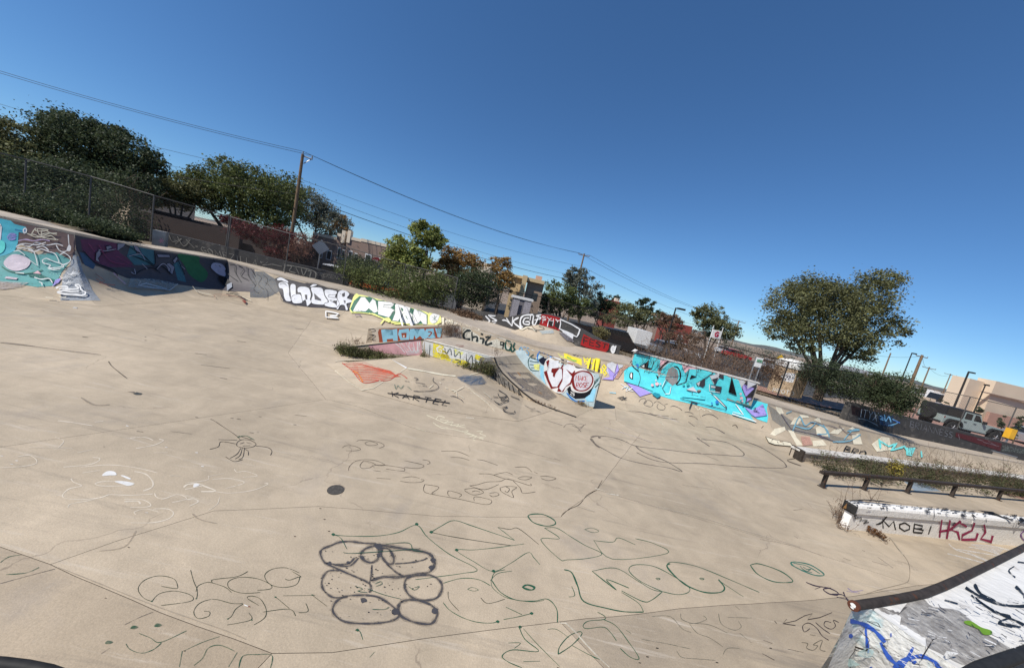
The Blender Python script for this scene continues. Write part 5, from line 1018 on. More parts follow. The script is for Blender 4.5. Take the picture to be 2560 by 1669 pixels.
m.line(DKG, 1., [(160, 120), (540, 205), (1300, 400), (1960, 570)], smooth=False).line(WHT, 1.8, [(150, 112), (350, 150)], smooth=False)
m.build('huge turquoise wildstyle graffiti piece with black, grey and lilac shapes')
# --- below and left of it on the bank
m = Mural('graffiti_tags', bt, bank, 1560, 860, 5.95, sub=16, wear=.35)
m.line(DKG, 1.1, [(220, 860), (250, 820), (310, 810), (330, 860), (290, 890), (330, 840), (390, 840), (430, 890), (400, 930), (340, 920), (300, 900)])
m.line(DKG, 1.1, [(440, 880), (490, 850), (560, 890), (610, 930), (590, 975), (520, 970), (490, 930), (510, 890)]).line(DKG, 1.1, [(600, 900), (650, 890)]).line(DKG, 1.1, [(690, 930), (740, 920), (820, 950), (865, 990)]).line(DKG, 1.1, [(900, 1010), (980, 1015), (1030, 1040)])
m.line(DKG, 1.2, [(1155, 1070), (1220, 1045), (1310, 1050), (1400, 1110)]).line(DKG, .9, [(960, 1070), (1040, 1080), (1095, 1125)])
m.line(CREAM, 2., [(1060, 930), (1100, 980), (1140, 950), (1200, 990)], soft=.3).line(CREAM, 2.4, [(1230, 970), (1300, 1010)], soft=.3)
m.frame(1500, 860, 3.719); m.line(CREAM, 2.2, [(140, 705), (210, 690), (290, 740), (400, 770), (300, 770), (140, 705)], asp=.6)
for k in range(7): m.line(CREAM, 2., [(170+k*30, 760+k*3), (160+k*30+(10 if k % 2 else -10), 735+k*4)], smooth=False).line(CREAM, 2., [(225+k*28, 720+k*2), (250+k*28, 690+k*3)], smooth=False) if k < 5 else None
m.line(CREAM, 1.6, [(0, 665), (140, 705)], smooth=False).line(CREAM, 1.8, [(390, 770), (600, 835)], smooth=False)
m.line(DKG, 2.2, [(160, 505), (220, 490), (175, 515), (250, 500), (190, 525), (245, 520)], smooth=False, asp=.7)
m.line(WHT, 1.6, [(190, 370), (230, 400), (200, 420), (260, 390), (240, 440), (300, 410), (260, 430), (310, 440)]).line(SKB, 2.4, [(225, 400), (270, 420)]).line(SKB, 3.2, [(85, 455), (145, 460)], soft=.4)
m.line(BLK, 2.2, [(0, 855), (80, 855), (180, 875), (300, 930), (340, 950), (200, 925)], soft=.6, asp=.5)
m.build('thin black and cream tags on the bank below the turquoise piece')
m = Mural('graffiti_piece', bt, bank, 1200, 860, 5.95, sub=14, wear=.22)
m.fill(LYEL, [(1150, 130), (1210, 170), (1340, 200), (1330, 230), (1200, 200)], soft=.3, wear=.4)
m.fill(YEL, [(1240, 115), (1370, 180), (1510, 220), (1515, 320), (1400, 260), (1260, 210)], wear=.35).line((.5, .75, .4), 3, [(1290, 190), (1380, 240), (1440, 250)], soft=.3)
m.text(YEL, 3.6, 'ROIF', [(1540, 170), (1790, 210), (1800, 310), (1560, 280)], wear=.2).text(YEL, 3.6, '2A58', [(1560, 290), (1870, 310), (1885, 480), (1600, 350)], wear=.2)
m.fill(YEL, [(1700, 195), (1800, 215), (1790, 235), (1700, 225)]).line(DKG, 1.2, [(1380, 150), (1400, 165), (1440, 150), (1440, 180), (1490, 150), (1500, 180)], smooth=False)
m.fill(GREY, [(1890, 290), (1960, 265), (2030, 300), (2130, 310), (2120, 340), (2060, 370), (2030, 470), (1930, 480), (1880, 400)]).fill(LIL, [(1890, 340), (2000, 440), (2040, 285), (2070, 390), (1990, 470), (1980, 540), (1810, 520), (1930, 490)]).line(PURP, 1.2, [(1890, 340), (2000, 440), (2040, 285), (2070, 390), (1990, 470), (1980, 540), (1810, 530)], smooth=False)
m.fill((.72, .56, .48), [(2080, 380), (2170, 310), (2220, 330), (2130, 400), (2050, 520), (2000, 520)], wear=.4)
m.build('yellow bubble lettering and lilac spikes on the bank behind the funbox')
# --- silver / white LIDER and MEPOM on the far bank
m = Mural('graffiti_piece', bt, bank, 660, 660, 5.174, sub=14, wear=.18)
m.fill((.38, .40, .42), [(-180, 90), (0, 100), (140, 190), (200, 350), (120, 400), (20, 440), (-180, 430)], wear=.35, soft=.35)
m.lines(BLK, 1.4, [[(-150, 140), (-100, 250), (-130, 330), (-60, 380)], [(-90, 130), (-30, 180), (-70, 260), (0, 330)], [(-10, 140), (50, 200), (20, 280)]], soft=.2)
m.fill(DKG, [(140, 190), (200, 165), (330, 200), (530, 250), (600, 230), (720, 270), (950, 320), (1050, 310), (1160, 370), (1170, 460), (1100, 610), (1000, 600), (800, 570), (600, 560), (380, 530), (250, 480), (190, 350)], wear=.3)
SIL = (.86, .86, .87)
for pl_ in ([(170, 190), (220, 170), (300, 210), (320, 240), (290, 240), (230, 215), (180, 215)], [(190, 250), (250, 230), (310, 250), (330, 330), (330, 400), (350, 480), (290, 480), (260, 430), (245, 330), (200, 310)], [(345, 270), (410, 270), (415, 380), (440, 400), (360, 480), (345, 400)], [(360, 430), (400, 400), (460, 390), (490, 430), (495, 500), (430, 515), (370, 500)],
            [(440, 310), (500, 290), (580, 310), (610, 390), (600, 460), (620, 490), (560, 550), (540, 470), (500, 480), (480, 380), (440, 370)], [(610, 310), (680, 300), (760, 320), (790, 420), (830, 480), (780, 530), (640, 520), (610, 480), (630, 400)], [(600, 290), (640, 260), (700, 270), (620, 300)],
            [(800, 330), (940, 350), (930, 400), (850, 400), (840, 430), (940, 440), (940, 480), (850, 470), (930, 520), (940, 570), (800, 550), (790, 510), (840, 490), (790, 400)], [(960, 370), (1000, 340), (1060, 340), (1110, 390), (1080, 440), (1140, 470), (1130, 500), (1070, 520), (1090, 590), (1060, 600), (1040, 540), (990, 540), (960, 590), (940, 580), (980, 520), (950, 450)]):
    m.fill(SIL, pl_, smooth=True, wear=.12).line(BLK, 1.1, pl_, closed=True, wear=.1)
m.fill(DKG, [(650, 380), (740, 460), (740, 480), (660, 460)]).fill(DKG, [(530, 400), (560, 400), (560, 460), (540, 460)]).fill(DKG, [(1010, 390), (1050, 370), (1050, 420), (1020, 430)]).fill(DKG, [(1030, 470), (1060, 480), (1050, 520)])
m.lines(BLK, 1., [[(210, 260), (260, 250), (300, 280)], [(985, 380), (1000, 395)], [(560, 250), (560, 290), (620, 250), (700, 265), (790, 300), (860, 320), (960, 325)]], soft=.2).lines(DKG, 1., [[(10, 230), (60, 270), (110, 340), (150, 380), (200, 390)], [(0, 290), (40, 350), (50, 430), (40, 480)], [(230, 400), (220, 470), (300, 510), (420, 550)]], soft=.4)
m.fill(LYEL, [(1160, 430), (1200, 375), (1230, 400), (1330, 410), (1380, 420), (1470, 450), (1700, 470), (1880, 530), (2000, 570), (2060, 600), (2130, 640), (2200, 610), (2290, 660), (2300, 760), (2240, 790), (2000, 790), (1700, 790), (1500, 700), (1400, 660), (1260, 640), (1130, 640), (1110, 590)], wear=.12)
m.fill(GRN, [(1120, 590), (1170, 480), (1240, 420), (1340, 430), (1380, 425), (1470, 470), (1700, 490), (1880, 550), (2040, 610), (2120, 660), (2120, 780), (1900, 790), (1640, 740), (1420, 650), (1250, 630), (1150, 630)], wear=.15)
for pl_ in ([(1150, 620), (1190, 540), (1260, 430), (1310, 430), (1370, 510), (1410, 450), (1450, 480), (1480, 620), (1430, 640), (1360, 580), (1320, 620)], [(1480, 480), (1690, 500), (1680, 540), (1560, 530), (1550, 560), (1640, 570), (1690, 600), (1640, 660), (1700, 600), (1620, 700), (1480, 660)], [(1700, 500), (1830, 520), (1900, 570), (1880, 640), (1800, 650), (1760, 700), (1740, 750), (1660, 740), (1700, 640)], [(1800, 650), (1880, 620), (1930, 660), (1900, 780), (1820, 780), (1770, 740)], [(1930, 650), (1950, 580), (1990, 600), (2020, 680), (2040, 620), (2110, 660), (2110, 790), (2060, 785), (2030, 740), (1990, 780), (1920, 790)]):
    m.fill(WHT, pl_, wear=.14).line((.30, .42, .36), 1., pl_, closed=True, smooth=False, wear=.1)
m.fill(GRN, [(1830, 680), (1880, 660), (1860, 730)]).fill(GRN, [(1770, 570), (1820, 580), (1790, 620)])
m.fill(WHT, [(2150, 740), (2150, 680), (2200, 640), (2270, 650), (2270, 700), (2230, 760), (2180, 775)], smooth=True); m.lines(GRN, 1., [[(2180, 740), (2240, 680)], [(2180, 690), (2240, 740)], [(2210, 670), (2215, 750)]])
m.fill(LYEL, [(1500, 790), (1560, 710), (1620, 705), (1650, 740), (1620, 770), (1560, 740), (1520, 790)]).lines(LYEL, 2.4, [[(1650, 770), (1750, 770), (1900, 800)]])
m.lines(WHT, 3.6, [[(800, 625), (800, 705), (960, 715)], [(800, 625), (900, 640), (965, 660), (930, 685), (850, 685)]], smooth=False)
m.lines(DKG, 3.4, [[(250, 790), (400, 800), (430, 802)], [(390, 820), (520, 845)], [(620, 812), (820, 835)]], soft=.5, asp=.5)
m.lines((.45, .38, .5), 2., [[(1180, 680), (1230, 670), (1260, 690)]], soft=.4)
m.build('silver LIDER letters and white MEPOM letters with green and yellow outline')
m = Mural('graffiti_piece', bt, bank, 840, 780, 5.95, sub=14, wear=.25)
m.fill(CREAM, [(1560, 50), (1700, 90), (2000, 160), (2180, 240), (2100, 260), (1850, 200), (1580, 180)], wear=.4)
for x, y, r in ((1640, 140, 60), (1790, 160, 75), (1920, 190, 55), (2000, 200, 40)): m.line(DKG, 1.2, [(x-r, y+40), (x-r*.8, y-20), (x, y-r*.6), (x+r*.8, y-10), (x+r, y+50)]).line(WHT, 1.6, [(x-r*.7, y+40), (x, y-r*.2), (x+r*.7, y+40)])
m.line(DKG, 1.2, [(1560, 60), (1620, 120), (1700, 80), (1800, 120)])
m.build('black outlined cloud bubbles at the end of the far piece')
# --- shaded wall piece
m = Mural('graffiti_piece', bt, bank, 0, 500, 3.695, sub=14, wear=.12)
m.fill((.34, .32, .33), [(690, 310), (1000, 375), (1390, 445), (2100, 560), (2350, 640), (2360, 850), (2100, 840), (1640, 780), (1170, 720), (900, 610), (760, 590), (700, 450)], wear=.1)
m.fill((.44, .25, .34), [(740, 360), (870, 360), (1080, 400), (1100, 480), (1200, 560), (1240, 620), (1000, 620), (870, 570), (760, 470)], wear=.2)
m.fill((.30, .40, .50), [(730, 480), (780, 490), (880, 600), (860, 640), (780, 600)]).fill((.30, .47, .50), [(1200, 420), (1420, 460), (1430, 600), (1240, 600), (1170, 520)], wear=.2).fill((.30, .47, .50), [(1600, 590), (1660, 560), (1720, 760), (1640, 740)], wear=.3)
m.fill((.24, .46, .29), [(1640, 500), (1830, 520), (1840, 580), (1920, 680), (1860, 760), (1750, 690), (1700, 600)], smooth=True, wear=.2)
for pl_ in ([(1080, 400), (1160, 400), (1140, 430), (1080, 470)], [(1220, 410), (1270, 430), (1310, 500), (1260, 490)], [(1440, 500), (1560, 505), (1570, 530), (1460, 530)], [(1590, 560), (1625, 520), (1640, 540), (1610, 590)], [(1530, 590), (1560, 580), (1610, 620), (1590, 690), (1560, 680), (1575, 640)], [(880, 490), (910, 460), (930, 500), (900, 540), (915, 580), (875, 560)], [(970, 430), (1010, 420), (1030, 440), (980, 465)]):
    m.fill((.60, .58, .62), pl_, wear=.15).line(BLK, 1.5, pl_, closed=True, smooth=False)
m.lines(BLK, 2., [[(760, 470), (870, 580), (1040, 650), (1080, 710)], [(920, 500), (1060, 460)], [(1150, 410), (1310, 510), (1420, 600), (1420, 470)], [(1200, 510), (1330, 560), (1420, 620)], [(1230, 700), (1300, 650), (1400, 630), (1480, 680)], [(1580, 690), (1480, 610), (1420, 640)], [(1640, 560), (1700, 690)]])
m.lines((.72, .70, .74), 1.6, [[(900, 460), (960, 470), (1060, 455)], [(1180, 520), (1290, 500), (1330, 560)], [(1440, 640), (1500, 590), (1560, 640)], [(1650, 600), (1700, 640)], [(1300, 590), (1350, 640)], [(1200, 670), (1240, 690), (1230, 640)]], soft=.2).lines((.62, .30, .42), 2, [[(900, 420), (1000, 560), (1160, 600)], [(800, 400), (860, 480)], [(1060, 520), (1200, 600)]], soft=.3)
m.fill((.74, .72, .78), [(1940, 610), (1970, 580), (2050, 600), (2090, 680), (2080, 710), (2010, 690), (1950, 640)], smooth=True).lines(BLK, 1.4, [[(1975, 600), (1990, 610)], [(2010, 605), (2030, 620)], [(1960, 545), (1975, 580)]]).fill(BLK, [(2010, 710), (2090, 720), (2140, 780), (2110, 800), (2040, 770)], smooth=True).fill((.6, .62, .66), [(2100, 790), (2145, 770), (2150, 810), (2100, 850)])
m.lines(BLK, 1.6, [[(2095, 590), (2110, 680), (2200, 750)], [(2120, 590), (2180, 600), (2180, 670), (2230, 760)], [(2200, 600), (2260, 640), (2230, 700), (2300, 740)], [(2290, 620), (2300, 700), (2360, 790)], [(2330, 640), (2360, 700)]], soft=.2)
m.fill((.66, .68, .66), [(1170, 820), (1190, 730), (1420, 740), (1640, 785), (1555, 845), (1400, 835)], wear=.5, soft=.3)
m.lines(WHT, 1.4, [[(1265, 800), (1560, 845), (1635, 785)], [(1285, 760), (1265, 800), (1340, 780), (1530, 835)]], smooth=False, soft=.2).lines(PINK, 2.4, [[(1030, 680), (1080, 730), (1150, 790)]], soft=.4)
m.lines((.6, .35, .28), 1.4, [[(860, 690), (950, 760), (900, 780), (1050, 800), (950, 790)], [(870, 740), (1000, 820)]], soft=.5).lines((.55, .25, .2), 1.2, [[(1970, 890), (2040, 960), (2260, 970), (2230, 920), (2100, 890), (1980, 885)], [(2000, 900), (2060, 950)], [(2050, 900), (2110, 960)], [(2110, 905), (2170, 960)]], asp=.6, soft=.3)
m.lines(BLK, 3.6, [[(2090, 880), (2180, 890), (2270, 930)], [(2110, 850), (2200, 870)]], asp=.5, soft=.3).lines(CREAM, 1.4, [[(1770, 810), (1820, 860), (1950, 890)], [(2240, 910), (2320, 945)]], soft=.4)
m.build('dark shaded graffiti piece in purple, teal and green with a small white mask')
# --- left wall: a generic turquoise blob creature
m = Mural('graffiti_piece', bt, bank, 0, 520, 5.97, sub=14, wear=.14)
m.fill((.46, .38, .36), [(-400, 40), (0, 125), (600, 270), (1095, 375), (1150, 640), (1050, 800), (800, 700), (400, 560), (0, 500), (-400, 300)], wear=.2)
m.fill((.40, .66, .64), [(-500, 500), (100, 640), (300, 620), (560, 700), (850, 660), (1060, 780), (920, 960), (820, 1160), (560, 1180), (300, 1140), (0, 1100), (-500, 900)], wear=.3)
m.fill((.66, .68, .70), [(1100, 700), (1170, 720), (1240, 950), (1380, 1230), (1500, 1380), (900, 1380), (940, 1000), (1030, 880)], wear=.35, soft=.2)
m.fill((.36, .76, .82), [(-300, 100), (0, 130), (130, 160), (220, 240), (390, 285), (400, 380), (280, 360), (270, 520), (220, 640), (100, 700), (0, 720), (-300, 650)], wear=.1)
m.fill((.25, .55, .70), [(225, 310), (345, 335), (340, 355), (225, 335)]).fill(WHT, [(345, 320), (375, 295), (405, 310), (405, 360), (370, 385), (345, 360)], smooth=True).fill((.2, .45, .6), [(362, 325), (385, 315), (385, 355), (365, 355)]).fill(WHT, [(-60, 230), (10, 235), (35, 290), (15, 480), (-60, 470)], wear=.1).line(BLK, 1.2, [(-40, 290), (20, 265)]).fill(LIL, [(110, 420), (180, 370), (250, 400), (230, 470), (140, 480)], smooth=True, wear=.5)
m.fill((.42, .90, .85), [(-100, 480), (60, 500), (80, 600), (20, 680), (-100, 700)], smooth=True, wear=.2)
m.fill((.86, .80, .82), [(60, 810), (180, 700), (330, 710), (460, 790), (400, 900), (240, 945), (110, 900)], smooth=True, wear=.12).line(GRN, 2.6, [(30, 880), (150, 950), (350, 985), (540, 960), (640, 930)])
m.fill((.12, .42, .38), [(440, 1000), (560, 980), (830, 1080), (800, 1140), (720, 1080), (440, 1030)]).fill(PINK, [(500, 980), (570, 940), (620, 990)]).fill(LIL, [(780, 1180), (830, 1080), (920, 1050), (880, 1120)], wear=.4)
m.fill((.72, .68, .66), [(-400, 1100), (0, 1100), (440, 1120), (300, 1190), (50, 1225), (-400, 1250)], wear=.5, soft=.3).fill((.78, .72, .74), [(70, 1060), (100, 1030), (270, 1050), (250, 1080)], wear=.3)
for q in ([(440, 400), (520, 400), (600, 430), (700, 400), (760, 380)], [(480, 390), (540, 300), (540, 340), (640, 350), (730, 330), (560, 310)], [(560, 310), (600, 400), (700, 380), (860, 380)], [(640, 330), (630, 430), (720, 460), (880, 480)], [(700, 340), (770, 380), (860, 400)], [(410, 380), (470, 410), (550, 440), (700, 430), (780, 420), (850, 480)]): m.line(CREAM, 2.2, q, wear=.08)
for q in ([(250, 590), (320, 550), (450, 580), (550, 520), (700, 560), (850, 540), (950, 570)], [(260, 600), (400, 610), (500, 640), (550, 760), (570, 880)], [(430, 620), (520, 660), (620, 620), (720, 650), (830, 690), (880, 780), (890, 820)], [(640, 790), (700, 760), (800, 800), (920, 840), (960, 880), (900, 900)], [(640, 790), (660, 830), (760, 860), (740, 900), (850, 900), (920, 890)], [(720, 910), (800, 930), (910, 920)], [(900, 710), (970, 680), (1060, 750), (1040, 820), (920, 870)], [(850, 560), (900, 640), (980, 660), (1050, 590), (1040, 540), (1030, 400)], [(240, 980), (370, 990)], [(520, 1050), (620, 1080), (740, 1070), (790, 1135)], [(590, 1120), (630, 1140), (635, 1180)], [(220, 660), (300, 650), (390, 720)], [(440, 780), (560, 870)], [(300, 560), (400, 540), (560, 560), (700, 520)], [(560, 600), (660, 580), (740, 640)]): m.line(WHT, 2.3, q, wear=.08)
m.fill(WHT, [(1010, 640), (1040, 560), (1075, 590), (1060, 650)], smooth=True).line((.80, .70, .82), 2.6, [(290, 500), (400, 480), (520, 500), (640, 480), (760, 500)], wear=.1)
for dx_, dy_ in ((0, 0), (110, -55), (40, 85)): m.lines(WHT, 1.6, [[(900+dx_, 1030+dy_), (960+dx_, 1080+dy_), (1000+dx_, 1010+dy_)], [(920+dx_, 1070+dy_), (1030+dx_, 1030+dy_)], [(980+dx_, 1060+dy_), (1060+dx_, 1050+dy_)]], smooth=False)
m.line(WHT, 3.4, [(840, 1230), (900, 1200), (1010, 1200), (1000, 1230), (880, 1240), (1100, 1240), (1180, 1220), (1130, 1180), (1190, 1170), (1220, 1250), (1280, 1290), (1240, 1330), (1100, 1320), (930, 1310), (860, 1290), (950, 1270), (1080, 1280), (1180, 1270)], wear=.05)
m.lines(CREAM, 2.6, [[(880, 1350), (930, 1370), (990, 1360)], [(680, 1370), (790, 1375)], [(585, 1397), (665, 1397)]], asp=.6)
m.build('turquoise blob creature with tube nose and white swirls on the lit left wall')
# --- right bank: washed cream and grey piece
m = Mural('graffiti_piece', bt, bank, 1900, 980, 3.606, sub=16, wear=.28)
m.fill((.58, .56, .52), [(70, 110), (160, 170), (290, 260), (500, 330), (700, 400), (900, 440), (920, 470), (700, 460), (430, 390), (250, 350), (110, 250)], wear=.35, soft=.3)
for pl_ in ([(140, 130), (190, 140), (215, 190), (180, 200), (150, 170)], [(90, 380), (130, 330), (220, 310), (230, 340), (130, 395)], [(250, 340), (300, 350), (330, 410), (390, 480), (330, 480)], [(270, 290), (310, 230), (390, 220), (340, 290)], [(350, 200), (430, 210), (440, 230), (370, 230)], [(500, 320), (560, 290), (610, 330), (620, 400), (510, 390)], [(470, 440), (560, 430), (600, 480), (480, 490)], [(480, 250), (530, 220), (550, 280)], [(660, 340), (760, 320), (700, 380), (620, 370)], [(820, 380), (890, 370), (920, 470), (840, 470)], [(790, 330), (830, 310), (880, 350)], [(1000, 470), (1090, 400), (1160, 410), (1100, 470), (1180, 520), (1050, 540)]):
    m.fill(CREAM, pl_, wear=.15)
for q in ([(290, 350), (350, 220), (400, 300), (470, 270), (590, 330), (620, 410)], [(510, 380), (600, 370), (560, 290)], [(750, 430), (830, 340), (890, 340), (780, 350)], [(230, 190), (280, 170)], [(300, 300), (430, 330), (500, 270)], [(650, 450), (800, 440), (900, 380)]): m.line((.50, .68, .74), 3., q, wear=.2)
m.lines((.40, .37, .42), 1.4, [[(180, 190), (260, 310), (300, 340), (520, 390), (700, 460)], [(440, 270), (620, 300), (700, 330)], [(520, 380), (620, 430)], [(700, 300), (780, 370), (860, 380)]])
m.fill((.80, .62, .55), [(360, 400), (440, 400), (470, 480), (380, 490)], wear=.35, soft=.3)
m.fill(CREAM, [(45, 405), (110, 430), (270, 460), (290, 495), (130, 480), (75, 460)]).line(BLK, 1., [(45, 405), (110, 430), (270, 460), (290, 495), (130, 480), (75, 460)], closed=True, smooth=False).lines(BLK, 1., [[(110, 430), (100, 450)], [(150, 450), (160, 470)], [(200, 460), (210, 480)]])
m.line((.50, .90, .88), 4.6, [(1060, 420), (1075, 510), (1070, 440), (1150, 490), (1220, 460), (1170, 530), (1290, 490), (1340, 560)], smooth=False, wear=.08).fill((.50, .90, .88), [(1300, 500), (1390, 500), (1360, 580), (1310, 570)], wear=.2).line((.50, .90, .88), 5, [(1440, 530), (1450, 590)])
m.text(BLK, 2.2, 'BRO', [(770, 490), (960, 540), (930, 590), (745, 540)])
m.build('cream, grey and pale blue abstract piece with turquoise zigzag on the right bank')

# ------------------------------------------------------------------ funbox
m = Mural('graffiti_piece', [home_wall, sco_wall], funbox, 840, 780, 5.95, sub=30, wear=.12)
m.fill((.86, .80, .72), [(470, 240), (640, 250), (640, 450), (445, 470)], wear=.3)
m.fill((.66, .34, .24), [(640, 255), (1500, 225), (1560, 240), (1570, 390), (1250, 405), (650, 460), (625, 300)], wear=.15)
for pl_ in ([(670, 262), (735, 255), (745, 350), (850, 340), (840, 258), (910, 250), (920, 425), (850, 425), (850, 395), (755, 400), (760, 440), (700, 450)], [(940, 260), (1080, 245), (1100, 300), (1085, 410), (960, 415), (925, 330)], [(1100, 250), (1160, 245), (1210, 330), (1250, 250), (1310, 245), (1360, 390), (1290, 395), (1250, 350), (1190, 400), (1165, 340), (1150, 405), (1095, 405)], [(1340, 250), (1450, 240), (1460, 290), (1440, 320), (1480, 380), (1420, 390), (1370, 385), (1310, 330)], [(1470, 240), (1570, 235), (1570, 300), (1550, 380), (1510, 370), (1500, 320)]): m.fill((.62, .85, .93), pl_, wear=.08)
m.fill((.66, .34, .24), [(970, 310), (1050, 305), (1045, 380), (985, 380)]).fill(WHT, [(995, 345), (1020, 340), (1020, 370), (998, 370)]).line((.66, .34, .24), 3, [(1370, 290), (1420, 300), (1400, 340), (1375, 360)])
m.lines(BLK, 1.2, [[(480, 260), (560, 250), (590, 280), (520, 290)], [(490, 330), (560, 350), (500, 380), (470, 420)], [(540, 330), (590, 360), (540, 400), (560, 430)], [(500, 400), (590, 420)]], soft=.2)
m.fill((.80, .76, .72), [(1580, 190), (1860, 220), (1870, 390), (1700, 380), (1580, 380)], wear=.4).fill((.80, .62, .55), [(1760, 260), (1850, 250), (1830, 330), (1780, 340)], wear=.3)
m.frame(1100, 560, 4.311)
m.fill((.82, .80, .74), [(240, 1105), (820, 1265), (960, 1320), (1090, 1390), (900, 1560), (800, 1370), (600, 1330), (250, 1240)], wear=.3, soft=.2)
m.line((.13, .17, .18), 5.5, [(335, 1150), (290, 1150), (255, 1190), (270, 1240), (330, 1240)], soft=.2).lines((.13, .17, .18), 5, [[(345, 1160), (350, 1260)], [(350, 1220), (400, 1215), (400, 1270)], [(440, 1180), (465, 1190)], [(430, 1230), (470, 1240), (460, 1290)], [(490, 1220), (540, 1210), (500, 1260), (500, 1300), (565, 1280)]], soft=.2, wear=.1)
m.lines((.12, .16, .15), 4.2, [[(605, 1245), (628, 1225), (620, 1312)], [(690, 1275), (655, 1270), (655, 1300), (688, 1300), (690, 1275), (678, 1345)]], smooth=False, wear=.05).lines((.10, .28, .24), 4., [[(740, 1240), (710, 1270), (710, 1340), (750, 1355), (770, 1300), (740, 1260), (770, 1240)], [(770, 1250), (805, 1280), (790, 1320), (805, 1350), (775, 1370), (760, 1320)]], wear=.05)
m.text((.45, .68, .82), 2.4, 'OTS', [(860, 1320), (960, 1340), (960, 1410), (850, 1390)], soft=.2)
m.frame(1200, 860, 5.95)
m.fill((.76, .83, .84), [(530, 90), (780, 90), (1000, 220), (1800, 460), (1680, 960), (1400, 850), (900, 560), (650, 300), (550, 170)], wear=.3)
m.fill((.10, .12, .20), [(870, 160), (900, 100), (1050, 130), (1250, 240), (1100, 330), (950, 310), (880, 250)], smooth=True).line(BLU, 3., [(870, 260), (855, 180), (890, 110), (960, 90)], soft=.2).lines((.35, .65, .95), 2.6, [[(890, 160), (960, 140), (900, 270)], [(930, 200), (1000, 160)], [(1000, 200), (1040, 150), (1060, 200)], [(1080, 150), (1100, 200)]], smooth=False)
m.lines((.10, .32, .30), 2., [[(800, 150), (740, 200), (720, 280), (760, 380), (880, 400)], [(760, 200), (860, 230)], [(740, 250), (880, 270)], [(740, 300), (900, 320)], [(760, 350), (890, 350)]], soft=.1).fill(LYEL, [(800, 300), (890, 290), (880, 390), (810, 370)], wear=.4)
m.fill((.62, .86, .95), [(900, 310), (960, 330), (950, 480), (980, 600), (900, 480)], wear=.2).fill((.62, .86, .95), [(1640, 660), (1730, 660), (1690, 850), (1590, 850), (1560, 790)], wear=.2)
m.fill((.08, .09, .12), [(1420, 330), (1700, 420), (1720, 560), (1640, 740), (1560, 800), (1420, 810), (1320, 740), (1290, 640)], wear=.1).line(BLU, 4, [(1290, 720), (1360, 800), (1450, 850), (1560, 840)], soft=.4)
m.lines((.12, .40, .36), 2., [[(1700, 470), (1790, 560)], [(1720, 540), (1790, 480)], [(1700, 600), (1760, 520)], [(1710, 640), (1770, 580)]])
# big 5 / S
m.fill(WHT, [(950, 380), (1000, 220), (1180, 205), (1210, 330), (1250, 270), (1350, 260), (1430, 350), (1560, 370), (1690, 470), (1690, 600), (1600, 700), (1480, 720), (1370, 690), (1340, 620), (1240, 720), (1150, 720), (1040, 660), (980, 560)], smooth=True, wear=.04)
m.fill((.50, .11, .10), [(985, 260), (1020, 230), (1190, 225), (1195, 350), (1110, 360), (1240, 350), (1240, 520), (1180, 640), (1060, 665), (1010, 560), (950, 410), (1020, 380)], wear=.04).fill((.93, .93, .94), [(1035, 245), (1175, 240), (1170, 340), (1075, 355), (1060, 400), (1150, 360), (1220, 370), (1225, 500), (1150, 630), (1080, 630), (1030, 520), (1000, 400), (1050, 390)], wear=.04)
m.fill((.50, .11, .10), [(1070, 360), (1190, 350), (1130, 430), (1110, 495), (1085, 470), (1090, 430), (1060, 410)])
m.fill((.50, .11, .10), [(1200, 350), (1240, 290), (1310, 275), (1400, 310), (1420, 400), (1390, 480), (1360, 590), (1280, 630), (1240, 710), (1150, 700), (1170, 640), (1240, 600), (1240, 400)], wear=.04).fill((.93, .93, .94), [(1225, 350), (1300, 290), (1390, 320), (1400, 400), (1370, 430), (1300, 380), (1250, 360)], wear=.04).fill((.93, .93, .94), [(1240, 370), (1290, 380), (1370, 480), (1340, 570), (1280, 620), (1220, 700), (1180, 650), (1230, 560)], wear=.04)
m.fill((.50, .11, .10), [(1370, 480), (1420, 420), (1520, 390), (1630, 410), (1690, 500), (1670, 600), (1600, 680), (1500, 700), (1410, 670), (1370, 590)], smooth=True, wear=.04).fill((.84, .82, .84), [(1400, 500), (1440, 440), (1530, 410), (1630, 440), (1670, 520), (1640, 610), (1570, 670), (1480, 680), (1420, 630)], smooth=True, wear=.04)
m.text((.70, .12, .12), 1.7, 'MAKE', [(1430, 460), (1600, 480), (1600, 540), (1420, 540)]).text((.70, .12, .12), 1.7, 'ROSE', [(1440, 570), (1620, 570), (1600, 640), (1430, 640)])
m.text(WHT, 1.8, '-25-'.replace('-', ' '), [(1320, 690), (1440, 730), (1430, 780), (1320, 730)])
m.build('white and red S and O letters, chie 1983 tag and blue HOME letters')
m = Mural('graffiti_piece', [pink_wall, yel_wall, nelly], funbox, 840, 780, 5.95, sub=30, wear=.2)
m.fill((.90, .68, .68), [(480, 500), (700, 470), (1260, 410), (1290, 640), (1060, 640), (640, 600), (520, 560)], wear=.25).text(WHT, 2.2, 'YNGUM', [(880, 460), (1320, 430), (1290, 600), (1000, 600)], soft=.1).lines(WHT, 1.8, [[(1050, 620), (1260, 600)], [(1060, 590), (1250, 570)]])
m.fill((.86, .86, .84), [(1320, 430), (1440, 460), (2300, 660), (2300, 860), (1960, 830), (1440, 660), (1330, 600)], wear=.3)
m.fill(YEL, [(1450, 460), (1600, 500), (1590, 560), (1510, 600), (1560, 680), (1700, 690), (1880, 700), (2000, 760), (1960, 820), (1600, 710), (1440, 660), (1440, 560)], wear=.5).fill(LYEL, [(1760, 540), (1900, 600), (1860, 650), (1780, 620)], wear=.3).fill(YEL, [(2080, 620), (2220, 680), (2180, 740), (2060, 690)], wear=.4)
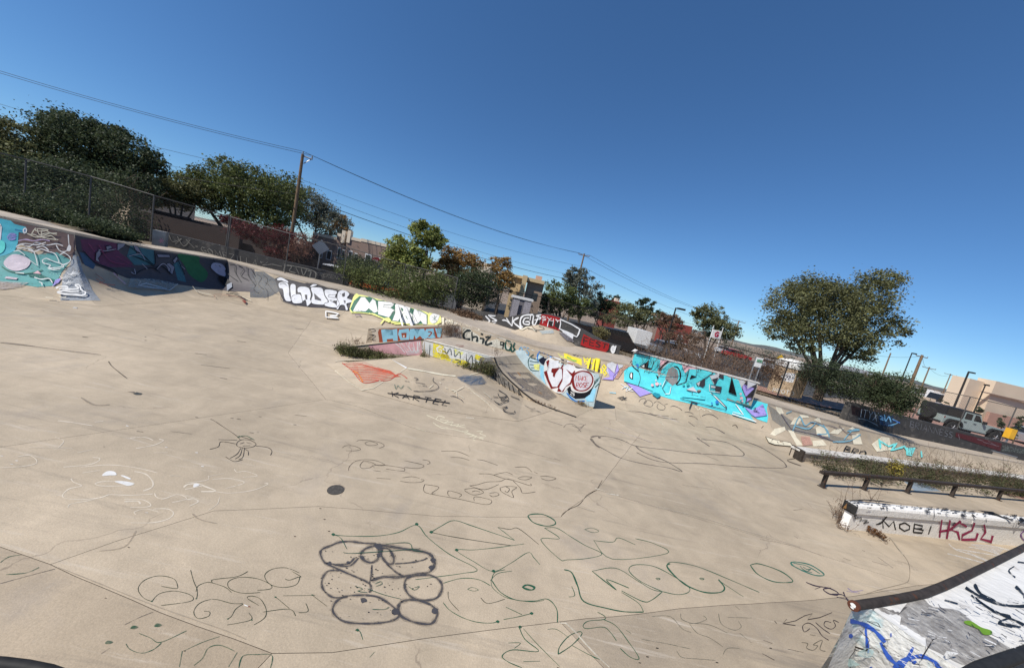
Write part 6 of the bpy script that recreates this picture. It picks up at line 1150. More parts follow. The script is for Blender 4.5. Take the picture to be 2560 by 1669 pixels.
m.text(WHT, 3.2, 'GSASA', [(1500, 500), (1970, 610), (1960, 690), (1500, 590)]).lines((.25, .30, .28), 1.8, [[(1400, 480), (1390, 640)], [(1620, 530), (1640, 620), (1700, 540), (1720, 640)], [(1760, 560), (1770, 660), (1840, 590), (1850, 690)], [(1940, 620), (1950, 740), (2020, 640), (2030, 780)], [(2080, 680), (2090, 830), (2160, 700), (2170, 860)], [(1770, 700), (1860, 730), (1800, 750)]], soft=.15)
m.lines(BLK, 2.8, [[(2140, 700), (2160, 860)], [(2200, 730), (2210, 880)], [(2260, 700), (2280, 920)]], soft=.2)
m.frame(1200, 860, 5.95); m.fill((.55, .53, .50), [(0, 190), (170, 200), (350, 470), (560, 680), (660, 790), (430, 650), (300, 580), (0, 430)], wear=.4, soft=.3)
m.lines(BLK, 2.4, [[(20, 250), (60, 400), (100, 260), (120, 440)], [(150, 300), (170, 480), (220, 380), (240, 520)]], soft=.15)
m.text(BLK, 2.1, 'ORNELLA', [(130, 330), (600, 690), (640, 800), (130, 500)], gap=.45)
m.build('pink wall with white tag, yellow lettered wall and black NELLY letters')
m = Mural('graffiti_tags', [ramp_s, platform], funbox, 1200, 860, 5.95, sub=20, wear=.45)
m.fill((.42, .40, .40), [(210, 200), (520, 190), (620, 300), (760, 450), (1000, 640), (1150, 780), (1000, 830), (700, 700), (480, 520), (300, 330)], soft=.7, wear=.5)
m.lines((.30, .33, .42), 1.8, [[(280, 260), (330, 360), (430, 380)], [(400, 400), (480, 500), (560, 480)], [(560, 580), (640, 640), (600, 680), (720, 690)], [(300, 230), (420, 260), (480, 330)], [(620, 500), (700, 560)]], soft=.3).lines((.78, .60, .42), 3, [[(540, 390), (600, 470), (640, 480)], [(870, 710), (920, 740)]], soft=.4)
m.frame(840, 780, 5.95); m.lines((.6, .25, .22), 2., [[(1780, 490), (1850, 500), (1900, 510), (1820, 520)]], soft=.4, asp=.5)
m.build()
m = Mural('graffiti_tags', [lowbank]+slab_objs, funbox, 840, 780, 5.95, sub=40, wear=.3)
m.fill((.84, .66, .58), [(90, 750), (420, 740), (560, 790), (850, 890), (980, 900), (900, 960), (700, 1010), (400, 1050), (330, 960), (200, 840)], soft=.6, wear=.5)
for k in range(11): m.line((.80, .38, .28), 1.5, [(110+k*26, 770+k*25), (330+k*30, 765+k*24), (560+k*35, 820+k*14), (820+k*14, 880+k*11 if k < 8 else 960)], soft=.3, wear=.3)
m.line((.88, .52, .25), 3, [(250, 880), (330, 920), (400, 1045)], soft=.3).lines((.75, .30, .24), 1.6, [[(660, 1020), (800, 1010), (940, 920), (1060, 990)], [(90, 760), (240, 870), (400, 1050), (640, 1020)]])
CR = (.90, .86, .76)
m.lines(CR, 2.2, [[(-20, 870), (200, 1050), (380, 1165)], [(380, 1165), (560, 1130), (700, 1040)], [(950, 900), (1040, 840)]], smooth=False, soft=.2).line(WHT, 5, [(815, 690), (1050, 835)], smooth=False, wear=.1).line(CR, 3.2, [(1060, 840), (1300, 880), (1560, 930), (1780, 955)]).line(CR, 2.2, [(1990, 940), (2150, 895)]).lines(CR, 1.8, [[(-20, 740), (100, 720), (540, 710), (810, 690)], [(1920, 1100), (2100, 1240), (2250, 1360), (2360, 1480)]], smooth=False, soft=.3)
m.fill((.45, .52, .60), [(1790, 970), (1920, 940), (2160, 950), (2240, 1050), (2180, 1080), (2000, 1090), (1860, 1030)], soft=.75, wear=.5); m.lines((.36, .44, .55), 1.6, [[(1840, 990), (2000, 970), (1900, 1030), (2100, 990), (2000, 1060), (2160, 980), (2120, 1060), (2220, 1060)]], soft=.3)
m.text((.16, .15, .15), 2.3, 'KARTEL', [(830, 1185), (1700, 1330), (1640, 1400), (840, 1260)], gap=.55, wear=.15, asp=.8).line((.16, .15, .15), 2.6, [(765, 1210), (1000, 1240), (1690, 1360)], smooth=False, wear=.1)
m.lines((.28, .42, .36), 1.3, [[(870, 1080), (890, 1150), (920, 1100), (960, 1140), (1010, 1090)], [(1060, 1110), (1120, 1160)]], soft=.3).lines(DKG, 1.3, [[(1020, 1030), (1090, 1040)], [(1160, 980), (1220, 1000), (1180, 1020)], [(1450, 980), (1440, 1030), (1500, 1080), (1520, 1130), (1440, 1170), (1260, 1185), (1150, 1178)], [(1560, 1010), (1610, 1000)], [(1700, 1255), (1760, 1260), (1860, 1310), (1890, 1350)], [(1280, 1100), (1350, 1110)], [(1180, 1050), (1320, 1075)]], soft=.2)
m.lines(CR, 1.8, [[(1380, 1140), (1440, 1090)], [(1540, 1050), (1560, 1070)], [(1620, 1130), (1660, 1150)], [(1700, 1160), (1780, 1190), (1800, 1260)], [(1820, 1240), (1900, 1290)], [(2190, 1200), (2300, 1290)], [(1750, 1200), (1900, 1120)]], soft=.3)
m.frame(1200, 860, 5.95); m.lines((.20, .20, .22), 1.8, [[(270, 690), (380, 760), (420, 820)], [(260, 740), (290, 800), (400, 780), (300, 840), (420, 840), (340, 880)], [(200, 850), (280, 900), (350, 860)], [(320, 960), (400, 940), (340, 990), (420, 1030), (500, 1030), (510, 1000)], [(190, 790), (260, 800)], [(450, 780), (580, 830)]], soft=.15).lines(DKG, 1., [[(660, 920), (760, 970), (820, 960)], [(740, 1000), (830, 1000), (900, 1020)]], soft=.3)
m.build('crossed out KARTEL lettering and orange scribbled quad on the low bank')

# ------------------------------------------------------------------ walls on the decks
m = Mural('graffiti_lettering', [gwall], gz, 480, 360, 3.695, sub=60, wear=.3)
GT = (.62, .60, .56)
m.text(GT, 1.8, '"GOMEZILLA"', [(30, 935), (650, 1085), (640, 1140), (60, 990)], gap=.5).line(GT, 1.8, [(830, 1130), (740, 1110), (650, 1120), (700, 1090)], smooth=False).lines(GT, 2.2, [[(860, 1120), (850, 1170), (890, 1200)], [(850, 1120), (920, 1130), (900, 1170), (960, 1190)], [(960, 1140), (990, 1200)], [(1010, 1150), (1030, 1210), (1060, 1160)], [(1070, 1170), (1100, 1180), (1090, 1230), (1140, 1240)], [(850, 1110), (1120, 1170), (1140, 1240)]])
m.text(GT, 1.2, 'KREKEN', [(1150, 1180), (1350, 1220), (1340, 1250), (1140, 1210)]); m.frame(0, 220, 3.695); m.lines(GT, 1.5, [[(1560, 1350), (1600, 1420), (1680, 1390), (1620, 1440)], [(1640, 1370), (1700, 1460), (1760, 1400)], [(1720, 1400), (1800, 1480)]])
m.build('grey GOMEZILLA and CRATER lettering')
m = Mural('star', [gblock], gb_, 0, 220, 3.695, sub=60, wear=.2)
for k in range(6): a_ = k*math.pi/3; m.line((.85, .62, .66), 2.6, [(1490, 1410), (1490+26*math.cos(a_), 1410+26*math.sin(a_))], smooth=False)
m.build()
m = Mural('graffiti_piece', [arch_w, hump_o], arch, 1180, 640, 7.4375, sub=18, wear=.1)
W2_ = (.90, .90, .90)
for q, w in (([(250, 1110), (330, 1200), (300, 1220)], 3), ([(300, 1100), (440, 1110), (330, 1120), (460, 1200), (370, 1210)], 3), ([(380, 1250), (440, 1240)], 2), ([(640, 1150), (740, 1300)], 3.4), ([(760, 1130), (745, 1300)], 4), ([(560, 1190), (640, 1200), (740, 1290)], 3), ([(870, 1140), (770, 1220), (930, 1350)], 4), ([(1140, 1090), (980, 1100), (910, 1160), (900, 1280), (950, 1320)], 4), ([(1060, 1150), (980, 1160), (960, 1250), (1060, 1270), (1060, 1220), (990, 1220)], 3.4), ([(1090, 1100), (1080, 1200)], 3), ([(1150, 1100), (1130, 1260), (1180, 1270)], 3.4), ([(1160, 1190), (1290, 1150), (1200, 1110), (1300, 1090)], 3.2), ([(1230, 1150), (1170, 1290)], 3)): m.line(W2_, w, q)
m.fill((.60, .12, .13), [(1290, 1080), (1450, 1095), (1640, 1150), (1650, 1200), (1620, 1390), (1400, 1320), (1250, 1280), (1290, 1180)], wear=.25).fill((.20, .18, .17), [(1430, 1200), (1530, 1210), (1500, 1320), (1400, 1300)], wear=.2).fill((.20, .18, .17), [(1550, 1200), (1640, 1230), (1620, 1350), (1530, 1330)])
m.text(W2_, 2.2, 'SYIY', [(1300, 1110), (1640, 1190), (1630, 1240), (1310, 1180)]).lines(W2_, 2.2, [[(1400, 1320), (1430, 1190), (1520, 1210), (1500, 1300)], [(1330, 1180), (1310, 1270)]], smooth=False).lines(W2_, 3., [[(1650, 1160), (1650, 1260), (1630, 1350), (1950, 1500), (1980, 1450), (2010, 1360), (1860, 1270), (1660, 1180)]], smooth=False)
m.fill(W2_, [(1640, 1350), (1760, 1390), (1890, 1450), (1880, 1540), (1740, 1470)], wear=.35)
m.lines(CREAM, 3, [[(880, 1350), (930, 1380), (1050, 1330), (1180, 1400)]], soft=.2).lines((.40, .38, .35), 1.2, [[(1040, 1360), (1130, 1370), (1200, 1410), (1190, 1380)], [(1120, 1310), (1190, 1380), (1320, 1370), (1330, 1340), (1240, 1310)]]).fill((.70, .80, .84), [(1250, 1400), (1500, 1380), (1520, 1440), (1300, 1460)], soft=.8, wear=.5).fill((.52, .50, .52), [(1600, 1430), (1700, 1420), (1880, 1540), (1900, 1600), (1750, 1580)], soft=.3, wear=.3)
m.frame(1380, 740, 7.4375); m.fill((.62, .13, .13), [(590, 700), (750, 790), (1070, 880), (1050, 990), (1000, 1040), (640, 950), (530, 900)], wear=.3); m.text((.22, .16, .15), 3, 'FEST', [(600, 760), (1040, 900), (1010, 980), (590, 880)], wear=.3)
m.fill(W2_, [(1090, 1000), (1110, 930), (1150, 910), (1160, 930), (1200, 920), (1180, 1000), (1160, 1050), (1120, 1060)], smooth=True).lines(BLK, 1., [[(1110, 970), (1170, 970)], [(1120, 1000), (1160, 1010)]])
m.build('white and red SYIY and FEST graffiti on the black arched wall')
m = Mural('graffiti_lettering', [rwall], rw, 1900, 980, 3.606, sub=50, wear=.3)
m.fill((.17, .10, .10), [(820, 120), (1000, 160), (980, 240), (830, 200)], wear=.3).text((.80, .82, .84), 1.7, 'ITYX', [(910, 150), (1070, 185), (1050, 260), (900, 220)]).fill((.20, .35, .50), [(1060, 200), (1200, 210), (1200, 320), (1080, 290)], soft=.5, wear=.4)
m.lines((.55, .80, .95), 2.4, [[(1080, 210), (1110, 230), (1080, 240), (1120, 250)], [(1120, 200), (1130, 260), (1160, 220), (1180, 270)], [(1190, 240), (1240, 270), (1200, 290), (1150, 300)]]).line((.35, .55, .90), 3, [(1200, 250), (1260, 275)], smooth=False).line((.7, .72, .72), 1.4, [(880, 235), (960, 250), (1060, 300)])
m.frame(2200, 900, 6.611); m.text((.52, .52, .54), 1.6, 'BRIANNESS', [(510, 1000), (1200, 1190), (1180, 1280), (490, 1100)], gap=.35, wear=.4); m.fill((.36, .14, .16), [(1250, 1190), (2010, 1370), (1980, 1500), (1240, 1260)], wear=.35).lines((.62, .58, .60), 1.1, [[(1290, 1220), (1310, 1310)], [(1600, 1300), (1700, 1330)], [(1700, 1350), (1960, 1420)], [(1780, 1330), (1900, 1400)]], soft=.2).fill((.45, .47, .45), [(2020, 1390), (2380, 1470), (2380, 1540), (2000, 1500)], wear=.6)
m.build('white ITYX, light blue and grey tags with a dark red block')
m = Mural('graffiti_tag', [toil_cab], toil, 1900, 660, 3.527, sub=60, wear=.1); 
m.fill((.88, .88, .88), [(185, 990), (230, 960), (300, 965), (340, 1000), (300, 1040), (220, 1030)], smooth=True).lines((.25, .27, .4), 1.6, [[(230, 1000), (270, 980), (250, 1020), (310, 1000)], [(270, 1020), (320, 1010)]]).text((.86, .86, .84), 1.8, 'PROTO', [(120, 1090), (300, 1125), (290, 1160), (110, 1120)]); m.build('white splash and PROTO tag')

# ------------------------------------------------------------------ ledge and island
m = Mural('graffiti_tags', [led_body]+cap_objs, led, 2000, 1050, 4.195, sub=40, wear=.12)
m.text(BLK, 4.2, 'MOBI', [(850, 1040), (1390, 1110), (1360, 1195), (870, 1130)], gap=.4, soft=.1).line(BLK, 3.8, [(795, 1090), (850, 1070), (910, 1005)])
m.lines((.62, .12, .32), 6.4, [[(1485, 1040), (1460, 1225)], [(1570, 1045), (1535, 1240)], [(1455, 1165), (1600, 1140)], [(1680, 1050), (1575, 1140), (1650, 1170), (1670, 1250)], [(1660, 1060), (1745, 1115)], [(1825, 1070), (1800, 1150), (1700, 1200), (1690, 1250), (1840, 1245), (1860, 1180)], [(1925, 1090), (1940, 1170), (1890, 1240), (2000, 1270), (2015, 1205)]], smooth=False, wear=.04)
m.lines(BLK, 1.5, [[(560, 1010), (590, 985), (570, 1030), (610, 1010)], [(590, 1030), (640, 1020), (620, 1060)], [(640, 1050), (700, 1040), (660, 1080), (720, 1060)]]).line((.55, .40, .62), 3, [(2349, 1150), (2310, 1190), (2330, 1240), (2349, 1250)])
gg = random.Random(9)
for k in range(120):
    t_ = gg.random(); x = 520+t_*1820; y = 858+t_*158+gg.random()**2*42; m.line(BLK, gg.uniform(1., 3.4), [(x, y), (x+gg.uniform(10, 60), y+gg.uniform(-2, 9))], smooth=False, soft=.2, wear=.45)
m.line(BLK, 3.4, [(500, 847), (2349, 1004)], smooth=False, wear=.25).line(BLK, 2.6, [(1395, 958), (1368, 1000)], smooth=False).line(BLK, 1.6, [(1935, 990), (1910, 1050)], smooth=False).lines(BLK, 1.8, [[(2210, 1060), (2260, 1020), (2240, 1070), (2300, 1050), (2349, 1070)]]).fill((.85, .62, .35), [(470, 860), (520, 870), (510, 930), (475, 920)], soft=.8, wear=.5)
m.build('black MOBI and magenta HKLL lettering with black scuffs along the cap')
m = Mural('graffiti_tags', [isl_top, isl_side], isl, 1900, 1250, 3.606, sub=40, wear=.10)
m.fill((.52, .495, .47), [(1000, 960), (1250, 900), (1450, 880), (1560, 960), (1800, 1000), (2000, 1180), (2200, 1300), (2300, 1400), (1900, 1500), (1600, 1370), (1300, 1230), (1150, 1080)], smooth=True, wear=.42, soft=.6)
B_ = (.24, .40, .78)
m.line(B_, 10, [(795, 1080), (900, 1100), (1020, 1160), (1100, 1240), (1130, 1275)]).line(B_, 7, [(950, 1130), (965, 1250), (978, 1370)]).line(B_, 9, [(1090, 1275), (1150, 1390), (1240, 1480), (1330, 1560)]).line(B_, 8.5, [(1385, 1320), (1320, 1440), (1230, 1511)]).line(B_, 9, [(1200, 1511), (1300, 1430), (1450, 1400), (1560, 1440), (1620, 1500), (1700, 1560)]).line(B_, 9, [(1280, 1500), (1340, 1430), (1410, 1460)])
for x, y, r in ((810, 1212, 20), (762, 1256, 13), (814, 1282, 15), (1005, 1505, 14)): m.fill(B_, [(x+r*math.cos(k*.63), y+r*math.sin(k*.63)) for k in range(10)], wear=.05)
m.line(B_, 6, [(1185, 1190), (1187, 1225)], soft=.4).fill((.45, .62, .16), [(1840, 1095), (1900, 1095), (1990, 1150), (2080, 1180), (2080, 1215), (2010, 1215), (1960, 1165), (1850, 1120)], smooth=True, wear=.05)
for q, w in (([(1930, 760), (1990, 850), (2120, 920)], 7), ([(1850, 790), (2000, 880), (2200, 950), (2400, 960)], 6), ([(1900, 860), (2100, 1000), (2300, 1090), (2380, 1130)], 5), ([(2290, 600), (2240, 640), (2300, 700)], 3), ([(2160, 1030), (2250, 1060), (2150, 1110), (2350, 1150)], 6), ([(2320, 560), (2400, 570)], 4), ([(2300, 780), (2360, 840), (2400, 900)], 6), ([(1660, 905), (1780, 940)], 3.5), ([(1720, 680), (1800, 690)], 2)): m.line((.13, .15, .17), w, q, wear=.4)
for k in range(150):
    x = gg.uniform(1100, 2400); y = gg.uniform(900, 1480)
    if y < 900+(1500-x)*-.05-60 or y < 1280-(x-900)*.62: continue
    m.line(gg.choice([WHT, WHT, DKG, (.3, .29, .28)]), gg.uniform(1., 3.), [(x, y), (x+gg.uniform(15, 110), y+gg.uniform(5, 60))], smooth=False, wear=.5)
for q in ([(800, 1070), (850, 1120), (890, 1160), (870, 1220), (900, 1290), (850, 1370), (860, 1430), (840, 1510)], [(910, 1010), (960, 1010), (990, 1050), (1050, 1060)], [(600, 1370), (700, 1390), (760, 1440), (850, 1400), (1000, 1430), (1140, 1480)], [(1490, 1380), (1510, 1340), (1560, 1320)], [(640, 1440), (700, 1480), (720, 1511)], [(890, 1290), (960, 1310), (1060, 1290), (1120, 1340)]): m.line((.22, .19, .16), 1.6, q, wear=.3)
for (x, y) in ((640, 1340), (980, 1320), (820, 1400), (700, 1500)): m.fill((.74, .86, .86), [(x-60, y), (x, y-30), (x+80, y-10), (x+60, y+40), (x-30, y+35)], smooth=True, soft=.5, wear=.4)
m.build('blue spray tag, three blue dots, black scribbles and a green dash')

# ------------------------------------------------------------------ floor tags
def floor_m(x0, y0, sc, name='graffiti_tags', wear=.3): return Mural(name, slab_objs+bank_objs, floor, x0, y0, sc, off=.0015, sub=60, wear=wear, step=.00004)
CH = (.88, .83, .75); MK = (.20, .19, .17); GK = (.17, .36, .27); SC = (.34, .30, .26)
m = floor_m(0, 820, 2.767)
for q, w in (([(490, 1040), (510, 1065), (565, 1090), (480, 1110), (435, 1150), (450, 1175), (560, 1185), (700, 1170), (760, 1150), (900, 1155), (1060, 1145)], 2), ([(440, 960), (600, 945), (670, 925), (690, 900), (640, 893)], 1.8), ([(570, 1000), (690, 982)], 1.6), ([(560, 960), (760, 945), (940, 965), (1090, 1000)], 1.6), ([(930, 990), (1010, 1010), (1055, 1060), (1050, 1100), (990, 1125)], 2.6), ([(655, 1075), (720, 1060), (900, 1065), (925, 1080), (860, 1090), (700, 1090), (655, 1075)], 2), ([(470, 1240), (490, 1215), (620, 1190), (760, 1150)], 1.8), ([(860, 1200), (950, 1195), (970, 1215)], 3), ([(860, 1185), (980, 1185), (1040, 1215), (1020, 1235), (900, 1240)], 1.9), ([(940, 1290), (930, 1270), (1010, 1250), (1110, 1275)], 1.4), ([(1060, 1250), (1160, 1250), (1200, 1280), (1160, 1320), (1050, 1345), (900, 1345)], 2.2), ([(1070, 1140), (1080, 1165), (1130, 1180), (1230, 1150), (1290, 1180), (1190, 1205)], 1.8), ([(1290, 1185), (1340, 1180), (1370, 1200), (1310, 1230)], 2.4), ([(1270, 1100), (1300, 1080), (1370, 1075), (1420, 1095), (1490, 1125), (1390, 1130)], 3.2), ([(1280, 1115), (1400, 1090)], 2.4), ([(1440, 1020), (1430, 1050), (1280, 1070)], 1.3), ([(1440, 1025), (1550, 1005)], 1.2), ([(1470, 1045), (1600, 1040), (1690, 1070), (1560, 1108)], 1.6), ([(1490, 1130), (1600, 1140), (1750, 1120), (1850, 1080), (1830, 1070)], 1.6), ([(1620, 975), (1640, 995), (1700, 990), (1780, 1020), (1680, 1030)], 1.3), ([(900, 760), (1000, 755), (1060, 775)], 1.8), ([(940, 832), (1060, 810), (1130, 778), (1100, 768)], 1.8), ([(535, 862), (635, 840)], 1.8), ([(1060, 862), (1160, 860)], 1.5), ([(120, 890), (200, 880), (250, 910), (240, 940), (120, 960), (0, 965)], 1.5), ([(400, 640), (520, 655), (640, 675)], 2.), ([(655, 650), (715, 642)], 1.4), ([(380, 755), (440, 780), (400, 830)], 1.4), ([(200, 825), (500, 830)], 1.2), ([(1170, 1020), (1250, 1022)], 1.4), ([(1520, 1165), (1500, 1220), (1440, 1260)], 1.2)):
    m.line(CH, w*1.35, q, asp=.62, soft=.1, wear=.22)
for pl_ in ([(705, 1020), (740, 990), (790, 992), (805, 1015), (760, 1018)], [(835, 1020), (860, 1020), (905, 1040), (890, 1045)], [(790, 1060), (860, 1058), (925, 1075), (890, 1090), (850, 1080)], [(1340, 1080), (1360, 1074), (1380, 1085), (1340, 1100)]): m.fill(WHT, pl_, smooth=True, wear=.2, soft=.1)
for (x, y) in ((10, 883), (80, 940), (115, 916), (1360, 860), (1400, 955), (880, 675), (1150, 823), (1015, 1275)): m.line(WHT, 3, [(x-9, y), (x+9, y+2)], smooth=False, asp=.5)
for q in ([(1640, 790), (1640, 815), (1690, 828), (1750, 820), (1770, 800), (1730, 775), (1670, 772), (1640, 790)], [(1455, 630), (1480, 640), (1540, 680), (1630, 740), (1660, 770)], [(1630, 800), (1530, 785), (1510, 820), (1450, 838)], [(1770, 815), (1850, 825), (1880, 850), (1870, 880)], [(1665, 830), (1640, 870), (1590, 900)], [(1675, 830), (1660, 880), (1625, 905)], [(1690, 830), (1680, 890), (1650, 910)], [(1690, 835), (1715, 850), (1718, 880)], [(1560, 890), (1620, 922), (1680, 908)], [(1660, 800), (1690, 790)], [(1705, 790), (1740, 800)], [(1680, 815), (1730, 812)], [(1650, 745), (1700, 760), (1740, 770)], [(1510, 770), (1640, 775)]): m.line(MK, 1.4, q, asp=.7, wear=.2)
m.lines(GK, 1.6, [[(1640, 755), (1700, 745), (1760, 775)]], soft=.4)
for (x, y, L_) in ((1595, 622, 20), (1640, 628, 25), (1790, 612, 20), (1725, 722, 30), (1775, 720, 14), (2030, 667, 20), (1350, 617, 20), (945, 713, 45), (1175, 714, 150), (715, 820, 10), (2040, 600, 80), (1000, 60, 12), (1000, 85, 14), (1350, 175, 80), (570, 60, 40), (1390, 255, 200), (1520, 345, 50), (1640, 90, 60), (2040, 2, 60)): m.line(MK, 1.8 if L_ < 60 else 1.1, [(x, y), (x+L_, y+L_*.12)], smooth=False, asp=.6, soft=.2)
m.fill((.30, .31, .30), [(920, 455), (945, 443), (985, 452), (975, 462), (940, 462)], soft=.2).fill((.42, .39, .35), [(880, 442), (930, 440), (940, 455)], soft=.8)
m.lines((.62, .57, .50), 7, [[(0, 100), (130, 112), (400, 150), (700, 185)], [(560, 480), (650, 530), (760, 530)]], asp=.35, soft=.8, wear=.4).lines(SC, 3, [[(0, 103), (240, 128)], [(750, 230), (780, 270), (880, 350)]], asp=.4, soft=.6)
m.build('white chalky bubble letters and a small black stick figure drawing')
m = floor_m(0, 1200, 2.767)
for q in ([(1050, 838), (990, 810), (955, 750), (1000, 690), (1100, 660), (1200, 680), (1228, 730), (1215, 748), (1115, 732)], [(1050, 838), (1100, 785), (1200, 765), (1300, 785), (1338, 815), (1300, 840), (1115, 865)], [(1318, 620), (1340, 700), (1365, 760), (1360, 820)], [(1355, 770), (1370, 730), (1430, 705), (1480, 712), (1560, 740), (1600, 775)], [(1470, 710), (1465, 690), (1520, 680), (1640, 665), (1715, 630)], [(1780, 760), (1870, 750), (1870, 720), (1780, 680), (1660, 670), (1580, 700), (1590, 750), (1680, 780), (1800, 775)], [(1970, 680), (2000, 690), (2060, 670), (2080, 665), (2020, 630)], [(2075, 665), (2050, 720), (1960, 740), (1870, 720), (1830, 660), (1880, 615), (1980, 605), (2070, 640)], [(1680, 852), (1600, 850), (1480, 822), (1380, 850), (1340, 910), (1370, 955), (1440, 940), (1450, 910), (1410, 905)], [(1680, 855), (1630, 890), (1600, 940), (1570, 960)], [(1720, 915), (1735, 965), (1570, 1000)], [(1790, 865), (1710, 815), (1740, 800), (1800, 820), (1840, 890), (1830, 950), (1755, 1000)], [(1820, 910), (2000, 890), (2045, 938)], [(1905, 805), (2000, 885)], [(2065, 915), (2130, 905), (2115, 850)], [(2155, 790), (2260, 870)], [(1960, 798), (2180, 795)]): m.line((.22, .26, .20), 1.7, q, asp=.75, wear=.3)
for (x, y) in ((1355, 818), (1575, 958), (1740, 965), (1050, 836), (1905, 807), (2160, 792)): m.line(GK, 5, [(x-6, y), (x+6, y+1)], smooth=False, asp=.7, soft=.2)
for q, w in (([(0, 570), (60, 530), (150, 515)], 2), ([(40, 652), (180, 640), (270, 602)], 2.4), ([(960, 1058), (1040, 1090), (1110, 1120), (1290, 1040)], 2.2), ([(1115, 1125), (1060, 1170), (980, 1195), (900, 1170), (870, 1130)], 2.2), ([(1340, 1280), (1400, 1230), (1440, 1160), (1520, 1140), (1620, 1180)], 2.4), ([(1260, 1180), (1240, 1290)], 2), ([(1270, 1180), (1400, 1120), (1520, 1080)], 1.3), ([(1650, 1298), (1680, 1215), (1780, 1205), (1880, 1210), (1870, 1298)], 2.4), ([(1640, 1190), (1580, 1290)], 1.8)): m.line(GK, w, q, asp=.75, soft=.3, wear=.4)
for (x, y) in ((755, 1122), (1095, 1003), (930, 1018)): m.fill(GK, [(x-30, y+8), (x-10, y-14), (x+25, y-4), (x+5, y+10)], smooth=True, soft=.6, wear=.3)
m.lines((.70, .64, .56), 5, [[(400, 600), (700, 720), (1050, 860), (1330, 960), (1560, 1040), (1700, 1100)], [(680, 490), (860, 460), (940, 350)], [(1330, 230), (1380, 270), (1500, 300)]], asp=.5, soft=.6, wear=.5)
m.lines(DKG, 1.4, [[(0, 715), (200, 660), (400, 608)], [(860, 1000), (960, 950), (1060, 910)], [(700, 1200), (760, 1160)]], soft=.4, asp=.6)
for (x, y) in ((890, 464), (730, 815), (2215, 195), (2275, 352), (2040, 388), (1275, 1180), (2245, 270)): m.line((.25, .19, .15), 3.4, [(x-7, y), (x+7, y+1)], smooth=False, asp=.6)
m.line(WHT, 4, [(1688, 862), (1715, 872)], smooth=False).line((.5, .12, .08), 3, [(1715, 872), (1730, 876)], smooth=False)
m.build('thin green-black marker loops on the near floor')
# black overlapping rings
m = floor_m(700, 1200, 3.309, name='graffiti_rings', wear=.12)
RB = (.31, .305, .32)
for q, w in (([(800, 525), (700, 520), (600, 508), (500, 510), (420, 540), (350, 570), (335, 610), (370, 680), (450, 720), (560, 770), (700, 830), (750, 870), (740, 930)], 5.6), ([(800, 530), (900, 545), (1050, 570), (1180, 590), (1250, 620), (1280, 690), (1230, 760), (1110, 780), (980, 800), (850, 800), (750, 830)], 8), ([(810, 530), (720, 560), (680, 590), (670, 640), (740, 680), (800, 660), (820, 600), (815, 540)], 6.5), ([(840, 560), (900, 570), (940, 640), (930, 690), (880, 680), (840, 620), (840, 560)], 6), ([(950, 690), (1080, 680), (1180, 660), (1220, 640)], 4), ([(650, 640), (590, 700), (520, 710), (430, 690)], 5), ([(490, 745), (400, 750), (355, 800), (345, 870), (380, 930), (450, 970), (560, 960)], 5.4), ([(560, 955), (480, 990), (435, 1060), (460, 1120), (540, 1170), (700, 1185), (860, 1175), (950, 1150), (985, 1110), (940, 1050), (820, 970), (700, 950), (560, 955)], 6), ([(1120, 790), (1050, 810), (1030, 870), (1060, 940), (1130, 985), (1240, 990), (1310, 960), (1340, 890), (1320, 830), (1240, 785), (1120, 790)], 6), ([(1060, 985), (1000, 1010), (980, 1050), (1000, 1120), (1100, 1170), (1220, 1190), (1270, 1170), (1300, 1100), (1260, 1040), (1170, 1000), (1060, 985)], 7), ([(880, 690), (960, 760), (1030, 800)], 5), ([(760, 700), (755, 780), (740, 850)], 4), ([(450, 700), (560, 690), (620, 640)], 5)): m.line((.50, .46, .42), w*1.9, q, asp=.8, soft=1., wear=.85).line(RB, w*.92, q, asp=.8, soft=.4, wear=.34)
for (x, y, r) in ((815, 545, 34), (820, 620, 26), (410, 690, 22), (1265, 660, 26), (955, 1090, 34), (690, 990, 30), (1280, 1080, 30), (680, 640, 22), (565, 680, 18), (1250, 720, 22)): m.fill(RB, [(x+r*math.cos(k*.63)*gg.uniform(.7, 1.2), y+r*.8*math.sin(k*.63)*gg.uniform(.7, 1.2)) for k in range(10)], soft=.3, wear=.15)
for k in range(130):
    x = gg.gauss(720, 230); y = gg.gauss(800, 180)
    if 330 < x < 1250 and 560 < y < 1180: m.line((.16, .16, .17), gg.uniform(1.2, 4.2), [(x, y), (x+gg.uniform(4, 16), y+gg.uniform(-3, 3))], smooth=False, asp=.7)
m.lines(GK, 1.3, [[(620, 880), (680, 900), (640, 920), (720, 930)], [(780, 860), (830, 840), (840, 860), (790, 880)], [(1060, 880), (1110, 910), (1150, 880), (1110, 890)], [(760, 1070), (860, 1070), (900, 1050)], [(440, 450), (500, 480), (550, 570)], [(520, 600), (640, 605), (1150, 570)], [(870, 530), (1060, 520), (1100, 580), (1180, 590)], [(720, 900), (860, 950), (1000, 985)]], asp=.8)
m.build('dark grey sprayed cluster of overlapping rings with drips')
m = floor_m(700, 1200, 3.309)
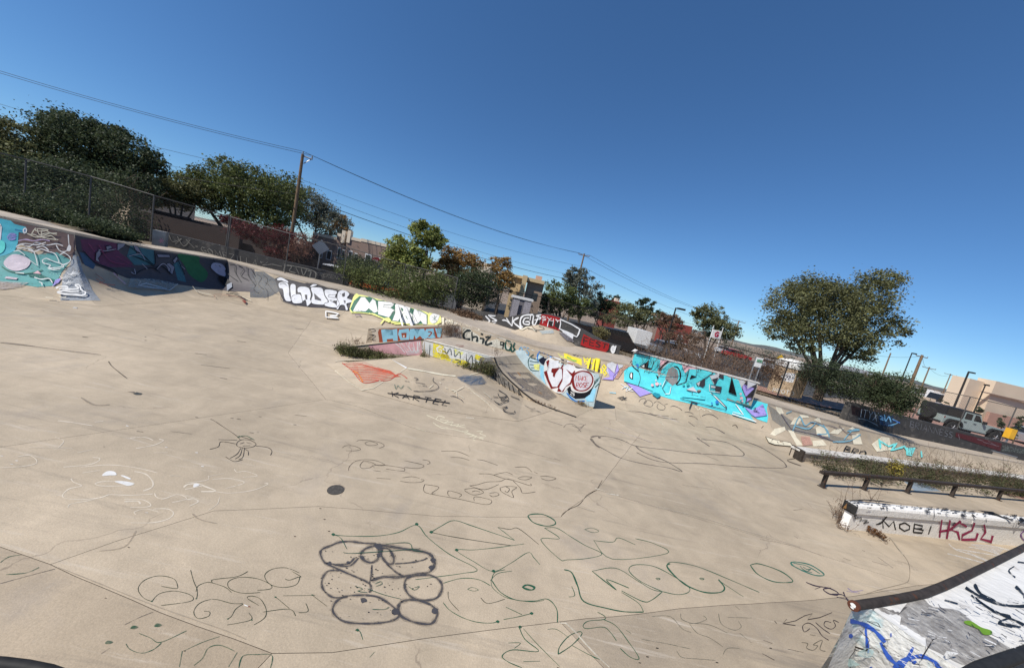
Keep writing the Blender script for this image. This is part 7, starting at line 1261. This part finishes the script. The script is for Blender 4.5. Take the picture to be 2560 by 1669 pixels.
for q in ([(440, 450), (560, 460), (800, 460), (980, 430), (1130, 370), (1220, 470), (1400, 610), (1630, 735), (1500, 770), (1280, 800), (1120, 820)], [(1250, 428), (1330, 380), (1440, 332), (1600, 380), (1940, 495)], [(1250, 430), (1420, 465), (1700, 510), (1920, 540)], [(2020, 525), (1800, 555), (1600, 575), (1460, 578), (1600, 670), (1760, 752), (1900, 690), (2050, 597), (2100, 640), (2150, 697)], [(1800, 388), (1870, 440), (1940, 495)], [(1800, 388), (1900, 405), (1975, 400), (2140, 530)], [(1350, 1010), (1400, 1070), (1500, 1130), (1620, 1170), (1740, 1180), (1810, 1165)], [(1390, 920), (1400, 990), (1480, 1080)], [(1350, 850), (1500, 810), (1640, 820), (1740, 870)], [(1740, 830), (1800, 770), (1920, 750)], [(1745, 830), (1760, 890), (1850, 960), (1960, 990), (2100, 1005), (2184, 990)], [(1550, 900), (1590, 885), (1640, 905), (1600, 915), (1550, 900)], [(1660, 970), (1720, 1018), (1860, 982)], [(1870, 1048), (2000, 1110)], [(1850, 1150), (1960, 1130), (2080, 1100)], [(620, 1240), (660, 1250), (685, 1320)], [(780, 1420), (740, 1465)]): m.line(GK if gg.random() < .6 else (.24, .26, .22), gg.uniform(1.2, 2.), q, asp=.75, wear=.25)
m.line(GK, 4, [(2005, 880), (2040, 865), (2100, 885), (2090, 905), (2030, 900), (2005, 880)], asp=.7)
for (x, y) in ((1130, 362), (1250, 428), (440, 448), (1765, 750), (1460, 576), (2080, 1100), (1800, 1168), (640, 1238), (1985, 1212)): m.fill(GK, [(x-16, y), (x, y-12), (x+16, y), (x+2, y+12)], smooth=True, soft=.2)
m.frame(1100, 1200, 2.644)
for q, w in (([(580, 240), (600, 225), (680, 225), (750, 260), (760, 290), (700, 302), (620, 280), (580, 240)], 3), ([(690, 315), (770, 315), (860, 370), (960, 430), (1070, 485), (980, 515), (840, 525), (790, 520), (665, 390), (790, 385), (690, 315)], 1.6), ([(1015, 395), (1140, 520), (1500, 483), (1420, 420), (1290, 385)], 1.5), ([(1020, 398), (1140, 408), (1180, 380), (1290, 425)], 1.5), ([(955, 325), (1000, 315), (1050, 335), (1010, 345), (955, 325)], 1.1), ([(820, 590), (870, 610), (910, 700), (950, 800), (1100, 845), (1220, 868), (1345, 870)], 3.4), ([(1345, 870), (1310, 810), (1200, 740)], 1.6), ([(850, 770), (890, 760), (870, 700)], 1.6), ([(1005, 600), (1080, 660), (1165, 725), (1100, 655), (1250, 712)], 2.4), ([(1005, 600), (1160, 580), (1300, 660), (1400, 720), (1470, 735)], 1.5), ([(1470, 735), (1400, 790), (1340, 800), (1200, 730)], 2.2), ([(1470, 735), (1330, 670), (1250, 600), (1280, 560), (1400, 565), (1520, 620), (1640, 700), (1640, 740), (1570, 755), (1470, 735)], 1.8), ([(1520, 550), (1500, 570), (1560, 640), (1640, 700), (1750, 740), (1850, 740), (1880, 710), (1840, 655)], 3.6), ([(1500, 555), (1540, 540), (1700, 570), (1900, 650), (2110, 740)], 1.7), ([(1840, 660), (2005, 770)], 1.7), ([(2050, 560), (2110, 552), (2250, 600), (2330, 660), (2300, 675), (2200, 668), (2100, 620), (2050, 560)], 2.6), ([(545, 705), (580, 690), (625, 705), (600, 725), (545, 705)], 3.4), ([(340, 660), (360, 610), (430, 590)], 1.4), ([(340, 660), (400, 740), (500, 790), (620, 798), (710, 785), (770, 850), (775, 940)], 2.2), ([(520, 965), (560, 1050), (650, 1130), (480, 1120), (410, 1160), (450, 1200), (540, 1238)], 2.2), ([(550, 980), (640, 1080), (790, 1230)], 1.6), ([(450, 1075), (530, 1075), (490, 1110)], 1.4), ([(1040, 870), (1090, 900), (1080, 920), (980, 930), (945, 960), (970, 980), (1080, 970), (1130, 1010), (1165, 1060)], 1.7), ([(1080, 920), (1160, 960), (1240, 1060), (1315, 1175), (1260, 1170), (1190, 1110)], 1.8), ([(780, 1150), (790, 1100), (850, 1030), (920, 1000), (935, 1020), (870, 1090), (780, 1150)], 2.2), ([(870, 1090), (980, 1150), (1070, 1190)], 1.6), ([(550, 1198), (660, 1195)], 1.6), ([(710, 985), (770, 985), (850, 1040)], 1.2), ([(1230, 990), (1260, 1010)], 1.4)): m.line(GK, w, q, asp=.72, wear=.25)
for (x, y) in ((1430, 645), (1720, 645)): m.line(GK, 1.8, [(x, y), (x+25, y+5), (x+10, y+12), (x-5, y+2)], asp=.7)
for q in ([(1400, 900), (1520, 900), (1600, 980), (1660, 1005)], [(1590, 880), (1600, 920), (1680, 945), (1760, 920), (1740, 895)], [(1645, 945), (1780, 955), (1900, 1010)], [(1650, 950), (1700, 1010), (1780, 1040), (1870, 1100)], [(1840, 880), (1860, 950), (1940, 990), (1990, 970), (1970, 930)], [(1900, 905), (2060, 910)], [(1330, 1050), (1500, 1080), (1660, 1115)], [(1565, 1130), (1600, 1170), (1700, 1180), (1820, 1190)], [(1870, 1150), (1900, 1110), (1980, 1110)], [(1980, 1010), (2060, 1075)], [(1950, 830), (1980, 855)]): m.line((.36, .38, .32), 1.3, q, asp=.6, soft=.2, wear=.4)
for (x, y) in ((1370, 1165), (1830, 1203), (1435, 1108), (2185, 1108), (1320, 1205), (780, 1238)): m.line((.13, .12, .11), 4, [(x-8, y), (x+8, y+3)], smooth=False, asp=.6)
m.lines((.84, .80, .72), 3.6, [[(790, 945), (830, 945), (900, 1010), (960, 1080), (1040, 1165), (1120, 1238)], [(1040, 58), (1120, 90), (1180, 100)]], smooth=False, soft=.3).lines((.76, .71, .63), 2.8, [[(1180, 105), (1400, 170), (1700, 240), (2000, 330), (2380, 440)]], asp=.6, soft=.5, wear=.5)
m.lines((.74, .69, .61), 4, [[(900, 170), (960, 190), (1020, 210)], [(1480, 180), (1530, 195)], [(1600, 30), (1800, 60)]], asp=.4, soft=.5)
m.lines((.26, .20, .16), 1.3, [[(1072, 0), (1040, 55)], [(1035, 65), (970, 100), (920, 160), (860, 188), (820, 215), (800, 240)]], soft=.1)
m.build('long green and black marker letters sprawling over the near floor')
# tags right and middle of the floor
m = floor_m(1900, 1250, 3.606)
m.line((.22, .44, .38), 3.6, [(275, 560), (330, 555), (450, 580), (550, 640), (575, 675), (500, 675), (400, 640), (300, 590), (275, 560)], asp=.7).line((.22, .44, .38), 2.4, [(300, 565), (420, 590), (540, 660)], asp=.7).lines((.25, .40, .35), 1.6, [[(390, 600), (420, 620), (460, 620), (430, 635)], [(360, 590), (400, 630), (470, 650)]])
m.line((.24, .20, .24), 2.6, [(415, 738), (500, 770), (620, 790), (700, 830), (690, 855), (620, 840), (570, 800), (640, 790)]).line((.24, .20, .24), 2.4, [(495, 800), (560, 775)]).line((.24, .20, .24), 2.6, [(640, 845), (740, 850), (790, 895)]).line((.24, .20, .24), 2.8, [(750, 825), (775, 880), (800, 910)]).line((.24, .20, .24), 1.8, [(690, 870), (800, 895)])
m.lines((.66, .60, .70), 4, [[(790, 790), (840, 820), (930, 810)], [(780, 820), (900, 835)]], soft=.5, asp=.6).lines((.22, .19, .18), 2.2, [[(205, 1110), (320, 1085), (400, 1040), (470, 1020), (430, 1075), (540, 1055), (650, 1010)], [(240, 1070), (205, 1110), (320, 1128)]], smooth=False).lines((.25, .22, .21), 1.9, [[(450, 1155), (400, 1185), (385, 1130), (440, 1105), (510, 1150), (560, 1220), (620, 1260)], [(500, 1100), (570, 1160), (630, 1200)], [(640, 1100), (590, 1090), (580, 1130), (640, 1160), (680, 1130), (660, 1080), (710, 1100)]])
m.lines((.38, .36, .30), 1.7, [[(375, 1280), (430, 1290), (420, 1330), (480, 1350), (520, 1310), (480, 1300), (560, 1260), (540, 1340), (590, 1360)], [(450, 1210), (500, 1220)]], soft=.2).lines((.24, .21, .18), 2., [[(30, 1260), (110, 1290)], [(20, 1380), (130, 1440)], [(130, 1085), (150, 1110)], [(250, 1340), (390, 1370)]], soft=.3, asp=.6)
m.lines((.72, .66, .58), 3., [[(0, 350), (300, 410), (560, 500)], [(310, 320), (340, 345)], [(1060, 510), (1200, 610)], [(1010, 550), (1150, 590)]], soft=.5, asp=.6).lines((.40, .36, .31), 1.2, [[(600, 0), (660, 80)], [(1170, 335), (1230, 420), (1320, 530), (1350, 620), (1340, 720), (1300, 750)], [(1300, 750), (1100, 800), (960, 840)], [(750, 520), (820, 545)], [(300, 90), (380, 80)], [(920, 450), (945, 460)]], soft=.3).lines((.74, .69, .61), 1.8, [[(1780, 540), (1900, 570), (1970, 635)], [(1175, 335), (1290, 490)]], soft=.3)
for q in ([(1700, 390), (1760, 440), (1900, 490), (2080, 560)], [(1690, 480), (1850, 520), (2080, 580)], [(1780, 440), (1960, 470), (2150, 500)], [(1870, 470), (2100, 560)], [(1900, 400), (2080, 410), (2250, 450)], [(1880, 420), (2040, 450), (2180, 500)], [(2090, 440), (2170, 500)]): m.line((.88, .86, .83), 2.6, q, soft=.35, wear=.4)
m.fill((.86, .85, .84), [(1900, 395), (2060, 400), (2200, 440), (2160, 480), (2000, 450)], soft=.8, wear=.6); m.build('green ring eye, arrow and purple-black tag on the floor near the coping')
m = floor_m(800, 960, 3.4)
for q in ([(905, 262), (970, 290), (1060, 330), (1140, 350), (1240, 370)], [(985, 300), (1010, 270), (1060, 285), (1020, 300), (1090, 310), (1050, 330), (1130, 320), (1110, 350), (1180, 340), (1160, 360), (1230, 345)], [(960, 325), (1030, 370), (1120, 380), (1200, 400), (1270, 420), (1390, 470)], [(1200, 400), (1260, 395), (1230, 420), (1310, 430), (1270, 445), (1330, 440), (1300, 465), (1320, 480)], [(1330, 400), (1380, 400), (1360, 420), (1410, 440), (1350, 455), (1390, 460)], [(980, 345), (1090, 370)], [(820, 375), (900, 400)]): m.line((.88, .84, .72), 2., q, asp=.7, wear=.2)
MB_ = (.27, .24, .20)
for q in ([(305, 490), (340, 475), (440, 480), (520, 500), (545, 525), (500, 545)], [(380, 500), (420, 485), (480, 500), (480, 515), (410, 520), (380, 500)], [(190, 540), (220, 522), (290, 525), (345, 552), (300, 565), (220, 565)], [(243, 735), (250, 700), (300, 655), (380, 640), (480, 650), (550, 685), (490, 690), (430, 660), (370, 650)], [(370, 650), (340, 690), (360, 715), (420, 710), (460, 690), (550, 688), (700, 710), (720, 725), (700, 738), (560, 720)], [(715, 705), (820, 715), (880, 700), (860, 680), (720, 650)], [(870, 640), (920, 650), (935, 670), (910, 680)], [(455, 733), (515, 742)], [(480, 797), (600, 805)], [(680, 822), (760, 835), (850, 832), (885, 815), (860, 808)], [(700, 795), (780, 785), (845, 798)], [(890, 850), (1010, 875), (950, 925), (980, 930)], [(890, 850), (880, 900), (930, 930), (1180, 975), (1410, 1022), (1455, 985), (1320, 955), (1310, 990)], [(1100, 950), (1085, 930), (1100, 905), (1200, 935), (1180, 960)], [(1030, 570), (1160, 570), (1270, 612)], [(1110, 620), (1200, 625), (1270, 648)], [(1335, 640), (1400, 650), (1510, 690)], [(1655, 705), (1750, 705), (1800, 745)], [(1270, 862), (1330, 855), (1420, 830), (1530, 825), (1600, 805), (1780, 860), (1790, 845)], [(1350, 760), (1450, 765), (1560, 800), (1640, 815)], [(1480, 770), (1580, 748), (1640, 770)], [(1270, 862), (1400, 895), (1520, 850)], [(1230, 900), (1240, 890), (1330, 885), (1390, 920), (1300, 940), (1230, 905)], [(1440, 925), (1500, 920), (1520, 940), (1470, 955), (1440, 940)], [(1530, 880), (1540, 910), (1600, 945), (1645, 960), (1630, 910), (1670, 875), (1580, 868), (1530, 880)], [(1580, 870), (1610, 890), (1590, 920), (1570, 905)], [(1640, 820), (1700, 880), (1725, 925), (1830, 915)], [(1680, 800), (1720, 785), (1800, 790), (1750, 812), (1690, 805)], [(1870, 785), (1920, 780), (2005, 800), (1940, 818), (1880, 800)], [(1290, 915), (1320, 905), (1360, 915)], [(1820, 745), (1850, 760)]): m.line(MB_, 1.4, q, asp=.6, wear=.3, soft=.05)
m.lines(DKG, 1.2, [[(1940, 312), (2060, 350)], [(2070, 370), (2100, 340), (2160, 345), (2220, 405)], [(2120, 310), (2190, 310)], [(2200, 340), (2240, 350), (2190, 400)], [(2140, 350), (2200, 370), (2260, 340)], [(1990, 630), (2040, 650)]], asp=.6, soft=.3).lines((.45, .41, .37), 6, [[(2300, 450), (2360, 440), (2380, 460)], [(2300, 460), (2340, 510), (2380, 540)]], asp=.5, soft=.6)
m.lines((.74, .69, .60), 3, [[(100, 140), (350, 200), (600, 300), (900, 400), (1400, 480), (1700, 560), (2000, 640)], [(1240, 283), (1400, 293)], [(2190, 1020), (2340, 1085)]], asp=.4, soft=.6, wear=.6).line((.84, .80, .72), 5, [(1240, 283), (1310, 290)], smooth=False, asp=.5).line((.82, .78, .70), 4, [(2335, 885), (2380, 895)], smooth=False, asp=.6)
m.build('white scribble, black round-eyed outlines and angular letters in mid floor')
m = floor_m(1500, 860, 3.719)
for q in ([(0, 855), (90, 860), (200, 890), (330, 945), (480, 965), (700, 990), (900, 1015), (1150, 1030), (1300, 1040), (1340, 1020), (1290, 970), (1200, 920), (1100, 898), (940, 885)], [(0, 955), (100, 1010), (200, 1060), (400, 1110), (640, 1150), (760, 1185), (720, 1150), (600, 1080), (400, 1000), (330, 945)], [(340, 1005), (480, 1070), (640, 1100), (980, 1110), (1280, 1135), (1690, 1150), (1720, 1110), (1660, 1060), (1500, 960), (1340, 900)]): m.line((.38, .35, .33), 2.8, q, asp=.5, soft=.45, wear=.35)
m.lines((.32, .27, .28), 2.6, [[(270, 620), (420, 640), (560, 680), (720, 700)], [(460, 640), (520, 660), (640, 670)], [(820, 720), (880, 765)], [(980, 770), (1060, 775), (1160, 830)], [(900, 870), (960, 910), (1020, 950)]], asp=.5, soft=.3).lines((.82, .76, .72), 2.6, [[(540, 655), (640, 690), (740, 725)], [(1000, 845), (1040, 850)], [(40, 770), (200, 820), (480, 910)]], asp=.5, soft=.4).line(CREAM, 2, [(600, 760), (560, 720)], soft=.4)
m.lines(SC, 2., [[(1870, 1130), (1740, 1080), (1830, 1060)], [(1500, 780), (1520, 760)], [(1230, 760), (1260, 750), (1280, 780)]], soft=.3).lines((.68, .62, .54), 3, [[(900, 1000), (1100, 1080)], [(350, 870), (480, 915)]], asp=.4, soft=.5)
m.build('faint dark looping scuffs on the right floor')
m = floor_m(2000, 1050, 4.195); m.fill((.55, .70, .82), [(1060, 620), (1250, 640), (1370, 690), (1480, 745), (1200, 740), (1150, 690)], soft=.8, wear=.4).fill((.78, .55, .52), [(2170, 700), (2349, 720), (2349, 830), (2150, 780)], soft=.85, wear=.4)
m.build('blue and red sprayed patches beside the rail')
# round drain cover
dc = P(839, 1224, 0); dm = MB(); dm.tube([Vector((dc.x, dc.y, .0)), Vector((dc.x, dc.y, .006))], .10, 28)
dr_ = dm.build('drain_cover', mat('drain_iron', (.075, .068, .06), .8, .3, 30, bump=.5, bscale=60)); tag(dr_, 'round dark iron drain cover set in the bowl floor', 'drain')
lit = MB().box(-.035, .035, -.02, .02, 0, .02, M=Matrix.Translation(P(188, 770, .0)) @ Matrix.Rotation(.5, 4, 'Z'), taper=.006).build('litter', WHITEP); tag(lit, 'small pale scrap of litter at the foot of the left bank', 'litter')
